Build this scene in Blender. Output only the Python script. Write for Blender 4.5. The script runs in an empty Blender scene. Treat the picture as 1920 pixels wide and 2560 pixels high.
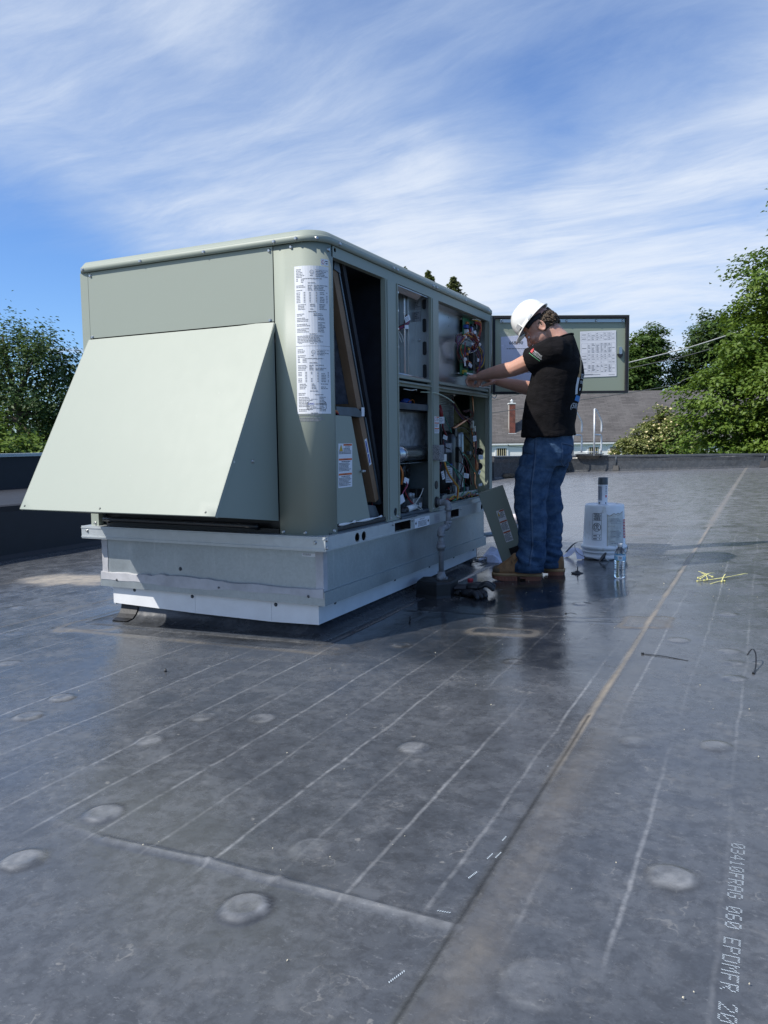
import bpy, bmesh, math, random
import numpy as np
from mathutils import Vector, Matrix, noise as mnoise
from mathutils.geometry import tessellate_polygon
from mathutils.bvhtree import BVHTree
random.seed(7); rng = np.random.default_rng(7)
scene = bpy.context.scene
COL = scene.collection
R_ = math.radians

# ------------------------------------------------------------------ camera, sky, sun, exposure
CAM = Vector((0, 0, 0.8162))
PITCH, ROLL, YAW = 0.08985, -0.012576, 0.454779
fw = Vector((-math.sin(YAW) * math.cos(PITCH), math.cos(YAW) * math.cos(PITCH), -math.sin(PITCH)))
rt = Vector((math.cos(YAW), math.sin(YAW), 0)); up = rt.cross(fw)
r2 = rt * math.cos(ROLL) + up * math.sin(ROLL); u2 = up * math.cos(ROLL) - rt * math.sin(ROLL)
cd = bpy.data.cameras.new('camera'); cam = bpy.data.objects.new('camera', cd); COL.objects.link(cam)
m3 = Matrix((r2, u2, -fw)).transposed()
cam.matrix_world = Matrix.Translation(CAM) @ m3.to_4x4()
cd.sensor_fit = 'VERTICAL'; cd.sensor_height = 36.0; cd.lens = 1960.45 / 2560 * 36.0
cd.clip_start = 0.05; cd.clip_end = 6000
scene.camera = cam
SUN = Vector((0.62, 0.73, -1.0)).normalized()          # travel direction of the light
EL = math.asin(-SUN.z); AZ = math.atan2(-SUN.x, -SUN.y)  # towards the sun, from +Y clockwise
SUN_STRENGTH, SKY_STRENGTH, EXPOSURE = 5.0, 0.098, 0.10
sd = bpy.data.lights.new('sun', 'SUN'); so = bpy.data.objects.new('sun', sd); COL.objects.link(so)
sd.energy = SUN_STRENGTH; sd.angle = R_(0.53); sd.color = (1.0, 0.955, 0.88)
so.rotation_mode = 'QUATERNION'; so.rotation_quaternion = SUN.to_track_quat('-Z', 'Y')
scene.view_settings.view_transform = 'Standard'; scene.view_settings.look = 'None'
scene.view_settings.gamma = 1.0; scene.view_settings.exposure = EXPOSURE
scene.view_settings.use_curve_mapping = False

# ------------------------------------------------------------------ node helpers
class NT:
    def __init__(s, tree): s.t = tree; s.n = tree.nodes; s.l = tree.links
    def add(s, typ, **kw):
        nd = s.n.new(typ)
        for k, v in kw.items(): setattr(nd, k, v)
        return nd
    def put(s, sock, v):
        if v is None: return
        if isinstance(v, bpy.types.NodeSocket): s.l.new(v, sock)
        else:
            try: sock.default_value = v
            except Exception: sock.default_value = tuple(v) + (1.0,) if len(v) == 3 else v
    def math(s, op, a, b=None, c=None, clamp=False):
        nd = s.add('ShaderNodeMath', operation=op, use_clamp=clamp)
        for i, v in enumerate((a, b, c)): s.put(nd.inputs[i], v)
        return nd.outputs[0]
    def vmath(s, op, a, b=None, scale=None):
        nd = s.add('ShaderNodeVectorMath', operation=op); s.put(nd.inputs[0], a); s.put(nd.inputs[1], b)
        if scale is not None: s.put(nd.inputs['Scale'], scale)
        return nd.outputs[1] if op in ('DOT_PRODUCT', 'LENGTH', 'DISTANCE') else nd.outputs[0]
    def noise(s, vec, scale, detail=4, rough=.55, dist=0.0, out=0):
        nd = s.add('ShaderNodeTexNoise'); s.put(nd.inputs['Vector'], vec)
        nd.inputs['Scale'].default_value = scale; nd.inputs['Detail'].default_value = detail
        nd.inputs['Roughness'].default_value = rough; nd.inputs['Distortion'].default_value = dist
        return nd.outputs[out]
    def ramp(s, v, lo, hi, a=0.0, b=1.0):
        nd = s.add('ShaderNodeMapRange', interpolation_type='SMOOTHSTEP'); s.put(nd.inputs[0], v)
        for i, x in enumerate((lo, hi, a, b)): s.put(nd.inputs[1 + i], x)
        return nd.outputs[0]
    def mix(s, f, a, b, blend='MIX'):
        nd = s.add('ShaderNodeMix', data_type='RGBA', blend_type=blend)
        s.put(nd.inputs[0], f); s.put(nd.inputs[6], a); s.put(nd.inputs[7], b); return nd.outputs[2]
    def mapping(s, vec, loc=(0, 0, 0), rot=(0, 0, 0), sc=(1, 1, 1)):
        nd = s.add('ShaderNodeMapping'); s.put(nd.inputs[0], vec)
        nd.inputs[1].default_value = loc; nd.inputs[2].default_value = rot; nd.inputs[3].default_value = sc; return nd.outputs[0]
    def sep(s, vec):
        nd = s.add('ShaderNodeSeparateXYZ'); s.put(nd.inputs[0], vec); return nd.outputs
    def obj(s): return s.add('ShaderNodeTexCoord').outputs['Object']
    def attr(s, name):
        nd = s.add('ShaderNodeAttribute'); nd.attribute_name = name; return nd.outputs['Fac']
    def bump(s, h, strength=.3, dist=.01):
        nd = s.add('ShaderNodeBump'); s.put(nd.inputs['Height'], h)
        nd.inputs['Strength'].default_value = strength; nd.inputs['Distance'].default_value = dist; return nd.outputs[0]

def newmat(name):
    m = bpy.data.materials.new(name); m.use_nodes = True
    t = NT(m.node_tree); b = t.n['Principled BSDF']; return m, t, b

def c4(c): return tuple(c) + (1.0,) if len(c) == 3 else c

def simple(name, col, rough=.5, metal=0.0, var=.12, scale=9.0, bump=0.0, bscale=60, spec=None, trans=0, ior=1.45, coat=0, sheen=0):
    m, t, b = newmat(name)
    n = t.noise(t.obj(), scale, 5, .6)
    lo = tuple(x * (1 - var) for x in col); hi = tuple(min(1, x * (1 + var)) for x in col)
    t.put(b.inputs['Base Color'], t.mix(t.ramp(n, .3, .7), c4(lo), c4(hi)))
    t.put(b.inputs['Roughness'], t.ramp(n, .2, .8, max(.02, rough - .07), min(1, rough + .07)))
    b.inputs['Metallic'].default_value = metal
    if spec is not None: b.inputs['Specular IOR Level'].default_value = spec
    if trans: b.inputs['Transmission Weight'].default_value = trans; b.inputs['IOR'].default_value = ior
    if coat: b.inputs['Coat Weight'].default_value = coat; b.inputs['Coat Roughness'].default_value = .1
    if bump: t.put(b.inputs['Normal'], t.bump(t.noise(t.obj(), bscale, 4, .6), bump, .004))
    return m

# ------------------------------------------------------------------ sky with cirrus
w = bpy.data.worlds.new('World'); scene.world = w; w.use_nodes = True
t = NT(w.node_tree); t.n.clear()
sky = t.add('ShaderNodeTexSky', sky_type='NISHITA', sun_disc=False)
sky.sun_elevation = EL; sky.sun_rotation = AZ % (2 * math.pi)
sky.air_density = 1.0; sky.dust_density = 0.5; sky.ozone_density = 3.0; sky.altitude = 50
dirv = t.add('ShaderNodeTexCoord').outputs['Generated']
x, y, z = t.sep(dirv)
zz = t.math('ADD', t.math('MAXIMUM', z, 0.0), 0.16)
cv = t.add('ShaderNodeCombineXYZ'); t.put(cv.inputs[0], t.math('DIVIDE', x, zz)); t.put(cv.inputs[1], t.math('DIVIDE', y, zz))
cuv = cv.outputs[0]
warp = t.vmath('SCALE', t.vmath('SUBTRACT', t.noise(cuv, .55, 3, .5, out=1), (.5, .5, .5)), scale=.85)
cw = t.vmath('ADD', cuv, warp)
st = t.mapping(cw, (.3, 1.7, 0), (0, 0, R_(62)), (.5, 1.5, 1))
streak = t.noise(st, 1.25, 10, .62, .15)
fine = t.noise(t.mapping(cw, (3, 1, 0), (0, 0, R_(50)), (1.15, 3.8, 1)), 2.4, 10, .68, .3)
big = t.noise(cuv, .42, 4, .5, .2)
puff = t.noise(cuv, 5.5, 6, .62, .3)
def lobe(az, el, wd):
    v = (math.sin(az) * math.cos(el), math.cos(az) * math.cos(el), math.sin(el))
    return t.ramp(t.vmath('DOT_PRODUCT', t.vmath('NORMALIZE', dirv), v), math.cos(wd), 1.0)
dens = t.math('ADD', t.math('MULTIPLY', streak, .62), t.math('MULTIPLY', fine, .34))
dens = t.math('ADD', dens, t.math('MULTIPLY', big, .42))
dens = t.math('ADD', dens, t.math('MULTIPLY', puff, t.math('ADD', .03, t.math('MULTIPLY', lobe(R_(-22), R_(13), R_(12)), .16))))
# clear lanes: low in the west-north-west, high in the north-north-west; the unseen east is thinned to weaken fill light
for az_, el_, wd_, k_ in ((-53, 6, 14, -.60), (-45, 6, 8, -.2), (-9, 25, 10, -.14), (-17, 20, 6, -.10), (-26, 30, 7, -.05), (-16, 10, 15, .12), (-30, 14, 14, .10), (-46, 19, 12, .04), (-5, 13, 11, .12), (-2, 22, 9, .06), (-38, 28, 5, .08)):
    dens = t.math('ADD', dens, t.math('MULTIPLY', lobe(R_(az_), R_(el_), R_(wd_)), k_))
dens = t.math('SUBTRACT', dens, t.ramp(x, .15, .8, 0, .42))
mask = t.math('ADD', t.ramp(dens, .43, 1.04, 0.0, .76), t.ramp(dens, .26, .62, 0.0, .20))
# thin contrail
trail = t.math('MULTIPLY', t.ramp(t.math('ABSOLUTE', t.math('SUBTRACT', z, t.math('ADD', .1075, t.math('MULTIPLY', t.noise(dirv, 9, 3), .004)))), .0045, .0005),
               t.math('MULTIPLY', t.ramp(x, -.55, -.64), t.ramp(fine, .35, .6, .25, .6)))
mask = t.math('MAXIMUM', mask, trail)
mask = t.math('MULTIPLY', mask, t.ramp(z, -.02, .05))
skyc = t.mix(1.0, sky.outputs[0], (.92, 1.22, 1.66, 1), 'MULTIPLY')
cloudc = t.mix(t.ramp(dens, .6, 1.0), (5.2, 6.4, 8.3, 1), (7.6, 8.3, 9.4, 1))
bg = t.add('ShaderNodeBackground'); bg.inputs[1].default_value = SKY_STRENGTH
t.put(bg.inputs[0], t.mix(mask, skyc, cloudc))
t.l.new(bg.outputs[0], t.add('ShaderNodeOutputWorld').inputs[0])

# ------------------------------------------------------------------ mesh helpers
def rot_to(dirv, roll_up=Vector((0, 0, 1))):
    d_ = Vector(dirv).normalized(); a = roll_up if abs(d_.dot(roll_up)) < .97 else Vector((1, 0, 0))
    x_ = a.cross(d_).normalized(); y_ = d_.cross(x_); return Matrix((x_, y_, d_)).transposed()

class MB:
    def __init__(s): s.v = []; s.f = []; s.m = []; s.mi = 0; s.smooth = []
    def add(s, vs, fs, sm=False):
        o = len(s.v); s.v += [tuple(q) for q in vs]
        s.f += [tuple(i + o for i in f) for f in fs]; s.m += [s.mi] * len(fs); s.smooth += [sm] * len(fs); return s
    def box(s, a, b, rot=None, piv=None):
        x0, y0, z0 = (min(a[i], b[i]) for i in range(3)); x1, y1, z1 = (max(a[i], b[i]) for i in range(3))
        vs = [Vector(q) for q in ((x0, y0, z0), (x1, y0, z0), (x1, y1, z0), (x0, y1, z0), (x0, y0, z1), (x1, y0, z1), (x1, y1, z1), (x0, y1, z1))]
        if rot is not None:
            p_ = Vector(piv) if piv else sum(vs, Vector()) / 8
            vs = [rot @ (q - p_) + p_ for q in vs]
        return s.add(vs, [(0, 3, 2, 1), (4, 5, 6, 7), (0, 1, 5, 4), (1, 2, 6, 5), (2, 3, 7, 6), (3, 0, 4, 7)])
    def bbox(s, a, b, r=.004):
        # box with chamfered edges
        bm = bmesh.new(); bmesh.ops.create_cube(bm, size=1)
        for q in bm.verts: q.co = Vector([(a[i] + b[i]) / 2 + q.co[i] * abs(b[i] - a[i]) for i in range(3)])
        bmesh.ops.bevel(bm, geom=bm.edges[:], offset=r, segments=2, affect='EDGES', profile=.6)
        bm.verts.index_update()
        s.add([q.co.copy() for q in bm.verts], [tuple(q.index for q in f.verts) for f in bm.faces]); bm.free(); return s
    def tube(s, path, r, seg=8, cap=True, closed=False):
        P = [Vector(q) for q in path]; n = len(P); vs = []; fs = []
        rr = r if hasattr(r, '__len__') else [r] * n
        prev = None
        for i in range(n):
            if closed: tg = P[(i + 1) % n] - P[i - 1]
            else: tg = P[min(i + 1, n - 1)] - P[max(i - 1, 0)]
            if tg.length < 1e-9: tg = Vector((0, 0, 1))
            tg.normalize()
            if prev is None:
                a = Vector((0, 0, 1)) if abs(tg.z) < .9 else Vector((1, 0, 0)); prev = tg.cross(a).normalized()
            nx = (prev - tg * prev.dot(tg))
            if nx.length < 1e-6: nx = tg.orthogonal()
            nx.normalize(); ny = tg.cross(nx); prev = nx
            for k in range(seg):
                an = 2 * math.pi * k / seg; vs.append(P[i] + (nx * math.cos(an) + ny * math.sin(an)) * rr[i])
        for i in range(n if closed else n - 1):
            j = (i + 1) % n
            for k in range(seg): fs.append((i * seg + k, i * seg + (k + 1) % seg, j * seg + (k + 1) % seg, j * seg + k))
        if cap and not closed:
            fs.append(tuple(range(seg - 1, -1, -1))); fs.append(tuple((n - 1) * seg + k for k in range(seg)))
        return s.add(vs, fs, True)
    def lathe(s, prof, c, axis=(0, 0, 1), seg=28, sm=True, capb=True, capt=True):
        M = rot_to(axis); c = Vector(c); vs = []; fs = []; n = len(prof)
        for (r, h) in prof:
            for k in range(seg):
                an = 2 * math.pi * k / seg; vs.append(c + M @ Vector((r * math.cos(an), r * math.sin(an), h)))
        for i in range(n - 1):
            for k in range(seg): fs.append((i * seg + k, i * seg + (k + 1) % seg, (i + 1) * seg + (k + 1) % seg, (i + 1) * seg + k))
        s.add(vs, fs, sm)
        if capb: s.add([vs[k] for k in range(seg)], [tuple(range(seg - 1, -1, -1))])
        if capt: s.add([vs[(n - 1) * seg + k] for k in range(seg)], [tuple(range(seg))])
        return s
    def loft(s, rings, cap=True, sm=True):
        n = len(rings); k_ = len(rings[0]); vs = [q for r in rings for q in r]; fs = []
        for i in range(n - 1):
            for k in range(k_): fs.append((i * k_ + k, i * k_ + (k + 1) % k_, (i + 1) * k_ + (k + 1) % k_, (i + 1) * k_ + k))
        if cap: fs += [tuple(range(k_ - 1, -1, -1)), tuple((n - 1) * k_ + k for k in range(k_))]
        return s.add(vs, fs, sm)
    def prism(s, poly, h):          # poly: 3d points of a planar polygon, h: extrusion vector
        h = Vector(h); P = [Vector(q) for q in poly]; n = len(P)
        vs = P + [q + h for q in P]
        nrm = sum(((P[i] - P[0]).cross(P[(i + 1) % n] - P[0]) for i in range(n)), Vector())
        fs = [tuple(range(n - 1, -1, -1)), tuple(range(n, 2 * n))] + [(i, (i + 1) % n, n + (i + 1) % n, n + i) for i in range(n)]
        if nrm.dot(h) < 0: fs = [tuple(reversed(f)) for f in fs]
        return s.add(vs, fs)
    def plate(s, outer, holes, M, th):   # 2d outer polygon + hole polygons, mapped by M(u,v,off); from off=0 to off=-th
        loops = [outer] + list(holes)
        tri = tessellate_polygon([[Vector((u, v, 0)) for u, v in lp] for lp in loops])
        flat = [q for lp in loops for q in lp]; n = len(flat)
        vs = [M(u, v, 0) for u, v in flat] + [M(u, v, -th) for u, v in flat]
        fs = []
        e = (M(1, 0, 0) - M(0, 0, 0)).cross(M(0, 1, 0) - M(0, 0, 0)); out = M(0, 0, 1) - M(0, 0, 0)
        flip = e.dot(out) < 0
        for a, b, c in tri:
            (x0, y0), (x1, y1), (x2, y2) = flat[a], flat[b], flat[c]
            ccw = (x1 - x0) * (y2 - y0) - (x2 - x0) * (y1 - y0) > 0
            if ccw == flip: b, c = c, b
            fs.append((a, b, c)); fs.append((n + a, n + c, n + b))
        o = 0
        for lp in loops:
            k_ = len(lp)
            for i in range(k_): fs.append((o + i, o + (i + 1) % k_, n + o + (i + 1) % k_, n + o + i))
            o += k_
        return s.add(vs, fs)
    def ellip(s, c, r, rot=None, seg=16, rings=10):
        c = Vector(c); vs = []; fs = []; rot = rot or Matrix.Identity(3)
        for i in range(rings + 1):
            ph = math.pi * i / rings
            for k in range(seg):
                an = 2 * math.pi * k / seg
                vs.append(c + rot @ Vector((r[0] * math.sin(ph) * math.cos(an), r[1] * math.sin(ph) * math.sin(an), -r[2] * math.cos(ph))))
        for i in range(rings):
            for k in range(seg): fs.append((i * seg + k, i * seg + (k + 1) % seg, (i + 1) * seg + (k + 1) % seg, (i + 1) * seg + k))
        return s.add(vs, fs, True)
    def mesh(s, name, mats, off=Vector()):
        me = bpy.data.meshes.new(name)
        me.from_pydata([tuple(Vector(q) - off) for q in s.v], [], s.f)
        for m in (mats if isinstance(mats, (list, tuple)) else [mats]): me.materials.append(m)
        me.polygons.foreach_set('material_index', s.m); me.polygons.foreach_set('use_smooth', s.smooth)
        bm = bmesh.new(); bm.from_mesh(me); bmesh.ops.remove_doubles(bm, verts=bm.verts, dist=1e-6); bm.to_mesh(me); bm.free()
        me.update(); return me
    def build(s, name, mats, parent=None, label=None):
        off = wloc(parent) if parent else Vector()
        o = bpy.data.objects.new(name, s.mesh(name, mats, off)); COL.objects.link(o)
        if parent: o.parent = parent
        if label: o['label'] = label
        return o

def wloc(o):
    p_ = Vector(o.location); q = o.parent
    while q: p_ += Vector(q.location); q = q.parent
    return p_
def thing(name, label, cat, loc=(0, 0, 0), group=None):
    o = bpy.data.objects.new(name, None); COL.objects.link(o); o.location = loc; o.empty_display_size = .1
    return tag(o, label, cat, group)
def tag(o, label, cat, group=None):
    o['label'] = label; o['category'] = cat
    if group: o['group'] = group
    return o
def struct(o): o['kind'] = 'structure'; return o
def inst(src, loc_off, parent=None, rot=None, name=None):
    c = src.copy(); COL.objects.link(c); c.location = Vector(loc_off); c.parent = parent or src.parent
    if rot is not None: c.rotation_mode = 'QUATERNION'; c.rotation_quaternion = rot
    return c
def circ(u, v, r, n=18, rv=None): return [(u + r * math.cos(2 * math.pi * k / n), v + (rv or r) * math.sin(2 * math.pi * k / n)) for k in range(n)]
def rect(u0, v0, u1, v1): return [(u0, v0), (u1, v0), (u1, v1), (u0, v1)]
def rrect(u0, v0, u1, v1, r, n=4):
    out = []
    for cx, cy, a0 in ((u1 - r, v1 - r, 0), (u0 + r, v1 - r, 90), (u0 + r, v0 + r, 180), (u1 - r, v0 + r, 270)):
        for k in range(n + 1): a = R_(a0 + 90 * k / n); out.append((cx + r * math.cos(a), cy + r * math.sin(a)))
    return out
def smooth_path(pts, n=6):
    P = [Vector(q) for q in pts]; out = []
    for i in range(len(P) - 1):
        p0 = P[max(i - 1, 0)]; p1 = P[i]; p2 = P[i + 1]; p3 = P[min(i + 2, len(P) - 1)]
        for k in range(n):
            t_ = k / n
            out.append(.5 * ((2 * p1) + (p2 - p0) * t_ + (2 * p0 - 5 * p1 + 4 * p2 - p3) * t_ ** 2 + (3 * p1 - p0 - 3 * p2 + p3) * t_ ** 3))
    return out + [P[-1]]

_txt = {}
def text_geo(s_):
    if s_ in _txt: return _txt[s_]
    cu = bpy.data.curves.new('t', 'FONT'); cu.body = s_; cu.resolution_u = 2
    o = bpy.data.objects.new('t', cu); COL.objects.link(o); bpy.context.view_layer.update()
    me = bpy.data.meshes.new_from_object(o.evaluated_get(bpy.context.evaluated_depsgraph_get()))
    V = [(q.co.x, q.co.y) for q in me.vertices]; F = [tuple(p_.vertices) for p_ in me.polygons]
    bpy.data.objects.remove(o); bpy.data.meshes.remove(me); bpy.data.curves.remove(cu)
    _txt[s_] = (V, F); return V, F

class Print(MB):
    """flat print on a surface: M(u, v, off) maps label coordinates to the world"""
    def __init__(s, M): super().__init__(); s.M = M
    def r(s, mi, u0, v0, u1, v1, off=.0012, n=1):
        s.mi = mi
        for k in range(n):
            a = u0 + (u1 - u0) * k / n; b = u0 + (u1 - u0) * (k + 1) / n
            s.add([s.M(a, v0, off), s.M(b, v0, off), s.M(b, v1, off), s.M(a, v1, off)], [(0, 1, 2, 3)])
        return s
    def poly(s, mi, pts, off=.0014): s.mi = mi; return s.add([s.M(u, v, off) for u, v in pts], [tuple(range(len(pts)))])
    def text(s, mi, txt, u, v, size, off=.0014, align='l', squash=1.0):
        V, F = text_geo(txt)
        if not V: return s
        w_ = max(q[0] for q in V) * size * squash
        if align == 'c': u -= w_ / 2
        if align == 'r': u -= w_
        s.mi = mi; return s.add([s.M(u + a * size * squash, v + b * size, off) for a, b in V], F)
    def ring(s, mi, u, v, ro, ri, n=22, off=.0014):
        s.mi = mi
        A = circ(u, v, ro, n); B = circ(u, v, ri, n)
        return s.add([s.M(a, b, off) for a, b in A + B], [(i, (i + 1) % n, n + (i + 1) % n, n + i) for i in range(n)])
    def words(s, mi, u0, u1, v, h, rnd, fill=1.0, off=.0012):
        u = u0; end = u0 + (u1 - u0) * fill
        while u < end - h * .5:
            w_ = min(rnd.uniform(1.2, 4.5) * h, end - u); s.r(mi, u, v, u + w_, v + h * .72, off); u += w_ + h * .45
        return s

def planeM(o, ux, uy):
    o = Vector(o); ux = Vector(ux).normalized(); uy = Vector(uy).normalized(); nn = ux.cross(uy)
    return lambda u, v, off=0: o + ux * u + uy * v + nn * off
def M_right(X): return lambda u, v, off=0: Vector((X + off, u, v))          # right face, u = Y, v = Z
def M_front(Y): return lambda u, v, off=0: Vector((u, Y - off, v))          # front face, u = X, v = Z

# ------------------------------------------------------------------ materials
def mat_paint(name, col, rough=.5):
    m, t, b = newmat(name)
    o = t.obj(); n = t.noise(o, 2.2, 6, .6); n2 = t.noise(t.mapping(o, sc=(9, 9, 1.2)), 2.5, 6, .65)
    sp = t.ramp(t.noise(o, 55, 3, .6), .70, .78)
    c = t.mix(t.ramp(n, .3, .75, 0, .35), c4(col), c4(tuple(x * .96 for x in col)))
    c = t.mix(t.math('MULTIPLY', t.ramp(n2, .6, .85), .06), c, (.42, .40, .35, 1))
    c = t.mix(t.math('MULTIPLY', sp, .25), c, (.5, .5, .46, 1))
    t.put(b.inputs['Base Color'], c); t.put(b.inputs['Roughness'], t.ramp(n2, .1, .9, rough - .01, rough + .03))
    b.inputs['Specular IOR Level'].default_value = .45
    t.put(b.inputs['Normal'], t.bump(t.noise(o, 380, 2, .5), .05, .0006)); return m
GREEN = mat_paint('green_paint', (.29, .322, .272))
DGREEN = mat_paint('green_paint_inner', (.30, .345, .265), .45)
def mat_galv(name, col, rough, metal=.85, sc=24, amt=.22):
    m, t, b = newmat(name); o = t.obj()
    v = t.add('ShaderNodeTexVoronoi'); t.put(v.inputs['Vector'], t.vmath('ADD', o, t.vmath('SCALE', t.noise(o, 18, 3, .6, out=1), scale=.05))); v.inputs['Scale'].default_value = sc * 4
    sp = t.sep(v.outputs['Color'])[0]; n = t.noise(o, 5, 6, .65); st = t.noise(t.mapping(o, sc=(14, 14, 2)), 3, 5, .6)
    c = t.mix(t.math('MULTIPLY', sp, amt), c4(col), c4(tuple(x * .55 for x in col)))
    c = t.mix(t.ramp(n, .35, .75, 0, .35), c, c4(tuple(min(1, x * 1.25) for x in col)))
    c = t.mix(t.ramp(st, .55, .8, 0, .3), c, (.62, .63, .63, 1))
    t.put(b.inputs['Base Color'], c); b.inputs['Metallic'].default_value = metal
    t.put(b.inputs['Roughness'], t.math('ADD', t.ramp(n, .3, .7, rough - .08, rough + .1), t.math('MULTIPLY', sp, .08))); return m
GALV = mat_galv('galvanised_weathered', (.37, .405, .415), .40, .70)
GALV_RAIL = mat_galv('galvanised_rail', (.46, .49, .50), .42, .5, 8, .12)
SHADE_SHEET = simple('shade_sheet_dark', (.010, .014, .011), .97, var=.2, spec=.05)  # near-black for the added sheet in the compressor bay
GALV_IN = simple('galvanised_bright', (.44, .455, .46), .34, metal=.9, var=.05, scale=2.5)
ALU = simple('aluminised_tube', (.50, .52, .53), .26, metal=.95, var=.06, scale=3)
FOIL = simple('foil_insulation', (.40, .41, .42), .38, metal=.55, var=.3, scale=22, bump=.8, bscale=45)
WHITE = simple('white_coated_metal', (.72, .73, .74), .35, var=.05)
WPLAST = simple('white_plastic', (.72, .73, .72), .38, var=.08, scale=6)
HATM = simple('hard_hat_shell', (.80, .80, .78), .25, var=.02, coat=.3)
BLK = simple('black_plastic', (.012, .012, .014), .42, var=.3)
BLKF = simple('black_foam', (.012, .014, .02), .8, var=.3)
BLKRUB = simple('black_rubber', (.010, .010, .011), .5, var=.4, bump=.2)
NAVY = simple('dark_duct_liner', (.014, .018, .03), .7, var=.4)
DARKSTEEL = simple('dark_steel', (.08, .10, .12), .45, metal=.3, var=.3)
SEALANT = simple('grey_sealant', (.42, .42, .44), .6, var=.15, bump=.2, bscale=30)
CARDB = simple('brown_cardboard', (.24, .15, .09), .8, var=.15)
FILT = simple('filter_media', (.16, .18, .24), .95, var=.25, scale=30, bump=.5, bscale=80)
PAPER = simple('paper', (.76, .77, .80), .7, var=.03)
INK = simple('ink', (.045, .045, .055), .6, var=.1)
GREYINK = simple('grey_ink', (.27, .28, .30), .6, var=.1)
ORANGE = simple('orange_band', (.62, .13, .03), .5, var=.05)
YELL = simple('yellow_triangle', (.72, .45, .02), .5, var=.05)
REDINK = simple('red_ink', (.55, .03, .04), .5, var=.05)
BLUEINK = simple('blue_ink', (.02, .05, .35), .5, var=.05)
SCREWM = simple('screw_steel', (.45, .46, .46), .35, metal=.9, var=.1)
PIPEG = simple('grey_painted_pipe', (.20, .21, .225), .45, var=.18, scale=30, bump=.1)
COPPER = simple('copper_tube', (.62, .27, .14), .3, metal=.95, var=.15)
PCB = simple('green_circuit_board', (.02, .16, .07), .45, var=.2)
MOTOR = simple('black_motor_enamel', (.012, .012, .013), .35, var=.2)
WIREC = {k: simple('wire_' + k, v_, .45, var=.08) for k, v_ in dict(red=(.32, .025, .03), dark_red=(.13, .02, .03), orange=(.6, .18, .03), yellow=(.6, .42, .05), green=(.02, .2, .12), white=(.65, .65, .6), purple=(.12, .05, .16), pink=(.45, .08, .14), blue=(.03, .08, .35), black=(.015, .015, .015), brown=(.1, .05, .03)).items()}

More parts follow.
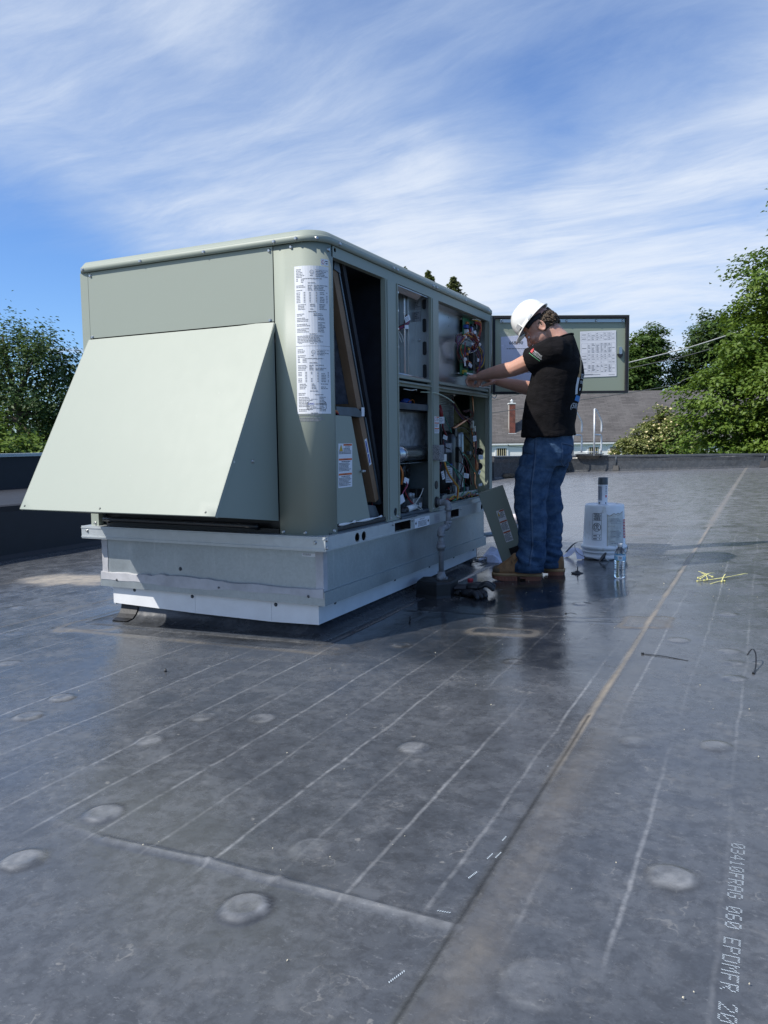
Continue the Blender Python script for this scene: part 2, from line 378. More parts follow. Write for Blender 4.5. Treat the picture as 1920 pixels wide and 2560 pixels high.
def mat_epdm(name='epdm_membrane', ground=True):
    m, t, b = newmat(name); o = t.obj(); X, Y, Z = t.sep(o)
    n1 = t.noise(o, 1.1, 6, .6); n2 = t.noise(o, 7, 7, .65, .4); n3 = t.noise(o, 34, 6, .65); n4 = t.noise(o, 150, 4, .6)
    base = t.mix(t.ramp(n2, .3, .75), (.062, .068, .078, 1), (.104, .111, .122, 1))
    base = t.mix(t.ramp(n1, .40, .68, 0, .4), base, (.112, .118, .128, 1))
    mott = t.ramp(t.noise(o, 30, 9, .74, .3), .42, .62); base = t.mix(t.math('MULTIPLY', mott, .55), base, (.038, .040, .044, 1)); mot2 = t.ramp(t.noise(t.mapping(o, rot=(0, 0, .35), sc=(1, 1.9, 1)), 62, 7, .75, .2), .57, .70); base = t.mix(t.math('MULTIPLY', t.math('MULTIPLY', mot2, t.ramp(n1, .35, .6, .35, 1)), .62), base, (.22, .226, .235, 1))
    dustpat = t.math('MULTIPLY', t.ramp(n3, .48, .72), t.ramp(n2, .40, .66))
    base = t.mix(t.math('MULTIPLY', dustpat, .35), base, (.19, .188, .185, 1))
    if ground:
        # faint factory fold lines, every 15.7 cm, parallel to the seams
        wob = t.math('ADD', t.math('MULTIPLY', t.math('SUBTRACT', t.noise(o, 3.3, 4, .6), .5), .024), t.math('MULTIPLY', t.math('SUBTRACT', t.noise(o, .7, 2, .5), .5), .05))
        q = t.math('DIVIDE', t.math('ADD', t.math('ADD', X, .05), wob), .1575)
        dist = t.math('MULTIPLY', t.math('ABSOLUTE', t.math('SUBTRACT', q, t.math('ROUND', q))), .1575)
        nearK = t.math('MAXIMUM', t.ramp(Y, 1.12, 1.26), t.ramp(X, -.12, -.10))
        idn = t.noise(t.mapping(o, sc=(6.35, .55, 1)), 1.0, 3, .6)
        fadeK = t.ramp(Y, .9, 12, 1.0, .75)
        line = t.math('MULTIPLY', t.ramp(dist, .0075, .0005), t.math('MULTIPLY', t.ramp(idn, .40, .66, .06, 1.0), t.ramp(n3, .30, .62, .15, 1.0)))
        base = t.mix(t.math('MULTIPLY', t.math('MULTIPLY', line, t.math('MULTIPLY', fadeK, nearK)), .5), base, (.40, .405, .41, 1))
        # worm-like dried-water marks
        wv = t.vmath('ADD', o, t.vmath('SCALE', t.vmath('SUBTRACT', t.noise(o, 13, 4, .6, out=1), (.5, .5, .5)), scale=.11))
        iso = t.math('ABSOLUTE', t.math('SUBTRACT', t.noise(wv, 12, 2, .5), .5))
        wm = t.math('MULTIPLY', t.ramp(iso, .017, .004), t.math('MULTIPLY', t.ramp(t.noise(o, 2.6, 4, .6), .47, .60), t.math('MULTIPLY', t.ramp(n2, .40, .58), t.ramp(t.noise(o, 26, 3, .6), .46, .58))))
        base = t.mix(t.math('MULTIPLY', wm, .6), base, (.23, .225, .215, 1))
        # scuffs and droplet spots
        sc = t.noise(t.mapping(o, rot=(0, 0, .7), sc=(4, 26, 1)), 2.2, 6, .65)
        base = t.mix(t.math('MULTIPLY', t.ramp(sc, .64, .76), .28), base, (.19, .19, .19, 1))
        vo = t.add('ShaderNodeTexVoronoi'); t.put(vo.inputs['Vector'], t.vmath('ADD', o, t.vmath('SCALE', t.noise(o, 40, 3, .6, out=1), scale=.03))); vo.inputs['Scale'].default_value = 15
        spot = t.math('MULTIPLY', t.ramp(vo.outputs['Distance'], .11, .05), t.ramp(t.sep(vo.outputs['Color'])[0], .80, .84))
        base = t.mix(t.math('MULTIPLY', spot, .45), base, (.30, .29, .27, 1))
        far = t.math('MULTIPLY', t.ramp(t.math('ADD', Y, t.math('MULTIPLY', t.math('SUBTRACT', n1, .5), 3.0)), 4.6, 9.0), .62); base = t.mix(far, base, t.mix(t.ramp(n2, .35, .7), (.16, .16, .165, 1), (.23, .228, .23, 1)))  # far roof lightened, horizon reflection painted into the colour
        cl = t.attr('shade_dark'); base = t.mix(t.math('MULTIPLY', cl, t.ramp(n2, .3, .7, .9, .6)), base, (.013, .015, .018, 1))  # area of the unit's cast shadow painted near-black
        du = t.attr('dust'); ta = t.attr('tan'); dk = t.attr('dark')
        base = t.mix(t.math('MULTIPLY', du, t.ramp(n3, .25, .65, .45, .95)), base, (.30, .305, .31, 1))
        base = t.mix(t.math('MULTIPLY', ta, t.ramp(n3, .22, .7, .45, 1.0)), base, (.165, .148, .125, 1))
        base = t.mix(t.math('MULTIPLY', t.attr('silt'), t.ramp(n3, .25, .7, .5, 1.0)), base, (.40, .345, .27, 1))
        base = t.mix(dk, base, (.020, .020, .021, 1))
    if not ground: base = t.mix(1.0, base, (.62, .62, .62, 1), 'MULTIPLY')
    t.put(b.inputs['Base Color'], base)
    rg_ = t.ramp(n2, .3, .75, .20, .33)
    if ground:
        rg_ = t.math('ADD', rg_, t.math('MULTIPLY', t.ramp(t.math('ADD', ta, du), 0, 1), .22))
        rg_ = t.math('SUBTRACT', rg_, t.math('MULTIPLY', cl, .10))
    t.put(b.inputs['Roughness'], t.math('ADD', rg_, t.math('MULTIPLY', dustpat, .14)))
    b.inputs['Specular IOR Level'].default_value = .5
    h = t.math('ADD', t.math('MULTIPLY', n3, .5), t.math('MULTIPLY', n2, 1.2))
    h = t.math('ADD', h, t.math('MULTIPLY', n4, .12))
    t.put(b.inputs['Normal'], t.bump(h, .17, .006)); return m
EPDM = mat_epdm(); EPDM2 = mat_epdm('epdm_flashing', False)

# ------------------------------------------------------------------ roof sheet
def gz(x_, y_): return .032625 * x_ + .002856 * y_
PLATES = [(-2.2, 1.91), (-2.15, 1.73), (-1.58, 1.91), (-1.39, 1.96), (-1.6, 1.69), (-1.37, 1.29), (-1.37, 1.07), (-.83, 1.10), (-.83, 1.33), (-2.81, 2.18),
          (-.85, 1.91), (-.84, 2.82), (-1.36, 2.93), (-.3, 2.13), (-.1, 2.18), (-.08, 2.83), (-.11, 3.19), (-.14, 3.87), (-.14, 1.48), (-.29, 1.10), (-.09, 3.03), (-.83, 3.95), (-.3, 3.3), (.35, 1.9), (.5, 2.6), (-3.3, 2.6), (-3.6, 2.2), (-3.9, 3.1)]
PR = [(.92 * a_, 1.05 * b_) for a_, b_ in [(.042, 1), (.043, 1), (.037, .8), (.040, .8), (.036, .9), (.042, 1.), (.042, 1.), (.043, 1.4), (.04, .5), (.04, .8), (.042, .9), (.034, .7), (.036, .9), (.036, .45), (.036, .8), (.034, .6), (.036, .5), (.036, .6), (.042, 1.0), (.06, .35), (.03, .5)]]
def seg_d(x_, y_, ax, ay, bx, by):
    t_ = np.clip(((x_ - ax) * (bx - ax) + (y_ - ay) * (by - ay)) / ((bx - ax) ** 2 + (by - ay) ** 2), 0, 1)
    return np.hypot(x_ - ax - t_ * (bx - ax), y_ - ay - t_ * (by - ay)), t_
def vnoise(x_, y_, s_, seed=0):
    r_ = np.random.default_rng(seed); G = r_.random((256, 256)); u = x_ * s_ + 97.3; v_ = y_ * s_ + 41.7
    i = np.floor(u).astype(int); j = np.floor(v_).astype(int); a = u - i; b = v_ - j; a = a * a * (3 - 2 * a); b = b * b * (3 - 2 * b)
    g = lambda p_, q_: G[p_ % 256, q_ % 256]
    return g(i, j) * (1 - a) * (1 - b) + g(i + 1, j) * a * (1 - b) + g(i, j + 1) * (1 - a) * b + g(i + 1, j + 1) * a * b
SEAM = -.453
def roof_fields(X, Y):
    h = .032625 * X + .002856 * Y
    dust = np.zeros_like(X); tan = np.zeros_like(X); dark = np.zeros_like(X)
    nz = vnoise(X, Y, 9, 1); nz2 = vnoise(X, Y, 31, 2); nz3 = vnoise(X, Y, 2.2, 3)
    h += (nz3 - .5) * .006 + (nz - .5) * .0016
    for i, (px, py) in enumerate(PLATES):
        r_, k = PR[i] if i < len(PR) else (.036, .6)
        ex = 1 + .12 * (nz - .5)
        d_ = np.hypot(X - px, Y - py) * ex
        h += .0065 * k / (1 + np.exp((d_ - r_) / .0035)) - .0022 * k * np.exp(-((d_ - r_ * .35) / .011) ** 2)
        dust = np.maximum(dust, k * .62 * np.exp(-((d_ - r_ * .93) / .008) ** 2) * np.clip(1.7 * nz2 - .2, 0, 1.2))
        dust = np.maximum(dust, k * .58 / (1 + np.exp((d_ - r_ * .9) / .006)) * np.clip(1.6 * nz2 * nz + .9 * nz2 - .25, 0, 1))
        dark = np.maximum(dark, .35 * k * np.exp(-((d_ - r_ * 1.22) / .008) ** 2))
    # transverse wrinkle
    for (ax, ay, bx, by, a_) in ((-1.27, 1.20, -1.0, 1.208, .8), (-1.0, 1.208, -.82, 1.20, 1.), (-.82, 1.2, -.46, 1.185, 1.), (-1.45, 1.225, -1.27, 1.2, .35)):
        d_, t_ = seg_d(X, Y, ax, ay, bx, by); h += .007 * a_ * np.exp(-(d_ / .009) ** 2)
        dust = np.maximum(dust, a_ * .55 * np.exp(-((d_ - .002) / .007) ** 2) * (.4 + .7 * nz))
    # lap seam
    e = X - SEAM - .004 * (vnoise(X * 0, Y, 1.3, 9) - .5)
    h += .0048 / (1 + np.exp(-e / .0022)) * (1 / (1 + np.exp((e - .24) / .03)))
    dark = np.maximum(dark, .9 * np.exp(-((e + .003) / .0026) ** 2) * (Y < 2.3) + .5 * np.exp(-((e - .012) / .003) ** 2) * (Y >= 1.9))
    bead = np.exp(-(np.abs(e) / (.012 + .004 * nz)) ** 4) * np.clip((Y - 1.75) / .5, 0, 1)
    tan = np.maximum(tan, bead * (.6 + .5 * nz)); h += .0022 * bead
    tan = np.maximum(tan, .48 * np.exp(-((e - .055) / .045) ** 2) * np.clip(1.6 - Y * .45, .12, 1) * (.3 + 1.1 * nz) * (e > 0))
    h += .0025 * np.exp(-((e - .05) / .03) ** 2) * (nz - .2) * (Y < 2.2)
    # second lap of the sheet at the far side and cross seams
    for (ax, ay, bx, by) in ((-2.2, 3.52, -.56, 3.655), (-1.2, 3.56, -.56, 3.55), (-6, 10.1, 6, 10.1), (-6, 11.2, 6, 11.5), (-6, 6.9, -.5, 6.45), (-3.2, 2.745, -1.75, 2.72)):
        d_, t_ = seg_d(X, Y, ax, ay, bx, by)
        wd = .004 if Y.max() < 9 else .02
        dark = np.maximum(dark, .6 * np.exp(-(d_ / wd) ** 2)); dust = np.maximum(dust, .35 * np.exp(-((d_ - wd * 2) / wd) ** 2) * nz); h += .002 * np.exp(-(d_ / .01) ** 2)
    for sx in (2.6, -3.5):
        e2 = X - sx; tan = np.maximum(tan, .8 * np.exp(-(e2 / .016) ** 4) * (.5 + .5 * nz)); h += .003 / (1 + np.exp(-e2 / .003)) / (1 + np.exp((e2 - .2) / .03))
    # far seam repair patches: rectangular cover over the seam joint and an oval one
    def patch(cx, cy, hx, hy, rr_, ang, tanw, inner):
        nonlocal h, tan, dark, dust
        ca, sa = math.cos(ang), math.sin(ang); u = (X - cx) * ca + (Y - cy) * sa; v_ = -(X - cx) * sa + (Y - cy) * ca
        qx = np.abs(u) - hx + rr_; qy = np.abs(v_) - hy + rr_
        sdf = np.hypot(np.maximum(qx, 0), np.maximum(qy, 0)) + np.minimum(np.maximum(qx, qy), 0) - rr_ + .018 * (nz - .5)
        edge = np.exp(-((sdf + tanw * .3) / tanw) ** 2); tan = np.maximum(tan, edge * (.55 + .5 * nz2))
        ins = 1 / (1 + np.exp(sdf / .006)); h += .004 * ins
        if inner: tan = np.maximum(tan, ins * inner * (.3 + .9 * nz))
    patch(-.465, 3.60, .105, .115, .03, .05, .018, .45)
    patch(-1.02, 3.26, .155, .062, .055, .06, .022, .12)
    patch(-1.0, 7.05, .12, .10, .05, .1, .025, .2)
    patch(-3.02, 2.84, .16, .13, .07, .35, .015, .12)
    patch(-2.9, 9.4, .16, .12, .05, 0, .03, .2)
    # dried puddle left of the curb, grime round the curb and the gas block
    d_ = np.hypot((X + 4.36) / .52, (Y - 3.95) / .30) + .5 * (nz3 - .5) + .35 * (nz - .5)
    tan = np.maximum(tan, 1.1 / (1 + np.exp((d_ - .8) / .10)))
    d_ = np.hypot((X + 3.55) / .3, (Y - 3.25) / .12) + .5 * (nz - .5); tan = np.maximum(tan, .5 / (1 + np.exp((d_ - .8) / .1)) * nz)
    d_, t_ = seg_d(X, Y, -3.1, 2.72, -1.6, 2.70); tan = np.maximum(tan, .75 * np.exp(-(d_ / .016) ** 2) * (.2 + nz)); h += .003 / (1 + np.exp(-(Y - 2.71) / .004)) * ((X < -1.5) & (X > -3.2))
    d_ = np.hypot(X + 1.62, Y - 2.78); tan = np.maximum(tan, .5 * np.exp(-(d_ / .1) ** 2) * nz2 * 1.4)
    d_, t_ = seg_d(X, Y, -1.60, 3.0, -1.42, 4.9); tan = np.maximum(tan, .30 * np.exp(-(d_ / .05) ** 2) * nz)
    d_ = np.hypot(X + 1.5, Y - 4.0); tan = np.maximum(tan, .5 * np.exp(-((d_ - .1) / .10) ** 2) * np.clip(nz2 * 2 - .9, 0, 1))
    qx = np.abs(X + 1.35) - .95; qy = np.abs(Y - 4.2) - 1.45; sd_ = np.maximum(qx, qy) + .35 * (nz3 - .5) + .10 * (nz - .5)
    shade_dark = 1 / (1 + np.exp(sd_ / .09))  # unit's ground shadow deepened by painting the membrane darker and glossier
    d_ = np.hypot((X + 4.36) / .52, (Y - 3.95) / .30) + .5 * (nz3 - .5) + .35 * (nz - .5)
    silt = np.clip(1.0 / (1 + np.exp((d_ - .78) / .09)) * (.45 + .8 * nz2), 0, 1)
    bd_ = X - SEAM; silt = np.maximum(silt, .42 * np.exp(-(np.abs(bd_) / .011) ** 4) * np.clip((Y - 1.75) / .5, 0, 1) * (.4 + .9 * nz))
    return h, np.clip(dust, 0, 1), np.clip(tan, 0, 1), np.clip(dark, 0, 1), shade_dark, silt
def grid_sheet(name, xs, ys, zoff=0.0, fields=True, mat=EPDM):
    X, Y = np.meshgrid(xs, ys); h, du, ta, dk, cl, si = roof_fields(X, Y)
    nx, ny = len(xs), len(ys); co = np.stack([X, Y, h + zoff], -1).reshape(-1, 3)
    idx = np.arange(nx * ny).reshape(ny, nx)
    q = np.stack([idx[:-1, :-1], idx[:-1, 1:], idx[1:, 1:], idx[1:, :-1]], -1).reshape(-1, 4)
    me = bpy.data.meshes.new(name); me.vertices.add(len(co)); me.vertices.foreach_set('co', co.ravel().astype(np.float32))
    me.loops.add(q.size); me.loops.foreach_set('vertex_index', q.ravel().astype(np.int32))
    me.polygons.add(len(q)); me.polygons.foreach_set('loop_start', np.arange(0, q.size, 4, dtype=np.int32))
    me.polygons.foreach_set('loop_total', np.full(len(q), 4, dtype=np.int32)); me.update(calc_edges=True)
    me.polygons.foreach_set('use_smooth', np.ones(len(q), dtype=bool))
    for nm, a in (('dust', du), ('tan', ta), ('dark', dk), ('shade_dark', cl), ('silt', si)):
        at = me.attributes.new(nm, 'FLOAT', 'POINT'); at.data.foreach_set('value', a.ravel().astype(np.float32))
    me.materials.append(mat); o = bpy.data.objects.new(name, me); COL.objects.link(o); return struct(o)
XE0, XE1, YE0, YE1 = -4.9, .9, .6, 7.6
ys = [YE0]
while ys[-1] < YE1: ys.append(ys[-1] + (.0085 if ys[-1] < 2.4 else .012 if ys[-1] < 4 else .02))
ys[-1] = YE1
xs = [XE0]
while xs[-1] < XE1: xs.append(xs[-1] + (.02 if xs[-1] < -2.6 else .0085))
xs[-1] = XE1
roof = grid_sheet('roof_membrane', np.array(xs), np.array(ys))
# the rest of the sheet, butted round the detailed field
def coarse(nm, x0_, x1_, y0_, y1_, st=.06):
    return grid_sheet(nm, np.linspace(x0_, x1_, max(2, int((x1_ - x0_) / st))), np.linspace(y0_, y1_, max(2, int((y1_ - y0_) / st))))
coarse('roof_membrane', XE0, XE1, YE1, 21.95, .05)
coarse('roof_membrane', -6.0, XE0, -4, 21.9, .07)
coarse('roof_membrane', XE1, 8.0, -4, 21.9, .12)
coarse('roof_membrane', XE0, XE1, -4, YE0, .12)

# surrounding land
mg, t, b = newmat('lawn_and_lots'); n = t.noise(t.obj(), .08, 6, .6); n2 = t.noise(t.obj(), 2.5, 5, .6)
t.put(b.inputs['Base Color'], t.mix(t.ramp(n2, .3, .7), t.mix(t.ramp(n, .4, .6), (.05, .09, .025, 1), (.08, .10, .035, 1)), (.04, .07, .02, 1))); b.inputs['Roughness'].default_value = .9
g = MB(); g.add([(-2500, -2500, -5), (2500, -2500, -5), (2500, 2500, -5), (-2500, 2500, -5)], [(0, 1, 2, 3)]); struct(g.build('ground', mg))

# ------------------------------------------------------------------ parapets, raised roof, building sides
PARA = mat_epdm('parapet_membrane', False); PARA_SHADE = simple('shade_black_membrane', (.014, .015, .019), .6, var=.3, bump=.2, bscale=20)  # left upstands get a darker membrane copy, their shade put into the colour
SIDING_B = simple('rendered_wall', (.35, .33, .31), .85, var=.1)
def parapet(pts, zt, thick, label, seams=6, base_z=-5.0, patches=(), cap=True):
    """membrane-covered upstand along pts (inner line) with a slightly uneven coping"""
    o = thing('parapet_wall', label, 'parapet', (pts[0][0], pts[0][1], gz(*pts[0])))
    A, B = Vector((*pts[0], 0)), Vector((*pts[1], 0)); d_ = (B - A); L_ = d_.length; d_.normalize(); n_ = Vector((-d_.y, d_.x, 0)) * thick
    k_ = max(3, int(L_ / .35)); mb = MB(); rings = []
    for i in range(k_ + 1):
        q = A + d_ * (L_ * i / k_); zz_ = zt[0] + (zt[1] - zt[0]) * i / k_
        w1 = .010 * math.sin(i * 1.7) + .008 * math.sin(i * .61 + 1)
        zg = gz(q.x, q.y)
        def P(off, z_): 
            v_ = q + n_ * off; v_.z = z_; return v_
        rings.append([P(0, zg - .05) - n_.normalized() * .05, P(0, zg + .012) - n_.normalized() * .045, P(0, zg + .05) - n_.normalized() * .008, P(0, zt[0] * 0 + zz_ - .14) - n_.normalized() * (.002 + w1 * .4),
                      P(0, zz_ - .05) - n_.normalized() * (.012 + w1), P(0, zz_ - .01) - n_.normalized() * .012, P(.08, zz_ + w1 * .3), P(.92, zz_ + .01 + w1 * .3), P(1.02, zz_ - .02), P(1.0, base_z), P(.5, base_z)])
    mb.loft(rings, cap=True, sm=False); mb.build('membrane_wall', PARA, o)
    if cap:
        cp = MB(); rings = []
        for i in range(k_ + 1):
            q = A + d_ * (L_ * i / k_); zz_ = zt[0] + (zt[1] - zt[0]) * i / k_ + .004 * math.sin(i * .61 + 1)
            def P(off, z_):
                v_ = q + n_ * off; v_.z = z_; return v_
            rings.append([P(-.09, zz_ - .03), P(-.09, zz_ + .005), P(-.04, zz_ + .018), P(1.04, zz_ + .022), P(1.06, zz_ - .03), P(1.05, zz_ - .03), P(1.0, zz_ + .012), P(-.075, zz_ + .002)])
        cp.loft(rings, sm=False); cp.build('coping', EPDM2, o)
    for (s_, wd, hh) in patches:
        q = A + d_ * s_; zg = gz(q.x, q.y); p_ = MB(); nn = n_.normalized()
        a = q - nn * .075 - d_ * wd; b_ = q - nn * .075 + d_ * wd
        p_.prism([Vector((a.x, a.y, zg + .01)), Vector((b_.x, b_.y, zg + .01)), Vector((b_.x, b_.y, zg + hh)) + nn * .04 - d_ * wd * .25, Vector((a.x, a.y, zg + hh)) + nn * .04 + d_ * wd * .25], nn * .07)
        p_.build('flashing_boot', BLKRUB, o)
        st_ = MB(); st_.tube([q - nn * .03 + Vector((0, 0, zg + hh - .02)), q - nn * .03 + Vector((0, 0, zt[0] + .01))], .012, 6); st_.build('lightning_strap', DARKSTEEL, o)
    return o
parapet([(-4.97, 21.85), (8.0, 20.9)][::1], (.335, .46), .32, 'long low black membrane parapet along the far roof edge under the trees', patches=((1.32, .085, .15), (4.92, .10, .17)))
parapet([(-6.0, 18.4), (-4.97, 21.85)], (.40, .35), .32, 'short dark angled parapet section behind the legs of the worker', patches=())
# raised roof on the left: low step with a lit top, tall shaded parapet behind
o = thing('raised_roof_step', 'low black membrane step up to the raised roof at left, lit on top', 'roof step', (-6, 4, .0))
mb = MB(); rings = []
for i in range(60):
    yy = -4 + 22.4 * i / 59; zt_ = .305 + .004 * math.sin(i * .9) - .0003 * i; zg = gz(-6, yy)
    rings.append([Vector((-5.955, yy, zg - .02)), Vector((-5.962, yy, zg + .012)), Vector((-5.99, yy, zg + .045)), Vector((-5.996, yy, zt_ - .06)), Vector((-5.985 + .006 * math.sin(i * 2.1), yy, zt_ - .012)), Vector((-6.02, yy, zt_)), Vector((-6.3, yy, zt_ - .012)), Vector((-9.02, yy, .255)), Vector((-9.02, yy, -.4)), Vector((-6.1, yy, -.4))])
mb.loft(rings, sm=False); mb.build('membrane_face', [PARA_SHADE, EPDM2], o); me_ = bpy.data.objects['membrane_face'].data
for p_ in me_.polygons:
    if p_.normal.z > .8 and p_.center.z > -.0 and p_.center.x < -.1: p_.material_index = 1  # only the top keeps the undarkened membrane
oo = thing('parapet_wall', 'tall shaded black parapet of the raised roof at the left edge below the tree', 'parapet', (-9, 4, .25))
mb = MB(); mb.box((-9.35, -4, -5), (-9.0, 18.6, .69)); mb.build('membrane_wall', PARA_SHADE, oo)
mb = MB(); mb.box((-9.40, -4.05, .693), (-8.965, 18.65, .716)); mb.box((-8.985, -4.05, .675), (-8.965, 18.65, .692)); mb.build('coping', GALV, oo)
mb = MB(); mb.box((-9.3, 18.42, -5), (-6.32, 18.7, .36)); bo = mb.build('building_wall', SIDING_B); tag(bo, 'plain rendered end wall of the building below the raised roof', 'wall')

# ladder rails over the far parapet
o = thing('roof_ladder', 'grey metal roof access ladder with two tall rails over the far parapet', 'ladder', (-4.42, 21.5, .35))
LAD = simple('galvanised_ladder', (.62, .64, .66), .45, metal=.4, var=.08)
for (ax, ay, bx, by) in ((-4.73, 21.36, -4.555, 21.60), (-4.18, 21.42, -4.04, 21.66)):
    mb = MB(); A = Vector((ax, ay, 0)); B = Vector((bx, by, 0))
    mb.tube([A + Vector((0, 0, .36)), A + Vector((0, 0, 1.61))], .023, 8); mb.build('rail', LAD, o)
    mb = MB(); mb.tube(smooth_path([A + Vector((0, 0, 1.60)), A.lerp(B, .25) + Vector((0, 0, 1.57)), A.lerp(B, .75) + Vector((0, 0, 1.38)), B + Vector((0, 0, 1.24)), B + Vector((0, 0, .98))], 4), .024, 8); mb.build('handrail', LAD, o)
    mb = MB(); mb.tube(smooth_path([A + Vector((0, 0, .92)), A.lerp(B, .6) + Vector((0, 0, .915)), B + Vector((0, 0, .87)), B + Vector((0, 0, .45))], 4), .024, 8); mb.build('return_rail', LAD, o)
for zz_ in (.45, .15, -.15, -.45):
    mb = MB(); mb.tube([(-4.73, 21.95, zz_), (-4.18, 21.95, zz_)], .016, 6); mb.build('rung', LAD, o)
mb = MB(); mb.prism([(-4.76, 21.66, .372), (-4.02, 21.58, .380), (-4.02, 21.95, .390), (-4.76, 22.0, .382)], (0, 0, .022))
mb.prism([(-4.72, 21.665, .372), (-4.05, 21.59, .372), (-4.12, 21.64, .27), (-4.64, 21.70, .27)], (0, .02, 0)); mb.build('step_plate', BLKRUB, o)
# small heap of dead leaves and scraps against the angled parapet
m_deb = simple('dry_debris', (.10, .075, .05), .9, var=.5)
mb = MB()
for k in range(150):
    a = rng.normal(0, 1, 2); x_, y_ = -5.82 + a[0] * .16 + a[1] * .05, 19.4 + a[0] * .45; h_ = max(0, .2 - abs(a[0]) * .1) * rng.random()
    c_ = Vector((x_, y_, gz(x_, y_) + .012 + h_)); e_ = Vector(rng.normal(0, 1, 3)).normalized() * rng.uniform(.03, .09); f_ = e_.orthogonal().normalized() * rng.uniform(.02, .05)
    mb.add([c_ - e_ - f_, c_ + e_ - f_, c_ + e_ + f_ + Vector((0, 0, .02)), c_ - e_ + f_], [(0, 1, 2, 3)])
for k in range(6): mb.ellip((-5.82 + rng.normal(0, .07), 19.3 + rng.normal(0, .25), gz(-5.8, 19.3) + .05), (.12, .12, .07), seg=8, rings=5)
d_ = mb.build('debris_heap', m_deb); tag(d_, 'small dark heap of leaves and scraps in the far parapet corner', 'debris'); d_['kind'] = 'stuff'

# ------------------------------------------------------------------ curb under the unit
X0, Y0 = -1.6785, 2.8611; W_, L_ = 1.419, 2.3034
ZRB, ZRT = .3497, .4125
XL0 = X0 - W_; Y1 = Y0 + L_
curb = thing('roof_curb', 'galvanised metal roof curb with white skirt carrying the rooftop unit', 'roof curb', (-2.39, 4.0, gz(-2.39, 4.0)))
CX0, CX1, CY0, CY1 = XL0 + .056, X0 - .060, Y0 + .080, Y1 - .05
def fr_box(mb, x0_, x1_, y0_, y1_, z0_, z1_, th):
    mb.box((x0_, y0_, z0_), (x1_, y0_ + th, z1_)); mb.box((x0_, y1_ - th, z0_), (x1_, y1_, z1_))
    mb.box((x0_, y0_ + th, z0_), (x0_ + th, y1_ - th, z1_)); mb.box((x1_ - th, y0_ + th, z0_), (x1_, y1_ - th, z1_))
mb = MB(); fr_box(mb, CX0, CX1, CY0, CY1, .105, ZRB - .002, .03); mb.build('curb_wall', GALV, curb)
mb = MB(); fr_box(mb, CX0 - .012, CX1 + .012, CY0 - .012, CY1 + .012, .098, .158, .0115); mb.build('trim_band', GALV, curb)
# grey sealant smeared along the band, and at the corners
mb = MB(); n = 60; top = []; bot = []
for i in range(n + 1):
    x_ = CX0 - .005 + (CX1 - CX0 + .012) * i / n; w1 = vnoise(np.array([x_]), np.array([0.3]), 9, 5)[0]; w3 = vnoise(np.array([x_]), np.array([.8]), 30, 6)[0]
    top.append(Vector((x_, CY0 - .0145, .158 + .004 + .020 * w1 * (.4 + w3)))); bot.append(Vector((x_, CY0 - .0145, .146 - .022 * w1 - .004 * w3)))
for i in range(n):
    mb.add([bot[i], bot[i + 1], top[i + 1], top[i]], [(0, 1, 2, 3)])
    mb.add([top[i], top[i + 1], top[i + 1] + Vector((0, .016, .003)), top[i] + Vector((0, .016, .003))], [(0, 1, 2, 3)])
mb.build('sealant_smear', SEALANT, curb)
for (xa, xb) in ((CX0 - .003, CX0 + .036), (CX1 - .036, CX1 + .003)):
    mb = MB(); pts = [(xa, .158)] + [(xa - (.002 if i % 2 else 0), .158 + .19 * i / 8) for i in range(1, 9)] + [(xb - .004 * ((i * 7) % 5) / 4, .347 - .19 * i / 9) for i in range(10)]
    mb.prism([Vector((u, CY0 - .0025, v)) for u, v in pts], (0, .002, 0)); mb.build('corner_sealant', SEALANT, curb)
mb = MB(); mb.prism([Vector((CX1 + .0025, CY0 - .003 + (.036 if k in (1, 2) else 0), zz_)) for k, zz_ in enumerate((.160, .160, .345, .345))], (-.002, 0, 0)); mb.build('corner_sealant', SEALANT, curb)
# white skirt panels
SX0, SX1, SY0, SY1 = X0 - W_ + .098, X0 - .098, Y0 + .098, Y1 - .09
def skirt(a, b, zb0, zb1, zt_=.099, th=.006):
    mb = MB(); A = Vector((*a, 0)); B = Vector((*b, 0)); d_ = (B - A).normalized(); n_ = Vector((d_.y, -d_.x, 0))
    mb.prism([A + Vector((0, 0, zb0)), B + Vector((0, 0, zb1)), B + Vector((0, 0, zt_)), A + Vector((0, 0, zt_))], -n_ * th)
    return mb.build('skirt_panel', WHITE, curb)
skirt((SX0, SY0), (-2.4712, SY0), .008, -.002); skirt((-2.4698, SY0), (-2.0290, SY0), -.002, -.004); skirt((-2.0278, SY0), (SX1, SY0), -.004, .004)
skirt((SX1, SY0 + .0065), (SX1, 3.995), .005, .010); skirt((SX1, 3.9965), (SX1, SY1), .010, .022)
skirt((SX0, SY1), (SX0, SY0 + .0065), .0, .0); skirt((SX1, SY1), (SX0, SY1), .0, .0)
sc = MB(); sc.lathe([(.009, 0), (.009, .0016), (.005, .002), (.005, .005), (.0025, .006)], (0, 0, 0), seg=10)
scm = sc.mesh('skirt_screw', simple('weathered_screw', (.10, .11, .12), .5, metal=.5))
SCR = []
def screw_at(parent, pos, nrm, mesh=None, name='screw'):
    o_ = bpy.data.objects.new(name, mesh or scm); COL.objects.link(o_); o_.parent = parent; o_.location = Vector(pos) - wloc(parent)
    o_.rotation_mode = 'QUATERNION'; o_.rotation_quaternion = Vector(nrm).to_track_quat('Z', 'Y'); return o_
for x_, z_ in ((-2.855, .084), (-2.4865, .079), (-2.004, .078)): screw_at(curb, (x_, SY0 - .0005, z_), (0, -1, 0))
for y_ in (3.105, 3.754, 4.231, 4.631, 5.0): screw_at(curb, (SX1 + .0005, y_, .078), (1, 0, 0))
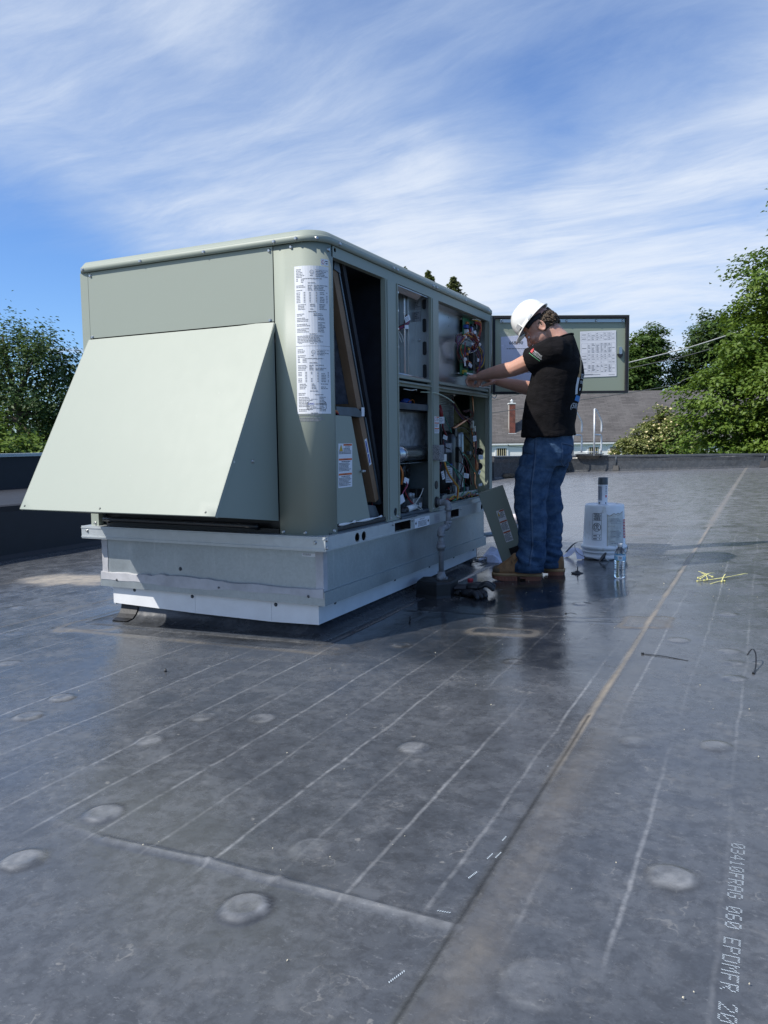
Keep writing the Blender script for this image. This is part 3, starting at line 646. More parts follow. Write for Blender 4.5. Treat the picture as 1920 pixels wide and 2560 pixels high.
for x_, z_ in ((-2.94, .137), (-1.809, .139), (-2.30, .142)): screw_at(curb, (x_, CY0 - .0125, z_), (0, -1, 0))
screw_at(curb, (-2.539, CY0 - .001, .214), (0, -1, 0))
mb = Print(M_front(CY0)); mb.r(0, -1.846, .313, -1.767, .328, .001); rr = random.Random(3); mb.words(1, -1.842, -1.80, .323, .003, rr, 1, .0016); mb.words(1, -1.842, -1.80, .318, .003, rr, 1, .0016); mb.build('sticker', [PAPER, INK], curb)
# membrane flashing turned up under the skirt
FX0, FX1, FY0, FY1 = SX0 + .03, SX1 - .035, SY0 + .035, SY1 - .04
FPROF = ((0, .16), (0, .085), (.006, .060), (.020, .038), (.042, .021), (.072, .011), (.11, .0075), (.155, .0065), (.162, -.01))
mb = MB(); rings = []
def frrect(off, zf, n=10):
    pts = []
    c_ = [(FX0 - off, FY0 - off), (FX1 + off, FY0 - off), (FX1 + off, FY1 + off), (FX0 - off, FY1 + off)]
    for k in range(4):
        a, b_ = c_[k], c_[(k + 1) % 4]
        for i in range(n): x_, y_ = a[0] + (b_[0] - a[0]) * i / n, a[1] + (b_[1] - a[1]) * i / n; pts.append(Vector((x_, y_, gz(x_, y_) + zf)))
    return pts
for off, zf in FPROF: rings.append(frrect(off, zf))
mb.loft(rings, cap=False); mb.build('flashing', EPDM2, curb)
# lapped corner cover on the flashing
mb = MB(); cx_ = [FX0 - .006, FX0 + .03, FX0 + .065, FX0 + .095, FX0 + .105]; cv = []
pf_ = [(0, .150), (0, .085), (.006, .060), (.020, .038), (.042, .021), (.072, .012)]
for i, xx in enumerate(cx_):
    for j, (o1, z1) in enumerate(pf_):
        sh_ = .012 if (i == 4 and j in (0, 5)) else 0; yy_ = FY0 - o1 - .0055; cv.append(Vector((xx - sh_, yy_, gz(xx, yy_) + z1 + .004)))
nj = len(pf_); mb.add(cv, [(i * nj + j, i * nj + j + 1, (i + 1) * nj + j + 1, (i + 1) * nj + j) for i in range(4) for j in range(nj - 1)])
mb.add([v + Vector((0, .005, -.004)) for v in cv], [(i * nj + j, (i + 1) * nj + j, (i + 1) * nj + j + 1, i * nj + j + 1) for i in range(4) for j in range(nj - 1)])
for i in (0, 4):
    for j in range(nj - 1): mb.add([cv[i * nj + j], cv[i * nj + j + 1], cv[i * nj + j + 1] + Vector((0, .005, -.004)), cv[i * nj + j] + Vector((0, .005, -.004))], [(0, 1, 2, 3), (3, 2, 1, 0)])
mb.build('corner_patch', BLKRUB, curb)

# ------------------------------------------------------------------ the rooftop unit
unit = thing('rooftop_unit', 'large sage green rooftop air handling unit with its side doors off', 'air conditioner', (-2.39, 4.0, ZRB))
BX0, BX1, BY0, BY1 = -3.062, -1.700, 2.894, 5.165
ZT = 1.655
# base rail
mb = MB(); mb.box((XL0, Y0, ZRB), (X0 - .004, Y0 + .006, ZRT)); mb.box((XL0, Y0 + .006, ZRT - .006), (X0 - .06, Y0 + .06, ZRT)); mb.box((XL0, Y0 + .006, ZRB), (XL0 + .006, Y1, ZRT)); mb.box((XL0 + .006, Y1 - .006, ZRB), (X0 - .006, Y1, ZRT))
mb.box((XL0, Y0 - .003, ZRB + .006), (X0 - .004, Y0 - .0002, ZRB + .012)); mb.box((XL0, Y0 - .003, ZRT - .012), (X0 - .004, Y0 - .0002, ZRT - .006))
mb.build('base_rail', GALV_RAIL, unit)
mb = MB()
mb.plate(rect(Y0, ZRB, Y1, ZRT), [rrect(3.555, .357, 3.755, .404, .004), rrect(4.268, .357, 4.476, .404, .004), circ(3.152, .379, .023, 20, .022), circ(3.217, .379, .023, 20, .022), circ(4.90, .38, .02)], M_right(X0), .004)
mb.box((X0 - .06, Y0 + .02, ZRT - .004), (X0 - .0041, Y1, ZRT)); mb.box((X0 - .0005, Y0 + .0, ZRB + .004), (X0 + .003, 3.548, ZRB + .009))
mb.build('base_rail', GALV_RAIL, unit)
for a, b_ in ((3.50, 3.80), (4.22, 4.52), (3.10, 3.27), (4.86, 4.94)):
    mb = MB(); mb.box((X0 - .075, a, ZRB + .001), (X0 - .005, a + .003, ZRT - .006)); mb.box((X0 - .075, b_ - .003, ZRB + .001), (X0 - .005, b_, ZRT - .006)); mb.box((X0 - .078, a, ZRB + .001), (X0 - .0755, b_, ZRT - .006)); mb.build('fork_pocket', BLK, unit)
hs = MB(); hs.lathe([(.009, 0), (.009, .0015), (.0062, .002), (.0062, .006), (.0055, .007)], (0, 0, 0), seg=6)
hexm = hs.mesh('screw', SCREWM)
hq = MB(); hq.lathe([(.0048, 0), (.0045, .0015), (.003, .003)], (0, 0, 0), seg=8); hexs = hq.mesh('rivet', simple('rivet_grey', (.16, .17, .16), .5, metal=.4))
for y_, z_ in ((2.872, .400), (2.872, .365), (3.53, .402), (3.77, .40), (4.245, .402), (4.50, .40)): screw_at(unit, (X0 + .0005, y_, z_), (1, 0, 0), hexm)
for x_ in (XL0 + .04, X0 - .05): screw_at(unit, (x_, Y0 - .0005, .388), (0, -1, 0), hexm)
# important label and grey maker plate on the rail
lb = Print(M_right(X0)); lb.r(0, 3.80, .3515, 4.005, .403, .0010)
lb.text(1, 'IMPORTANT', 3.902, .390, .0125, .0014, 'c'); rr = random.Random(5)
for k in range(5): lb.words(1, 3.845, 3.962, .382 - .0062 * k, .004, rr, 1, .0014)
for s_ in (-1, 1):
    c_ = 3.902 + s_ * .084; lb.poly(1, [(c_ + s_ * .012, .377), (c_ - s_ * .004, .377 + .012), (c_ - s_ * .004, .377 - .012)][::s_], .0014); lb.r(1, c_ - .010 * (s_ > 0) - .0 , .374, c_ + .010 * (s_ < 0), .380, .0014)
lb.build('important_label', [PAPER, INK], unit)
lb = Print(M_right(X0)); lb.r(0, 4.073, .352, 4.158, .403, .0010); lb.r(1, 4.079, .356, 4.152, .399, .0013); lb.r(0, 4.083, .3595, 4.148, .3955, .0016)
for k in range(5): lb.r(1, 4.088 + .012 * k, .364, 4.096 + .012 * k, .392, .0019)
lb.build('maker_plate', [SEALANT, GREYINK], unit)

# front (left in the photograph) face
mb = MB(); mb.box((BX0, BY0, ZRT), (-3.0115, BY0 + .003, ZT)); mb.box((BX0, BY0 + .003, ZRT), (BX0 + .003, BY0 + .06, ZT)); mb.box((-3.0145, BY0 + .003, ZRT), (-3.0115, BY0 + .03, ZT)); mb.build('corner_post', GREEN, unit)
screw_at(unit, (-3.035, BY0, .424), (0, -1, 0), hexm)
ZA, HF_Y, HF_Z, HB = 1.332, 2.441, .5335, .472   # hood apex height, front edge, front edge height, back edge height
HX0, HX1 = -3.017, -1.929
mb = MB(); mb.box((-3.0085, BY0 - .001, ZA + .006), (-1.9315, BY0 + .0015, ZT - .001)); mb.box((-3.0085, BY0 + .0015, ZT - .03), (-1.9315, BY0 + .02, ZT - .001)); mb.build('front_panel', GREEN, unit)
for x_, z_ in ((-2.991, 1.637), (-1.947, 1.637), (-2.996, 1.343), (-1.951, 1.343)): screw_at(unit, (x_, BY0 - .0012, z_), (0, -1, 0), hexm)
# hood: sloping sheet, two triangular cheeks, mesh underneath
hood = MB()
A0, A1 = Vector((HX0, BY0 - .004, ZA)), Vector((HX1, BY0 - .004, ZA)); F0, F1 = Vector((HX0, HF_Y, HF_Z)), Vector((HX1, HF_Y, HF_Z))
nh = (A1 - A0).cross(F0 - A0).normalized(); nh = nh if nh.y < 0 else -nh
NX, NY = 12, 14; vs = []; fs = []
for j in range(NY + 1):
    for i in range(NX + 1):
        u, v_ = i / NX, j / NY; q = A0.lerp(A1, u).lerp(F0.lerp(F1, u), v_)
        bul = .0045 * math.sin(math.pi * u) * math.sin(math.pi * v_) + .006 * math.exp(-((u - .93) / .07) ** 2 - (v_ / .05) ** 2)
        vs.append(q + nh * bul)
for j in range(NY):
    for i in range(NX): a = j * (NX + 1) + i; fs.append((a, a + NX + 1, a + NX + 2, a + 1))
hood.add(vs, fs, True)
hood.add([q - nh * .0015 for q in vs], [tuple(reversed(f)) for f in fs], True)
for P, Q, ax in ((A0, F0, -1), (A1, F1, 1)):   # folded side returns
    hood.prism([P + Vector((ax * .0005, 0, 0)), Q + Vector((ax * .0005, 0, 0)), Q + Vector((ax * .0005, 0, 0)) - nh * .018, P + Vector((ax * .0005, 0, 0)) - nh * .018], (ax * .002, 0, 0))
hood.prism([F0, F1, F1 + Vector((0, .002, -.003)), F0 + Vector((0, .002, -.003))], (0, .002, 0))
hood.prism([F0 + Vector((.003, .003, -.0005)), F1 + Vector((-.003, .003, -.0005)), F1 + Vector((-.003, .022, -.0045)), F0 + Vector((.003, .022, -.0045))], (0, 0, .0015))
hoodo = hood.build('intake_hood', GREEN, unit)
for xs_, nm in ((HX0 + .004, 0), (HX1 - .004, 1)):
    mb = MB(); mb.prism([(xs_, BY0 - .001, ZA - .018), (xs_, HF_Y + .012, HF_Z + .004), (xs_, HF_Y + .012, HF_Z - .004), (xs_, BY0 - .001, HB)], ((.0015 if nm == 0 else -.0015), 0, 0)); mb.build('hood_cheek', GREEN, hoodo)
for y_, z_ in ((2.575, .741), (2.708, .740)): screw_at(hoodo, (HX1 - .0035, y_, z_), (1, 0, 0), hexm)
for u in (.02, .44, .955):
    q = F0.lerp(F1, u) + Vector((0, .008, .014)); screw_at(hoodo, q + nh * .001, nh, hexs)
mm, t, b = newmat('perforated_screen'); o_ = t.obj(); vo = t.add('ShaderNodeTexVoronoi'); t.put(vo.inputs['Vector'], t.mapping(o_, sc=(1, 1, .2))); vo.inputs['Scale'].default_value = 78; vo.inputs['Randomness'].default_value = .0
t.put(b.inputs['Base Color'], t.mix(t.ramp(vo.outputs['Distance'], .26, .34), (.01, .01, .01, 1), (.42, .43, .44, 1))); b.inputs['Roughness'].default_value = .4; b.inputs['Metallic'].default_value = .4
mb = MB(); mb.prism([(HX0 + .006, HF_Y + .025, HF_Z - .004), (HX1 - .006, HF_Y + .025, HF_Z - .004), (HX1 - .006, BY0 - .001, HB + .004), (HX0 + .006, BY0 - .001, HB + .004)], (0, 0, .002)); mb.build('hood_screen', mm, hoodo)
# dark recess below and behind the hood
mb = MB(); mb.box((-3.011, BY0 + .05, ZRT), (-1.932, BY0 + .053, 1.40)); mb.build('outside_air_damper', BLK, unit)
mb = MB(); mb.box((-2.97, BY0 + .012, ZRT + .001), (-1.94, BY0 + .046, ZRT + .022)); mb.build('damper_sill', BLKRUB, unit)
mb = MB(); mb.tube(smooth_path([(-2.955, BY0 + .01, .437), (-2.935, BY0 - .006, .446), (-2.9, BY0 - .012, .449), (-2.1, BY0 - .012, .446), (-2.07, BY0 - .004, .443), (-2.05, BY0 + .012, .437)], 4), .0125, 10); mb.build('rain_gasket', simple('black_gasket', (.012, .015, .02), .22, var=.2), unit)
# rounded corner column
RC = .10; ARC = RC * math.pi / 2
def prof(u, off=0.0):
    f_ = (BX1 - RC) - (-1.927)
    if u <= f_: return (-1.927 + u, BY0 - off)
    a = min((u - f_) / RC, math.pi / 2); return (BX1 - RC + (RC + off) * math.sin(a), BY0 + RC - (RC + off) * math.cos(a))
UEND = (BX1 - RC + 1.927) + ARC
mb = MB(); us = [0, .06, .127 - .0] + [(BX1 - RC + 1.927) + ARC * k / 14 for k in range(15)]; us = sorted(set(us))
ro = [prof(u) for u in us]; ri = [prof(u, -.003) for u in us][::-1]
loop = ro + [(BX1 + .0, BY0 + RC + .012)] + [(BX1 - .003, BY0 + RC + .012)] + ri
mb.loft([[Vector((x_, y_, z_)) for x_, y_ in loop] for z_ in (ZRT, ZT)], sm=False)
for i, f_ in enumerate(mb.f): mb.smooth[i] = len(f_) == 4
col = mb.build('corner_column', GREEN, unit)
for x_, z_ in ((-1.837, 1.640), (-1.91, .424), (-1.797, .424)): screw_at(unit, (x_, BY0, z_), (0, -1, 0), hexm)
for uu, z_ in ((.262, 1.63), (.268, .428)):
    x_, y_ = prof(uu); a = (uu - (BX1 - RC + 1.927)) / RC; screw_at(unit, (x_, y_, z_), (math.sin(a), -math.cos(a), 0), hexm)
# long rating label wrapped round the column
def Mcol(u, v, off=0):
    x_, y_ = prof(u, off); return Vector((x_, y_, v))
def wrapped_rect(pr, mi, u0, v0, u1, v1, off):
    pr.r(mi, u0, v0, u1, v1, off, n=max(1, int((u1 - u0) / .012)))
lb = Print(Mcol); wrapped_rect(lb, 0, .104, .938, .262, 1.557, .0009); rr = random.Random(11)
def rows(v, cols, h=.0048, mi=1, f_=None):
    for (a, b_) in cols: 
        if rr.random() < .93: lb.words(mi, a, b_, v, h, rr, f_ or rr.uniform(.55, 1), .0015)
def sheet(vt):
    lb.text(1, 'Packaged Air Unit', .196, vt - .018, .0085, .0016)
    for k in range(4): rows(vt - .024 - .0064 * k, [(.198, .258)])
    for k in range(6): rows(vt - .014 - .0064 * k, [(.112, .150)], f_=rr.uniform(.6, 1))
    lb.ring(1, .182, vt - .024, .0088, .0074); lb.text(1, 'UL', .182, vt - .0285, .010, .0016, 'c'); rows(vt - .040, [(.174, .190)])
    for k in range(3): rows(vt - .054 - .0064 * k, [(.112, .128), (.135, .155)])
    lb.words(1, .145, .225, vt - .053, .005, rr, 1, .0015); lb.words(1, .165, .198, vt - .071, .0052, rr, 1, .0015)
    for k in range(4): rows(vt - .081 - .0064 * k, [(.112, .156), (.164, .184), (.190, .256)])
    for k in range(7): rows(vt - .110 - .0066 * k, [(.112, .130), (.146, .153), (.170, .176), (.197, .203), (.215, .236), (.246, .252)], f_=1)
    for k in range(4): rows(vt - .160 - .0064 * k, [(.118, .156), (.172, .196), (.212, .250)])
    lb.words(1, .165, .198, vt - .190, .0055, rr, 1, .0015)
    for k in range(2): rows(vt - .199 - .0064 * k, [(.112, .150), (.186, .236)])
    for k in range(10): rows(vt - .216 - .0064 * k, [(.112, .176), (.205, .240)])
    lb.words(1, .168, .198, vt - .283, .005, rr, 1, .0015)
    for k in range(5): rows(vt - .291 - .0062 * k, [(.112, .228)], f_=rr.uniform(.8, 1))
sheet(1.555); lb.words(1, .118, .137, 1.234, .004, rr, 1); lb.words(1, .170, .198, 1.232, .004, rr, 1); wrapped_rect(lb, 2, .104, 1.2235, .262, 1.2245, .0014)
sheet(1.222)
lb.words(1, .17, .195, .918 + .08, .004, rr, 1); ro_ = rrect(.150, .953, .236, .990, .010); ri_ = rrect(.152, .955, .234, .988, .009); lb.mi = 2
lb.add([lb.M(a, b_, .0015) for a, b_ in ro_ + ri_], [(i, (i + 1) % 20, 20 + (i + 1) % 20, 20 + i) for i in range(20)])
lb.text(3, 'AHRI', .155, .976, .0120, .0016); lb.text(2, 'CERTIFIED', .184, .976, .0095, .0016)
for k in range(3): lb.words(1, .155, .155 + (.025, .035, .06)[k], .970 - .0055 * k, .0045, rr, 1)
lb.build('rating_label', [PAPER, GREYINK, INK, BLUEINK], unit)
lb = Print(Mcol); wrapped_rect(lb, 0, .222, 1.5605, .262, 1.588, .0009); lb.mi = 1
lb.poly(1, [(.233 + .008, 1.574), (.233, 1.584), (.233 - .008, 1.574), (.233, 1.564)]); lb.poly(0, [(.233 + .006, 1.574), (.233, 1.5815), (.233 - .006, 1.574), (.233, 1.5665)], .0018); lb.ellip(lb.M(.233, 1.573, .0012), (.0025, .0008, .0035), seg=6, rings=4)
lb.mi = 2; lb.words(2, .244, .259, 1.577, .005, rr, 1); lb.words(2, .246, .257, 1.568, .005, rr, 1); lb.build('flammability_label', [PAPER, REDINK, INK], unit)

# lid with the condenser fan opening in its top
LX0, LX1, LY0, LY1 = BX0 - .005, BX1 + .013, BY0 - .016, BY1 + .016
def lidring(ins, z_, r0=.10):
    out = []
    for cx, cy, a0, r_ in ((LX1, LY1, 0, .05), (LX0, LY1, 90, .05), (LX0, LY0, 180, .045), (LX1, LY0, 270, .115)):
        sx = -1 if cx == LX1 else 1; sy = -1 if cy == LY1 else 1
        ccx, ccy = cx + sx * r_, cy + sy * r_
        for k in range(9): a = R_(a0 + 90 * k / 8); out.append(Vector((ccx + (r_ - ins) * math.cos(a), ccy + (r_ - ins) * math.sin(a), z_)))
    return out
mb = MB(); mb.loft([lidring(.012, ZT + .001), lidring(.0, ZT + .0015), lidring(0, ZT + .0255), lidring(.0025, ZT + .0275), lidring(.005, ZT + .0285), lidring(.0065, ZT + .0315), lidring(.020, ZT + .0485), lidring(.024, ZT + .0515), lidring(.03, ZT + .053)], cap=False)
FANC = (-2.30, 4.42); FANR = .29
hole = [(FANC[0] + FANR * math.cos(2 * math.pi * k / 40), FANC[1] + FANR * math.sin(2 * math.pi * k / 40)) for k in range(40)]
mb.plate([(q.x, q.y) for q in lidring(.03, 0)], [hole], lambda u, v, off: Vector((u, v, ZT + .053 + off)), .004)
mb.build('roof_lid', GREEN, unit)
mb = MB()
for k in range(1, 7): mb.tube([(FANC[0] + FANR * k / 6.5 * math.cos(a), FANC[1] + FANR * k / 6.5 * math.sin(a), ZT + .058) for a in np.linspace(0, 2 * math.pi, 40, endpoint=False)], .0022, 5, closed=True)
for k in range(6): a = math.pi * k / 6; mb.tube([(FANC[0] + (FANR + .02) * math.cos(a), FANC[1] + (FANR + .02) * math.sin(a), ZT + .061), (FANC[0] - (FANR + .02) * math.cos(a), FANC[1] - (FANR + .02) * math.sin(a), ZT + .061)], .0022, 5)
mb.build('fan_guard', BLK, unit)
for x_ in (-3.026, -2.658, -2.287, -1.913, -1.803): screw_at(unit, (x_, LY0 - .0003, ZT + .0125), (0, -1, 0), hexm)
for y_ in (3.045, 3.585, 3.632, 4.10, 4.155, 4.62, 5.06): screw_at(unit, (LX1 + .0003, y_, ZT + .0125), (1, 0, 0), hexm)
screw_at(unit, (LX1 - .034, LY0 + .034, ZT + .0125), (.7, -.7, 0), hexm)
# back and left skins (seen only from elsewhere)
mb = MB(); mb.box((BX0, BY0 + .06, ZRT), (BX0 + .003, 4.08, ZT)); mb.build('side_skin', GREEN, unit)
mb = MB(); mb.box((BX0 + .003, 4.0801, ZRT), (BX0 + .03, BY1 - .003, ZT - .05)); mb.build('condenser_coil', DARKSTEEL, unit)
mb = MB(); mb.box((BX0, BY1 - .003, ZRT), (-1.79, BY1, ZT)); mb.build('rear_skin', GREEN, unit)
mb = MB(); mb.box((BX0 + .003, BY0 + .055, ZRT + .0005), (BX1 - .004, BY1 - .004, ZRT + .006)); mb.build('drain_floor', DARKSTEEL, unit)

# side frame: top bar, posts, mid bars (all flat plates with turned flanges)
XR = BX1; MR = M_right(XR)
mb = MB(); mb.plate(rect(2.996, 1.607, 5.160, 1.654), [circ(3.028, 1.640, .010)], MR, .003)
mb.box((XR - .03, 2.996, 1.607), (XR - .0031, 5.16, 1.6095)); mb.build('top_bar', GREEN, unit)
mb = MB(); mb.box((XR - .03, 2.996, ZRT + .003), (XR - .0015, 2.9995, 1.6065)); mb.box((XR - .004, 2.9998, ZRT + .003), (XR - .001, 3.008, 1.6065)); mb.build('jamb', GREEN, unit)
def post(y0_, y1_, holes, ribs, z1_=1.6065, nm='post'):
    mb = MB(); mb.plate(rect(y0_, ZRT + .003, y1_, z1_), holes, M_right(XR + .004), .003)
    mb.box((XR - .016, y0_, ZRT + .003), (XR + .0009, y0_ + .003, z1_)); mb.box((XR - .016, y1_ - .003, ZRT + .003), (XR + .0009, y1_, z1_))
    for (a, b_, h_) in ribs: mb.bbox((XR + .0042, a, ZRT + .01), (XR + .0042 + h_, b_, z1_ - .002), .002)
    return mb.build(nm, GREEN, unit)
post(3.503, 3.650, [circ(3.603, .458, .019, 18, .021)], [(3.505, 3.513, .006), (3.530, 3.5365, .004), (3.642, 3.650, .006)])
post(4.082, 4.204, [circ(4.150, .466, .026, 20, .030)], [(4.083, 4.090, .006), (4.110, 4.1155, .004)])
mb = MB(); mb.lathe([(.024, 0), (.024, .003), (.020, .004)], (XR + .004, 4.152, .565), (1, 0, 0), 20); mb.build('knockout_plug', BLK, unit)
mb = MB(); mb.lathe([(.030, 0), (.033, .004), (.030, .012), (.018, .014)], (XR + .003, 4.150, .466), (1, 0, 0), 20); mb.build('pipe_grommet', BLKRUB, unit)
mb = MB(); mb.box((XR - .09, 3.58, .44), (XR - .02, 3.63, .48)); mb.build('hole_backing', BLK, unit)
mb = MB(); mb.plate(rect(5.084, ZRT + .003, 5.160, 1.6065), [], M_right(XR + .004), .003); mb.box((XR - .09, 5.1601, ZRT + .003), (XR + .004, 5.163, ZT - .001)); mb.bbox((XR + .0042, 5.088, ZRT + .01), (XR + .011, 5.096, 1.604), .002); mb.box((XR - .02, 5.084, ZRT + .003), (XR + .0009, 5.087, 1.606)); mb.build('corner_post', GREEN, unit)
for y_ in (3.54, 3.625, 4.10, 4.19, 5.12): 
    for z_ in (.432,): screw_at(unit, (XR + .0042, y_, z_), (1, 0, 0), hexm)
# mid bars between the upper and the lower compartments: a drip ledge over a flat bar
for (a, b_) in ((3.652, 4.080), (4.206, 5.082)):
    mb = MB(); mb.box((XR - .03, a, 1.122), (XR + .002, b_, 1.125)); mb.box((XR - .001, a, 1.098), (XR + .002, b_, 1.1219))
    mb.prism([(XR + .002, a, 1.118), (XR + .022, a + .012, 1.112), (XR + .022, b_ - .006, 1.112), (XR + .002, b_, 1.118)], (0, 0, .002)); mb.build('drip_bar', GREEN, unit)
    mb = MB(); mb.box((XR - .03, a, 1.138), (XR + .006, b_, 1.141)); mb.box((XR + .004, a, 1.1412), (XR + .006, b_, 1.152)); mb.box((XR - .03, a, 1.1412), (XR - .028, b_, 1.16)); mb.build('sill', GREEN, unit)
# inner walls of the sections
mb = MB(); mb.box((BX0 + .004, 3.576, ZRT + .007), (XR - .055, 3.582, ZT - .002)); mb.build('bulkhead', NAVY, unit)
mb = MB(); mb.box((BX0 + .004, 4.196, ZRT + .007), (XR - .016, 4.201, ZT - .002)); mb.build('bulkhead', DARKSTEEL, unit)
mb = MB(); mb.box((BX0 + .004, BY0 + .06, ZT - .02), (XR - .034, 3.575, ZT - .004)); mb.build('duct_liner', NAVY, unit)
mb = MB(); mb.box((BX0 + .004, 3.583, ZT - .02), (XR - .034, 4.195, ZT - .004)); mb.build('duct_liner', NAVY, unit)
mb = MB(); mb.plate(rect(-1.93, ZRT + .007, XR - .0035, 1.118), [circ(-1.765, .738, .026), circ(-1.768, .638, .025), rrect(-1.852, .56, -1.845, .60, .003)], lambda u, v, off: Vector((u, 5.105 - off, v)), .003)
mb.box((-1.838, 5.098, ZRT + .007), (-1.834, 5.1048, 1.118)); mb.box((-1.806, 5.100, ZRT + .007), (-1.802, 5.1048, 1.118))
mb.build('end_wall', DGREEN, unit)
mb = MB(); mb.box((-2.95, 5.112, ZRT + .007), (-1.935, 5.116, ZT - .06)); mb.box((-1.934, 5.13, ZRT + .007), (XR - .01, 5.133, 1.118)); mb.build('end_wall', DARKSTEEL, unit)  # rear stretch of end wall made dark to stand for its shade
mb = MB(); mb.box((-2.58, 5.045, ZRT + .007), (-1.815, 5.05, 1.117)); mb.build('added_dark_sheet', SHADE_SHEET, unit)  # added sheet, coloured dark to keep the sun patch off this side
mb = MB(); mb.lathe([(.0255, 0), (.0265, .003), (.022, .003), (.022, -.012)], (-1.765, 5.1045, .738), (0, -1, 0), 22, capb=False, capt=False); mb.ellip((-1.762, 5.118, .733), (.014, .004, .014)); mb.build('knockout_ring', BLK, unit)

# ---- section 1: filters and the cut panel
def slab(mb, p0, p1, th, x0_, x1_):       # slab in the YZ plane from p0 to p1, thickness to the right
    d_ = Vector((0, p1[0] - p0[0], p1[1] - p0[1])).normalized(); n_ = Vector((0, -d_.z, d_.y)); n_ = n_ if n_.y > 0 else -n_
    a = Vector((x0_, *p0)); b_ = Vector((x0_, *p1)); mb.prism([a, b_, b_ + n_ * th, a + n_ * th], (x1_ - x0_, 0, 0)); return d_, n_
FXI = XR - .58
for (p0, p1) in (((3.082, 1.567), (3.300, .962)), ((3.312, .928), (3.472, .515))):
    d_ = Vector((0, p1[0] - p0[0], p1[1] - p0[1])); L1 = d_.length; d_.normalize(); n_ = Vector((0, -d_.z, d_.y)); n_ = n_ if n_.y > 0 else -n_
    def Pf(s_, o_, x_): return Vector((x_, *p0)) + d_ * s_ + n_ * o_
    fil = MB(); xf = XR - .045
    fil.prism([Pf(0, 0, xf), Pf(L1, 0, xf), Pf(L1, .044, xf), Pf(0, .044, xf)], (-.012, 0, 0))
    fil.prism([Pf(0, 0, FXI), Pf(L1, 0, FXI), Pf(L1, .044, FXI), Pf(0, .044, FXI)], (-.012, 0, 0))
    for s_ in (0, L1 - .004): fil.prism([Pf(s_, 0, FXI), Pf(s_ + .004, 0, FXI), Pf(s_ + .004, .044, FXI), Pf(s_, .044, FXI)], (xf - FXI - .0121, 0, 0))
    for (xa, xb) in ((xf - .0121, xf - .042),): fil.prism([Pf(.004, 0, xa), Pf(L1 - .004, 0, xa), Pf(L1 - .004, .002, xa), Pf(.004, .002, xa)], (xb - xa, 0, 0))
    for s_ in (.004, L1 - .034): fil.prism([Pf(s_, 0, FXI), Pf(s_ + .03, 0, FXI), Pf(s_ + .03, .002, FXI), Pf(s_, .002, FXI)], (xf - .0421 - FXI, 0, 0))
    fo = fil.build('air_filter', CARDB, unit)
    med = MB(); med.prism([Pf(.02, .006, FXI + .001), Pf(L1 - .02, .006, FXI + .001), Pf(L1 - .02, .030, FXI + .001), Pf(.02, .030, FXI + .001)], (xf - .014 - FXI, 0, 0)); med.build('filter_media', FILT, fo)
    if p0[0] > 3.2:
        pr = Print(planeM(Pf(.135, .012, xf), -d_, Vector((0, 0, 1)) - d_ * d_.z)) if False else None
        mq = lambda u, v, off=0: Pf(.115 + u, .010 + v, xf + off); pr = Print(lambda u, v, off=0: mq(u, v, off)); pr.r(0, 0, 0, .135, .024, .0008); rr = random.Random(2); pr.words(1, .01, .125, .005, .014, rr, 1, .0014); pr.build('filter_label', [PAPER, BLUEINK], fo)
# metal rack channels and black gaskets beside the filters
mb = MB(); d_, n_ = slab(mb, (3.130, 1.575), (3.355, .955), .010, FXI, XR - .04); slab(mb, (3.365, .93), (3.520, .50), .010, FXI, XR - .04)
mb.prism([(XR - .038, 3.085, 1.575), (XR - .038, 3.095, 1.625), (XR - .038, 3.128, 1.62), (XR - .038, 3.145, 1.565)], (-.5, 0, 0)); mb.build('filter_rack', DARKSTEEL, unit)
mb = MB(); slab(mb, (3.146, 1.632), (3.400, .93), .026, FXI, XR - .035); slab(mb, (3.400, .93), (3.535, .50), .022, FXI, XR - .036); mb.build('rack_gasket', BLKF, unit)
mb = MB(); mb.prism([(XR - .034, 3.075, .974), (XR - .034, 3.265, .974), (XR - .034, 3.318, .957), (XR - .034, 3.312, .930), (XR - .034, 3.240, .934), (XR - .034, 3.08, .936)], (-.54, 0, 0)); mb.build('rack_rail', DARKSTEEL, unit)
mb = MB(); mb.prism([(XR - .034, 3.34, .515), (XR - .034, 3.45, .50), (XR - .034, 3.495, .445), (XR - .034, 3.36, .438)], (-.54, 0, 0)); mb.build('rack_rail', DARKSTEEL, unit)
mb = MB(); mb.box((XR - .036, 3.318, .936), (XR - .033, 3.345, .978)); mb.build('tag_label', PAPER, unit)
mb = MB(); mb.prism([(XR - .006, 3.009, .933), (XR - .006, 3.162, .931), (XR - .006, 3.338, .443), (XR - .006, 3.006, .453)], (-.004, 0, 0)); pan = mb.build('cut_panel', GREEN, unit)
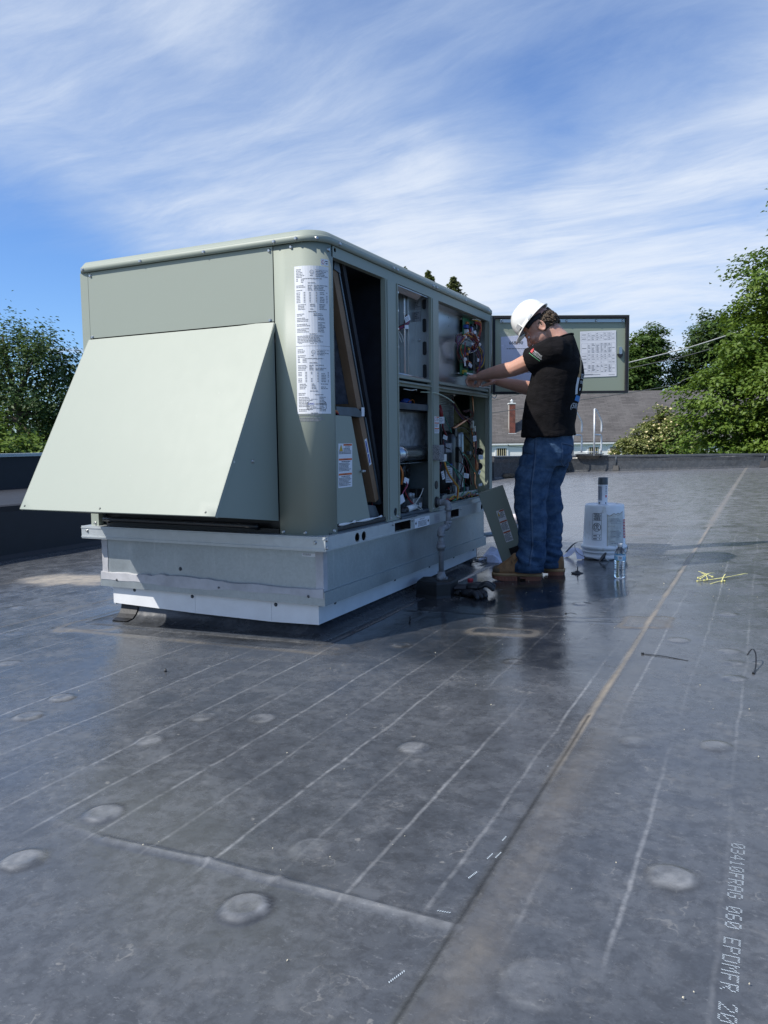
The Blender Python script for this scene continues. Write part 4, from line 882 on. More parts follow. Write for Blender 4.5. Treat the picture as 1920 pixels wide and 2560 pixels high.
def warning_label(M, parent, w_, h_, seed, nm='warning_label', mini=False):
    pr = Print(M); rr = random.Random(seed); pr.r(0, 0, 0, w_, h_, .0008); H = h_ / 3
    for k, vt in enumerate((h_, h_ - H * .99, h_ - 2 * H * 1.0)):
        u0 = w_ * .36 if k == 0 else w_ * .03
        pr.r(2, u0, vt - H * .16, w_ * .97, vt - H * .03, .0012)
        pr.text(1, 'WARNING', (u0 + w_ * .97) / 2, vt - H * .135, H * .11, .0016, 'c')
        pr.words(1, u0 + (w_ - u0) * .2, w_ * .85, vt - H * .27, H * .075, rr, 1)
        for j in range(5 if k == 0 else 7):
            uu = (w_ * .36 if (k == 0 and j < 3) else w_ * .05); pr.words(1, uu, w_ * .95, vt - H * (.37 + .085 * j), H * .06, rr, rr.uniform(.75, 1))
    vt = h_ - H * .06; tri = [(w_ * .05, vt - H * .48), (w_ * .33, vt - H * .48), (w_ * .19, vt)]
    pr.poly(1, tri, .0012); cx, cy = w_ * .19, vt - H * .33; pr.poly(3, [(cx + (a - cx) * .86, cy + (b_ - cy) * .86) for a, b_ in tri], .0016)
    pr.poly(1, [(cx - .018 * w_, cy + .14 * H), (cx + .03 * w_, cy + .02 * H), (cx, cy + .01 * H), (cx + .025 * w_, cy - .12 * H), (cx - .03 * w_, cy - .01 * H), (cx, cy)][::-1], .002)
    return pr.build(nm, [PAPER, INK, ORANGE, YELL], parent)
warning_label(lambda u, v, off=0: Vector((XR - .006 + off, 3.029 + u + .008 * v / .2, .612 + v)), unit, .130, .197, 4)
mb = MB(); mb.tube([(XR - .006, 3.240, .678), (XR + .020, 3.247, .679)], .005, 8); mb.tube([(XR + .004, 3.243, .678), (XR + .012, 3.245, .678)], .008, 6); mb.build('panel_bolt', SCREWM, unit)
mb = MB(); mb.bbox((XR - .05, 3.0, ZRT + .007), (XR + .0, 3.5, ZRT + .030), .008); mb.build('bottom_gasket', BLKRUB, unit)
mb = MB(); mb.tube(smooth_path([(XR + .001, 3.02, .449), (XR + .003, 3.12, .448), (XR + .004, 3.16, .451), (XR + .003, 3.2, .4475), (XR + .002, 3.36, .4475), (XR - .002, 3.45, .449)], 5), [.0045 + .0025 * math.sin(k * .8) for k in range(26)], 7); mb.build('white_sealant_bead', WHITE, unit)

WN = []
def wire(pts, col='red', r=.0028, parent=None, n=6, name='wire'):
    mb = MB(); mb.tube(smooth_path(pts, n), r, 6); o_ = mb.build(name, WIREC[col] if isinstance(col, str) else col, parent or unit); WN.append(o_); return o_
def tagp(pos, w_=.03, h_=.03, nrm=(1, -.3, 0), roll=0.0, mat=None, parent=None, code=True):
    n_ = Vector(nrm).normalized(); ux = Vector((0, 0, 1)).cross(n_).normalized(); uy = n_.cross(ux); q = Matrix.Rotation(roll, 3, n_); ux, uy = q @ ux, q @ uy
    pr = Print(lambda u, v, off=0: Vector(pos) + ux * u + uy * v + n_ * off); pr.r(0, -w_ / 2, -h_ / 2, w_ / 2, h_ / 2, 0); pr.r(0, w_ / 2, -h_ / 2, -w_ / 2, h_ / 2, -.0006)
    rr = random.Random(int(abs(pos[1] * 1000)))
    if code:
        for k in range(3): pr.words(1, -w_ * .4, w_ * .4, -h_ * .28 + k * h_ * .24, h_ * .12, rr, rr.uniform(.6, 1), .0008)
    return pr.build('wire_tag', [mat or PAPER, GREYINK], parent or unit)
# loose fan wiring in the dark of section 1
for (y_, z_, ro_) in ((3.46, 1.600, .5), (3.49, 1.55, .1), (3.455, 1.485, -.4)): tagp((XR - .26, y_, z_), .035, .034, roll=ro_)
wire([(XR - .28, 3.50, 1.58), (XR - .26, 3.51, 1.50), (XR - .26, 3.49, 1.44), (XR - .28, 3.46, 1.40), (XR - .3, 3.45, 1.36)], 'yellow', .003)
wire([(XR - .29, 3.53, 1.61), (XR - .26, 3.535, 1.52), (XR - .28, 3.52, 1.45)], 'white', .003)
wire([(XR - .12, 3.49, .98), (XR - .1, 3.47, .90), (XR - .09, 3.465, .80), (XR - .09, 3.49, .65), (XR - .09, 3.52, .52), (XR - .06, 3.48, .452), (XR - .05, 3.455, .44)], 'red', .0032)
wire([(XR - .12, 3.50, .99), (XR - .11, 3.455, .91), (XR - .10, 3.45, .82), (XR - .11, 3.455, .70)], 'white', .004)
wire([(XR - .11, 3.46, .87), (XR - .12, 3.43, .84), (XR - .13, 3.41, .835)], 'white', .0025); wire([(XR - .12, 3.46, .91), (XR - .12, 3.41, .915), (XR - .13, 3.40, .90)], 'white', .0025)
tagp((XR - .12, 3.435, .972), .038, .042, roll=.3); tagp((XR - .14, 3.50, 1.085), .06, .018)
wire([(XR - .03, 3.02, .945), (XR - .025, 3.05, .948), (XR - .03, 3.085, .940)], 'red', .0045); wire([(XR - .03, 3.02, .952), (XR - .022, 3.05, .953), (XR - .03, 3.08, .946)], 'orange', .004)
mb = MB(); mb.lathe([(.04, 0), (.05, .02), (.05, .09), (.02, .1)], (XR - .32, 3.53, 1.03), (1, -.4, 0), 16); mb.build('blower_motor', MOTOR, unit)

# ---- section 2 upper: bright metal box with slots
mb = MB(); mb.plate(rect(3.653, 1.153, 4.078, 1.606), [], M_right(XR - .085), .002); mb.build('box_back', GALV_IN, unit)
mb = MB(); mb.plate(rect(XR - .5, 1.153, XR - .004, 1.606), [], lambda u, v, off: Vector((u, 4.0745 - off, v)), .002); mb.build('box_side', GALV_IN, unit)
mb = MB(); mb.box((XR - .085, 3.653, 1.600), (XR - .005, 4.074, 1.6025)); mb.prism([(XR - .005, 3.662, 1.602), (XR - .005, 3.985, 1.602), (XR - .03, 3.985, 1.575), (XR - .03, 3.662, 1.580)], (0, .0, .002)); mb.build('box_top', GALV_IN, unit)
mb = MB(); mb.box((XR - .084, 3.653, 1.1535), (XR - .008, 4.074, 1.156)); mb.tube([(XR - .02, 3.66, 1.163), (XR - .02, 4.02, 1.158)], .007, 8); mb.build('box_bottom', GALV_IN, unit)
mb = MB(); mb.box((XR - .084, 3.872, 1.157), (XR - .060, 3.876, 1.60)); mb.box((XR - .062, 3.876, 1.157), (XR - .060, 3.90, 1.60)); mb.box((XR - .084, 3.903, 1.157), (XR - .05, 3.906, 1.60)); mb.build('box_divider', GALV_IN, unit)
for z0_ in (1.165, 1.290, 1.415, 1.540):
    p_ = rrect(4.000, z0_, 4.018, z0_ + .075 - (.02 if z0_ > 1.5 else 0), .0088); mb = MB()
    mb.prism([Vector((XR - .028 + (u - 4.009) * 1.2, 4.0718, v)) for u, v in p_], (0, -.0012, 0)); mb.build('slot', BLK, unit)
for (x_, z_, w1, h1) in ((-.075, 1.565, .055, .05), (-.075, 1.505, .05, .055)):
    pr = Print(lambda u, v, off=0: Vector((XR + x_ + u, 4.0718 - off, z_ + v))); pr.r(0, -w1 / 2, -h1 / 2, w1 / 2, h1 / 2, .0008); rr = random.Random(int(z_ * 100))
    for k in range(4): pr.words(1, -w1 * .45, w1 * .45, h1 * (.3 - .17 * k), .006, rr, rr.uniform(.6, 1), .0014)
    pr.build('grey_label', [GREYINK, INK], unit)
lb = Print(M_right(XR - .085)); lb.r(0, 3.78, 1.500, 3.83, 1.562, .0008); lb.words(1, 3.785, 3.825, 1.548, .006, random.Random(1), 1, .0014); lb.r(2, 3.80, 1.514, 3.815, 1.535, .0014); lb.build('paper_label', [PAPER, INK, WIREC['green']], unit)
for z_ in (1.2, 1.29, 1.38, 1.47, 1.56): screw_at(unit, (XR + .0042, 3.6495, z_), (1, 0, 0), hexm)
for k, c_ in enumerate(('dark_red', 'purple', 'red', 'black')):
    dz = .006 * k; wire([(XR - .08, 3.80, 1.385 + dz), (XR - .055, 3.82, 1.405 + dz), (XR - .045, 3.86, 1.42 + dz), (XR - .04, 3.895, 1.45 + dz), (XR - .05, 3.885, 1.468 + dz), (XR - .045, 3.855, 1.452 + dz), (XR - .045, 3.84, 1.425 + dz * .4)], c_, .0032)
tagp((XR - .036, 3.862, 1.462), .045, .028, roll=.5); tagp((XR - .036, 3.852, 1.418), .03, .02, roll=.1, code=False)
wire([(XR - .07, 3.81, 1.39), (XR - .06, 3.815, 1.36), (XR - .055, 3.825, 1.335)], 'white', .0025); wire([(XR - .07, 3.82, 1.40), (XR - .055, 3.832, 1.37), (XR - .05, 3.84, 1.34)], 'white', .0025)
screw_at(unit, (XR - .06, 4.0718, 1.375), (0, -1, 0), hexm)

# ---- section 2 lower: heat section
HEAT0 = set(bpy.data.objects); HEATFIX = ('vestibule_panel', 'burner_shelf', 'foil_panel', 'flue_tube', 'flue_bracket', 'inducer_motor', 'motor_vents', 'foil_top')
mb = MB(); mb.box((XR - .26, 3.652, .425), (XR - .257, 4.195, .70)); mb.box((XR - .257, 4.19, .425), (XR - .02, 4.195, .70)); mb.build('vestibule_panel', simple('vestibule_steel', (.16, .20, .22), .5, metal=.2, var=.1), unit)
mb = MB(); mb.box((XR - .10, 3.653, 1.010), (XR - .02, 4.079, 1.0135)); mb.bbox((XR - .022, 3.653, .982), (XR - .010, 4.079, 1.016), .003); mb.build('burner_shelf', DARKSTEEL, unit)
mb = MB(); mb.box((XR - .085, 3.77, .79), (XR - .082, 4.195, .975)); mb.box((XR - .20, 3.652, .79), (XR - .197, 3.769, .975)); mb.build('foil_panel', FOIL, unit)
mb = MB(); mb.box((XR - .254, 3.70, .80), (XR - .246, 3.735, .99)); 
for z_ in (.82, .87): mb.box((XR - .246, 3.69, z_), (XR - .24, 3.745, z_ + .018))
mb.build('hinge_bracket', DARKSTEEL, unit)
mb = MB(); mb.box((XR - .20, 3.70, .976), (XR - .05, 4.19, .980)); mb.build('foil_top', BLK, unit)
mb = MB(); mb.lathe([(.047, -.0), (.047, .10), (.040, .125), (.040, .40), (.047, .44), (.047, .45)], (XR - .075, 3.74, .748), (0, 1, 0), 28); mb.build('flue_tube', ALU, unit)
mb = MB(); mb.box((XR - .135, 3.654, .692), (XR - .13, 4.19, .80)); mb.box((XR - .13, 3.654, .694), (XR - .06, 4.19, .697)); mb.build('flue_bracket', GALV, unit)
mb = MB(); mb.lathe([(.03, 0), (.058, .01), (.062, .03), (.062, .13), (.058, .14), (.058, .145), (.02, .147)], (XR - .245, 3.970, .655), (1, .04, -.02), 28); mb.build('inducer_motor', MOTOR, unit)
mb = MB()
for k in range(9): a = 2 * math.pi * k / 9; mb.box((XR - .0985, 3.975 + .036 * math.cos(a) - .004, .652 + .036 * math.sin(a) - .008), (XR - .096, 3.975 + .036 * math.cos(a) + .004, .652 + .036 * math.sin(a) + .008))
mb.lathe([(.014, 0), (.014, .004), (.006, .006)], (XR - .0975, 3.975, .652), (1, .04, -.02), 14); mb.build('motor_vents', BLKRUB, unit)
wire([(XR - .08, 3.70, .70), (XR - .05, 3.692, .65), (XR - .06, 3.70, .585)], 'orange', .006)
mb = MB(); mb.box((XR - .13, 3.665, .44), (XR - .10, 3.72, .58)); mb.build('heat_bracket', GALV, unit)
gv = MB(); gv.bbox((XR - .14, 3.86, .436), (XR - .06, 3.99, .498), .006); gv.lathe([(.014, 0), (.014, .03), (.01, .032)], (XR - .085, 3.865, .498), (0, 0, 1), 12); gv.lathe([(.012, 0), (.012, .026), (.009, .028)], (XR - .085, 3.905, .498), (0, 0, 1), 12); gvo = gv.build('gas_valve', simple('cast_zinc', (.33, .34, .35), .42, metal=.6), unit)
mb = MB(); mb.bbox((XR - .14, 3.925, .500), (XR - .07, 3.995, .545), .004); mb.bbox((XR - .16, 3.84, .506), (XR - .10, 3.90, .575), .004); mb.build('valve_coil', BLK, gvo)
tagp((XR - .0585, 3.955, .455), .035, .024, nrm=(1, 0, 0), parent=unit); tagp((XR - .06, 3.70, .505), .045, .045, roll=.4, code=False)
wire([(XR - .1, 3.79, .62), (XR - .07, 3.80, .58), (XR - .08, 3.77, .54), (XR - .09, 3.75, .50)], 'pink', .0035)
wire([(XR - .1, 3.83, .56), (XR - .08, 3.80, .53), (XR - .07, 3.83, .49), (XR - .05, 3.86, .455), (XR - .05, 3.83, .432), (XR - .04, 3.74, .428), (XR - .04, 3.665, .432)], 'red', .0035)
tagp((XR - .075, 3.80, .60), .04, .03, roll=-.3, code=False)
mb = MB(); mb.tube([(XR - .05, 3.735, .447), (XR - .045, 3.845, .455)], [.017, .017], 12); mb.build('capacitor', WPLAST, unit)
mb = MB(); mb.tube([(XR - .05, 3.665, .440), (XR - .05, 3.70, .442), (XR - .05, 3.738, .447)], [.012, .017, .018], 12); mb.build('black_boot', BLK, unit)
for q in (((XR - .03, 3.80, .468), (XR - .025, 3.87, .51), (XR - .02, 3.905, .552)), ((XR - .03, 3.83, .45), (XR - .022, 3.90, .428), (XR - .02, 3.94, .419)), ((XR - .04, 3.82, .47), (XR - .03, 3.87, .455), (XR - .02, 3.92, .418))): wire(list(q), 'white', .002, name='zip_tie')
wire([(XR - .2, 3.82, .80), (XR - .15, 3.87, .845), (XR - .13, 3.91, .885), (XR - .12, 3.945, .91)], 'red', .0028); wire([(XR - .2, 3.84, .80), (XR - .15, 3.885, .84), (XR - .13, 3.92, .88), (XR - .12, 3.95, .905)], 'dark_red', .0028)
mb = MB(); mb.tube([(XR - .12, 3.945, .905), (XR - .115, 3.96, .935), (XR - .12, 3.965, .965)], [.009, .012, .007], 8); mb.build('yellow_connector', WIREC['yellow'], unit)
tagp((XR - .13, 3.885, .865), .04, .03, roll=.4)
wire([(XR - .02, 3.655, 1.088), (XR - .01, 3.73, 1.085), (XR - .012, 3.80, 1.092), (XR - .02, 3.82, 1.088)], 'white', .003)
wire([(XR - .03, 3.90, 1.085), (XR + .012, 4.02, 1.083), (XR + .03, 4.14, 1.062), (XR + .034, 4.25, 1.035)], simple('pale_green_tie', (.45, .52, .40), .5), .0035)
mb = MB(); mb.ellip((XR - .12, 3.90, 1.035), (.03, .05, .018)); mb.build('blue_pouch', WIREC['blue'], unit); wire([(XR - .09, 3.87, 1.03), (XR - .085, 3.92, 1.045), (XR - .09, 3.96, 1.02)], 'orange', .0025)
for o_ in set(bpy.data.objects) - HEAT0:
    if o_.parent == unit and o_.name.split('.')[0] not in HEATFIX: o_.location.y += .115
mb = MB(); mb.bbox((XR - .12, 3.70, ZRT + .007), (XR - .01, 4.19, ZRT + .022), .004); mb.bbox((XR + .006, 3.66, ZRT + .001), (XR + .014, 3.86, ZRT + .012), .003); mb.build('heat_floor', DARKSTEEL, unit)

# perforated grey box and small safety label on the second post
mbx, t, b = newmat('knurled_grey_foam'); o_ = t.obj(); ck = t.add('ShaderNodeTexVoronoi'); t.put(ck.inputs['Vector'], o_); ck.inputs['Scale'].default_value = 130; t.put(b.inputs['Base Color'], t.mix(t.ramp(ck.outputs['Distance'], .2, .5), (.11, .11, .12, 1), (.26, .27, .28, 1))); t.put(b.inputs['Normal'], t.bump(ck.outputs['Distance'], .8, .004)); b.inputs['Roughness'].default_value = .7
mb = MB(); mb.bbox((XR + .006, 4.094, .706), (XR + .05, 4.165, .792), .004); mb.build('foam_block', mbx, unit)
lb = Print(M_right(XR + .004)); lb.r(0, 4.128, .858, 4.198, .953, .0008); rr = random.Random(8); lb.ring(2, 4.143, .937, .011, .0085)
for k, vt in enumerate((.952, .919, .888)):
    lb.r(3, 4.131 if k else 4.160, vt - .006, 4.196, vt - .0, .0014)
    for j in range(3): lb.words(1, 4.131 if k else 4.160, 4.195, vt - .012 - .006 * j, .004, rr, rr.uniform(.7, 1), .0014)
lb.build('safety_label', [PAPER, GREYINK, REDINK, ORANGE], unit)

# ---- section 3 upper: control box
XB = XR - .09
mb = MB(); mb.plate(rect(4.207, 1.138, 5.104, 1.606), [circ(4.262 + .0, zz_, .004, 8) for zz_ in (1.22, 1.33, 1.44, 1.55)] + [circ(4.60, zz_, .004, 8) for zz_ in (1.19, 1.52, 1.57)], M_right(XB), .002); mb.build('control_backplate', GALV_IN, unit)
mb = MB(); mb.box((-1.95, 4.207, 1.126), (XR - .031, 5.104, 1.1375)); mb.build('control_floor', GALV_IN, unit)
mb = MB(); mb.box((-1.95, 4.2015, 1.127), (-1.947, 5.104, 1.60)); mb.build('control_rear', DARKSTEEL, unit)
mb = MB(); mb.box((XB + .001, 5.0985, 1.142), (XR - .002, 5.101, 1.605)); mb.build('control_side', GALV_IN, unit)
mb = MB(); mb.prism([(XR - .03, 4.21, 1.602), (XB, 4.21, 1.602), (XB, 5.09, 1.602), (XR - .03, 5.09, 1.602)], (0, 0, .002)); mb.build('control_trim', GALV_IN, unit); mb = MB(); mb.tube([(XR - .025, 4.215, 1.148), (XR - .025, 5.06, 1.148)], .0065, 8); mb.build('control_trim', GALV_IN, unit)
def board(y0_, z0_, y1_, z1_, d_, seed, n_):
    bo = MB(); bo.bbox((XB + d_, y0_, z0_), (XB + d_ + .004, y1_, z1_), .001); b_ = bo.build('circuit_board', PCB, unit); rr = random.Random(seed)
    sp = MB()
    for yy in (y0_ + .01, y1_ - .01):
        for zz_ in (z0_ + .01, z1_ - .01): sp.tube([(XB + .001, yy, zz_), (XB + d_, yy, zz_)], .0035, 6)
    sp.build('standoff', WPLAST, b_)
    mats = [BLK, WPLAST, WIREC['blue'], BLK, WIREC['red'], WIREC['yellow'], BLK, SEALANT, WIREC['orange'], BLK, BLK]
    for k in range(n_):
        w_, h_, dd = rr.uniform(.012, .045), rr.uniform(.01, .035), rr.uniform(.006, .028); yy = rr.uniform(y0_ + .004, y1_ - w_ - .004); zz_ = rr.uniform(z0_ + .004, z1_ - h_ - .004)
        mb = MB(); mb.bbox((XB + d_ + .0042, yy, zz_), (XB + d_ + .0042 + dd, yy + w_, zz_ + h_), .0015); mb.build(('relay', 'connector', 'capacitor')[k % 3], mats[k % len(mats)], b_)
    return b_
board(4.79, 1.49, 4.985, 1.598, .02, 1, 14); board(4.735, 1.232, 4.90, 1.425, .022, 2, 20); board(4.905, 1.245, 4.99, 1.42, .018, 3, 12)
mb = MB(); mb.bbox((XB + .045, 4.742, 1.226), (XB + .062, 4.875, 1.245), .002); mb.build('terminal_strip', WIREC['green'], unit)
mb = MB(); mb.bbox((XB + .0622, 4.752, 1.233), (XB + .068, 4.805, 1.244), .001); mb.bbox((XB + .0622, 4.81, 1.233), (XB + .068, 4.865, 1.244), .001); mb.build('terminal_cap', WPLAST, unit)
mb = MB(); mb.bbox((XB + .01, 4.885, 1.27), (XB + .06, 4.925, 1.41), .003); mb.build('contactor', BLK, unit)
for z_ in (1.548, 1.485): 
    mb = MB(); mb.bbox((XB + .002, 5.045, z_), (XB + .022, 5.062, z_ + .042), .002); rl = mb.build('relay', BLK, unit); mb = MB(); mb.bbox((XB + .0222, 5.049, z_ + .006), (XB + .026, 5.058, z_ + .036), .001); mb.build('relay_cap', WPLAST, rl)
mb = MB(); mb.ellip((XB + .02, 5.045, 1.43), (.014, .02, .022)); mb.build('transformer_cap', WIREC['blue'], unit)
mb = MB(); mb.bbox((XB + .001, 5.03, 1.285), (XB + .010, 5.085, 1.325), .002); mb.build('knockout', BLK, unit)
# the tangled loom: bundles of coloured wires between the boards
rw = random.Random(21)
def bundle(path, cols, sp=.010, r=.0026):
    for c_ in cols:
        o_ = Vector((rw.uniform(-.3, 1) * sp, rw.uniform(-1, 1) * sp, rw.uniform(-1, 1) * sp)); wire([Vector(q) + o_ * rw.uniform(.5, 1.4) + Vector((0, rw.uniform(-1, 1), rw.uniform(-1, 1))) * sp * .55 for q in path], c_, r)
xw = XB + .055
bundle([(xw, 4.80, 1.46), (xw + .01, 4.70, 1.455), (xw + .01, 4.63, 1.42), (xw, 4.615, 1.37), (xw, 4.66, 1.325), (xw - .01, 4.74, 1.318), (xw, 4.80, 1.30)], ['dark_red', 'purple', 'red', 'dark_red', 'black', 'orange', 'brown'], .014)
bundle([(xw, 4.72, 1.46), (xw + .012, 4.60, 1.46), (xw + .012, 4.545, 1.445), (xw + .01, 4.55, 1.415), (xw, 4.60, 1.425)], ['purple', 'dark_red', 'black', 'purple'], .012)
bundle([(xw, 4.68, 1.45), (xw + .01, 4.74, 1.48), (xw + .015, 4.82, 1.478), (xw + .012, 4.90, 1.455), (xw, 4.96, 1.43)], ['orange', 'dark_red', 'yellow', 'purple', 'red'], .014)
bundle([(xw - .01, 4.945, 1.585), (xw + .01, 4.972, 1.58), (xw + .015, 4.985, 1.55), (xw + .01, 4.975, 1.51), (xw, 4.955, 1.47), (xw, 4.94, 1.44)], ['red', 'red', 'orange', 'dark_red', 'red', 'yellow'], .010)
bundle([(xw - .01, 4.90, 1.59), (xw + .005, 4.94, 1.593), (xw + .01, 5.0, 1.596), (xw, 5.01, 1.585)], ['orange', 'yellow', 'white', 'brown'], .007)
bundle([(xw, 4.94, 1.44), (xw + .012, 5.00, 1.415), (xw + .012, 5.045, 1.37), (xw + .006, 5.04, 1.32), (xw - .01, 5.00, 1.29)], ['yellow', 'orange', 'blue', 'dark_red', 'purple', 'yellow'], .013)
bundle([(xw, 4.96, 1.40), (xw + .01, 5.0, 1.36), (xw + .01, 5.0, 1.31), (xw, 4.98, 1.265), (xw - .01, 5.02, 1.245), (xw - .015, 5.06, 1.238)], ['dark_red', 'red', 'purple', 'dark_red'], .010)
bundle([(xw, 4.83, 1.47), (xw + .015, 4.87, 1.445), (xw + .018, 4.90, 1.42), (xw + .01, 4.88, 1.39), (xw, 4.86, 1.40)], ['dark_red', 'red', 'purple', 'orange', 'dark_red', 'red', 'black', 'white'], .022)
bundle([(xw, 4.735, 1.325), (xw, 4.735, 1.37), (xw, 4.742, 1.43)], ['red', 'dark_red', 'red'], .006)
for p_, w1, h1, r_ in (((xw + .02, 4.855, 1.502), .05, .02, .4), ((xw + .02, 4.785, 1.292), .034, .024, -.5), ((xw + .015, 4.70, 1.30), .014, .04, .1), ((xw + .015, 4.955, 1.475), .03, .02, -.6), ((xw + .015, 4.85, 1.432), .03, .014, 0), ((xw + .01, 4.965, 1.34), .02, .02, 0)): tagp(p_, w1, h1, roll=r_)
for p_ in ((xw + .015, 4.70, 1.458), (xw + .012, 4.705, 1.322), (xw + .02, 4.955, 1.438)):
    mb = MB(); mb.tube([(p_[0], p_[1] - .006, p_[2]), (p_[0], p_[1] + .006, p_[2])], .013, 8); mb.build('cable_clip', WPLAST, unit)
wire([(xw, 5.03, 1.245), (XR - .01, 5.075, 1.225), (XR + .005, 5.09, 1.19)], 'white', .004)
for dz in (0, .012): wire([(XR - .05, 4.80, 1.165), (XR + .0, 4.98, 1.165 + dz), (XR + .02, 5.10, 1.163 + dz), (XR + .035, 5.15, 1.15), (XR + .035, 5.165, 1.12), (XR + .03, 5.15, 1.10), (XR + .02, 5.12, 1.105)], 'white', .0038)
wire([(XR + .02, 5.065, 1.16), (XR + .022, 5.075, 1.13), (XR + .024, 5.11, 1.102)], 'white', .0038)

# ---- section 3 lower: compressor bay
mb = MB(); mb.box((XR - .20, 4.40, .87), (XR - .195, 4.895, 1.117)); mb.box((XR - .1949, 4.88, .87), (XR - .172, 4.895, 1.117))
for k in range(22): mb.box((XR - .1949, 4.40, .873 + .0110 * k), (XR - .178, 4.8799, .8765 + .0110 * k))
mb.build('coil_fins', simple('aluminium_fins', (.34, .35, .36), .4, metal=.7), unit)
mb = MB(); mb.box((-2.6, 4.35, ZRT + .007), (-2.59, 5.1, .845)); mb.build('inner_baffle', DARKSTEEL, unit)
mb = MB(); mb.box((-3.02, 4.15, 1.118), (-2.11, 5.10, 1.122)); mb.build('added_sun_block', DARKSTEEL, unit)  # added sheet that narrows the sunlit patch inside the bay
cpr = MB(); cpr.lathe([(.03, 0), (.085, .006), (.093, .03), (.093, .35), (.085, .38), (.05, .40), (.02, .405)], (XR - .20, 4.755, .475), (0, 0, 1), 30); cpo = cpr.build('compressor', MOTOR, unit)
mb = MB(); mb.bbox((XR - .125, 4.775, .675), (XR - .09, 4.835, .775), .004); mb.build('terminal_box', BLK, cpo); mb = MB(); mb.bbox((XR - .135, 4.76, .84), (XR - .11, 4.80, .90), .003); mb.build('pressure_switch', BLK, cpo)
def Mcyl(cx, cy, R, a0):
    return lambda u, v, off=0: Vector((cx + (R + off) * math.cos(a0 + u / R), cy + (R + off) * math.sin(a0 + u / R), v))
for (za, zb_, mi) in ((.74, .80, 2), (.548, .665, 0)):
    lb = Print(Mcyl(XR - .20, 4.755, .0935, -.95)); rr = random.Random(9 + mi)
    lb.r(mi, 0, za, .05, zb_, .0006, n=4)
    for k in range(8):
        v_ = zb_ - .008 - (zb_ - za - .008) * k / 8; lb.words(1 if mi == 0 else 0, .004, .046, v_, .004, rr, rr.uniform(.7, 1), .0012)
    if mi == 0: lb.r(3, 0, .655, .05, .668, .0009, n=4)
    lb.build('compressor_label', [PAPER, INK, GREYINK, BLUEINK], cpo)
mb = MB(); mb.lathe([(.03, 0), (.030, .01), (.030, .36), (.026, .38)], (XR - .13, 4.885, .49), (0, 0, 1), 18); mb.build('accumulator', GALV, unit)
mb = MB(); mb.box((XR - .30, 4.4, .470), (XR - .06, 5.05, .476)); mb.box((XR - .06, 4.4, .455), (XR - .057, 5.05, .485)); mb.build('compressor_tray', GALV, unit)
for y_ in (4.66, 4.86):
    mb = MB(); mb.lathe([(.018, 0), (.02, .006), (.016, .02), (.018, .034), (.012, .036)], (XR - .07, y_, .437), (0, 0, 1), 14); mb.build('isolator_foot', DARKSTEEL, unit)
for p_, r_ in (([(XR - .11, 4.715, .892), (XR - .09, 4.80, .925), (XR - .085, 4.875, .945)], .0105), ([(XR - .085, 4.87, .943), (XR - .08, 4.93, .957), (XR - .08, 5.02, .985), (XR - .085, 5.035, 1.03), (XR - .09, 5.035, 1.115)], .005), ([(XR - .08, 4.98, .90), (XR - .07, 5.0, .80), (XR - .07, 4.995, .72), (XR - .06, 5.02, .68), (XR - .06, 5.03, .61)], .0055), ([(XR - .06, 5.03, .67), (XR - .06, 5.035, .62)], .011), ([(XR - .07, 5.03, .60), (XR - .07, 5.02, .53), (XR - .06, 5.03, .49)], .006), ([(XR - .12, 4.80, .732), (XR - .09, 4.87, .733)], .007)):
    mb = MB(); mb.tube(smooth_path(p_, 6), r_, 8); mb.build('copper_pipe', COPPER, unit)
mb = MB(); mb.bbox((XR - .075, 4.865, .722), (XR - .05, 4.90, .745), .003); mb.build('service_valve', DARKSTEEL, unit)
bundle([(XR - .16, 4.83, 1.08), (XR - .12, 4.84, 1.00), (XR - .09, 4.87, .96), (XR - .08, 4.93, .95), (XR - .07, 4.955, .91)], ['dark_red', 'dark_red', 'black', 'purple', 'brown'], .014, .0028)
bundle([(XR - .09, 4.85, 1.0), (XR - .07, 4.92, 1.01), (XR - .07, 4.96, .97), (XR - .08, 4.93, .94)], ['brown', 'dark_red', 'dark_red'], .012, .0025)
bundle([(XR - .07, 4.955, .91), (XR - .06, 5.0, .86), (XR - .055, 4.995, .78), (XR - .055, 4.985, .70), (XR - .06, 5.0, .66)], ['dark_red', 'red', 'dark_red'], .006, .003)
mb = MB(); mb.bbox((XR - .075, 4.945, .895), (XR - .055, 4.968, .945), .003, ); mb.bbox((XR - .07, 4.968, .872), (XR - .05, 4.99, .91), .003); mb.build('wire_connector', simple('ivory_nylon', (.5, .48, .4), .5), unit)
bundle([(XR - .18, 4.44, 1.09), (XR - .12, 4.44, 1.03), (XR - .10, 4.47, .98), (XR - .09, 4.475, .93), (XR - .08, 4.48, .88), (XR - .08, 4.53, .84), (XR - .08, 4.53, .81)], ['red', 'dark_red', 'red'], .006, .0035)
mb = MB(); mb.tube([(XR - .10, 4.46, 1.03), (XR - .095, 4.475, .985), (XR - .09, 4.478, .955)], [.013, .016, .012], 8); mb.tube([(XR - .12, 4.39, 1.06), (XR - .115, 4.41, 1.04), (XR - .1, 4.435, 1.0)], [.02, .022, .015], 8); mb.build('red_terminal_boot', WIREC['red'], unit)
tagp((XR - .06, 4.40, .938), .055, .04, roll=.05); tagp((XR - .07, 4.485, .835), .04, .024, roll=-.3); tagp((XR - .05, 4.965, .828), .036, .036, roll=.1); tagp((XR - .03, 5.03, .702), .05, .030, roll=0); tagp((XR - .03, 5.02, .517), .04, .016, roll=.1); tagp((XR - .05, 4.80, .588), .055, .03, roll=-.15, code=True); tagp((XR - .04, 4.37, .61), .026, .05, roll=.3); tagp((XR - .04, 5.03, .60), .02, .03, roll=-.6)
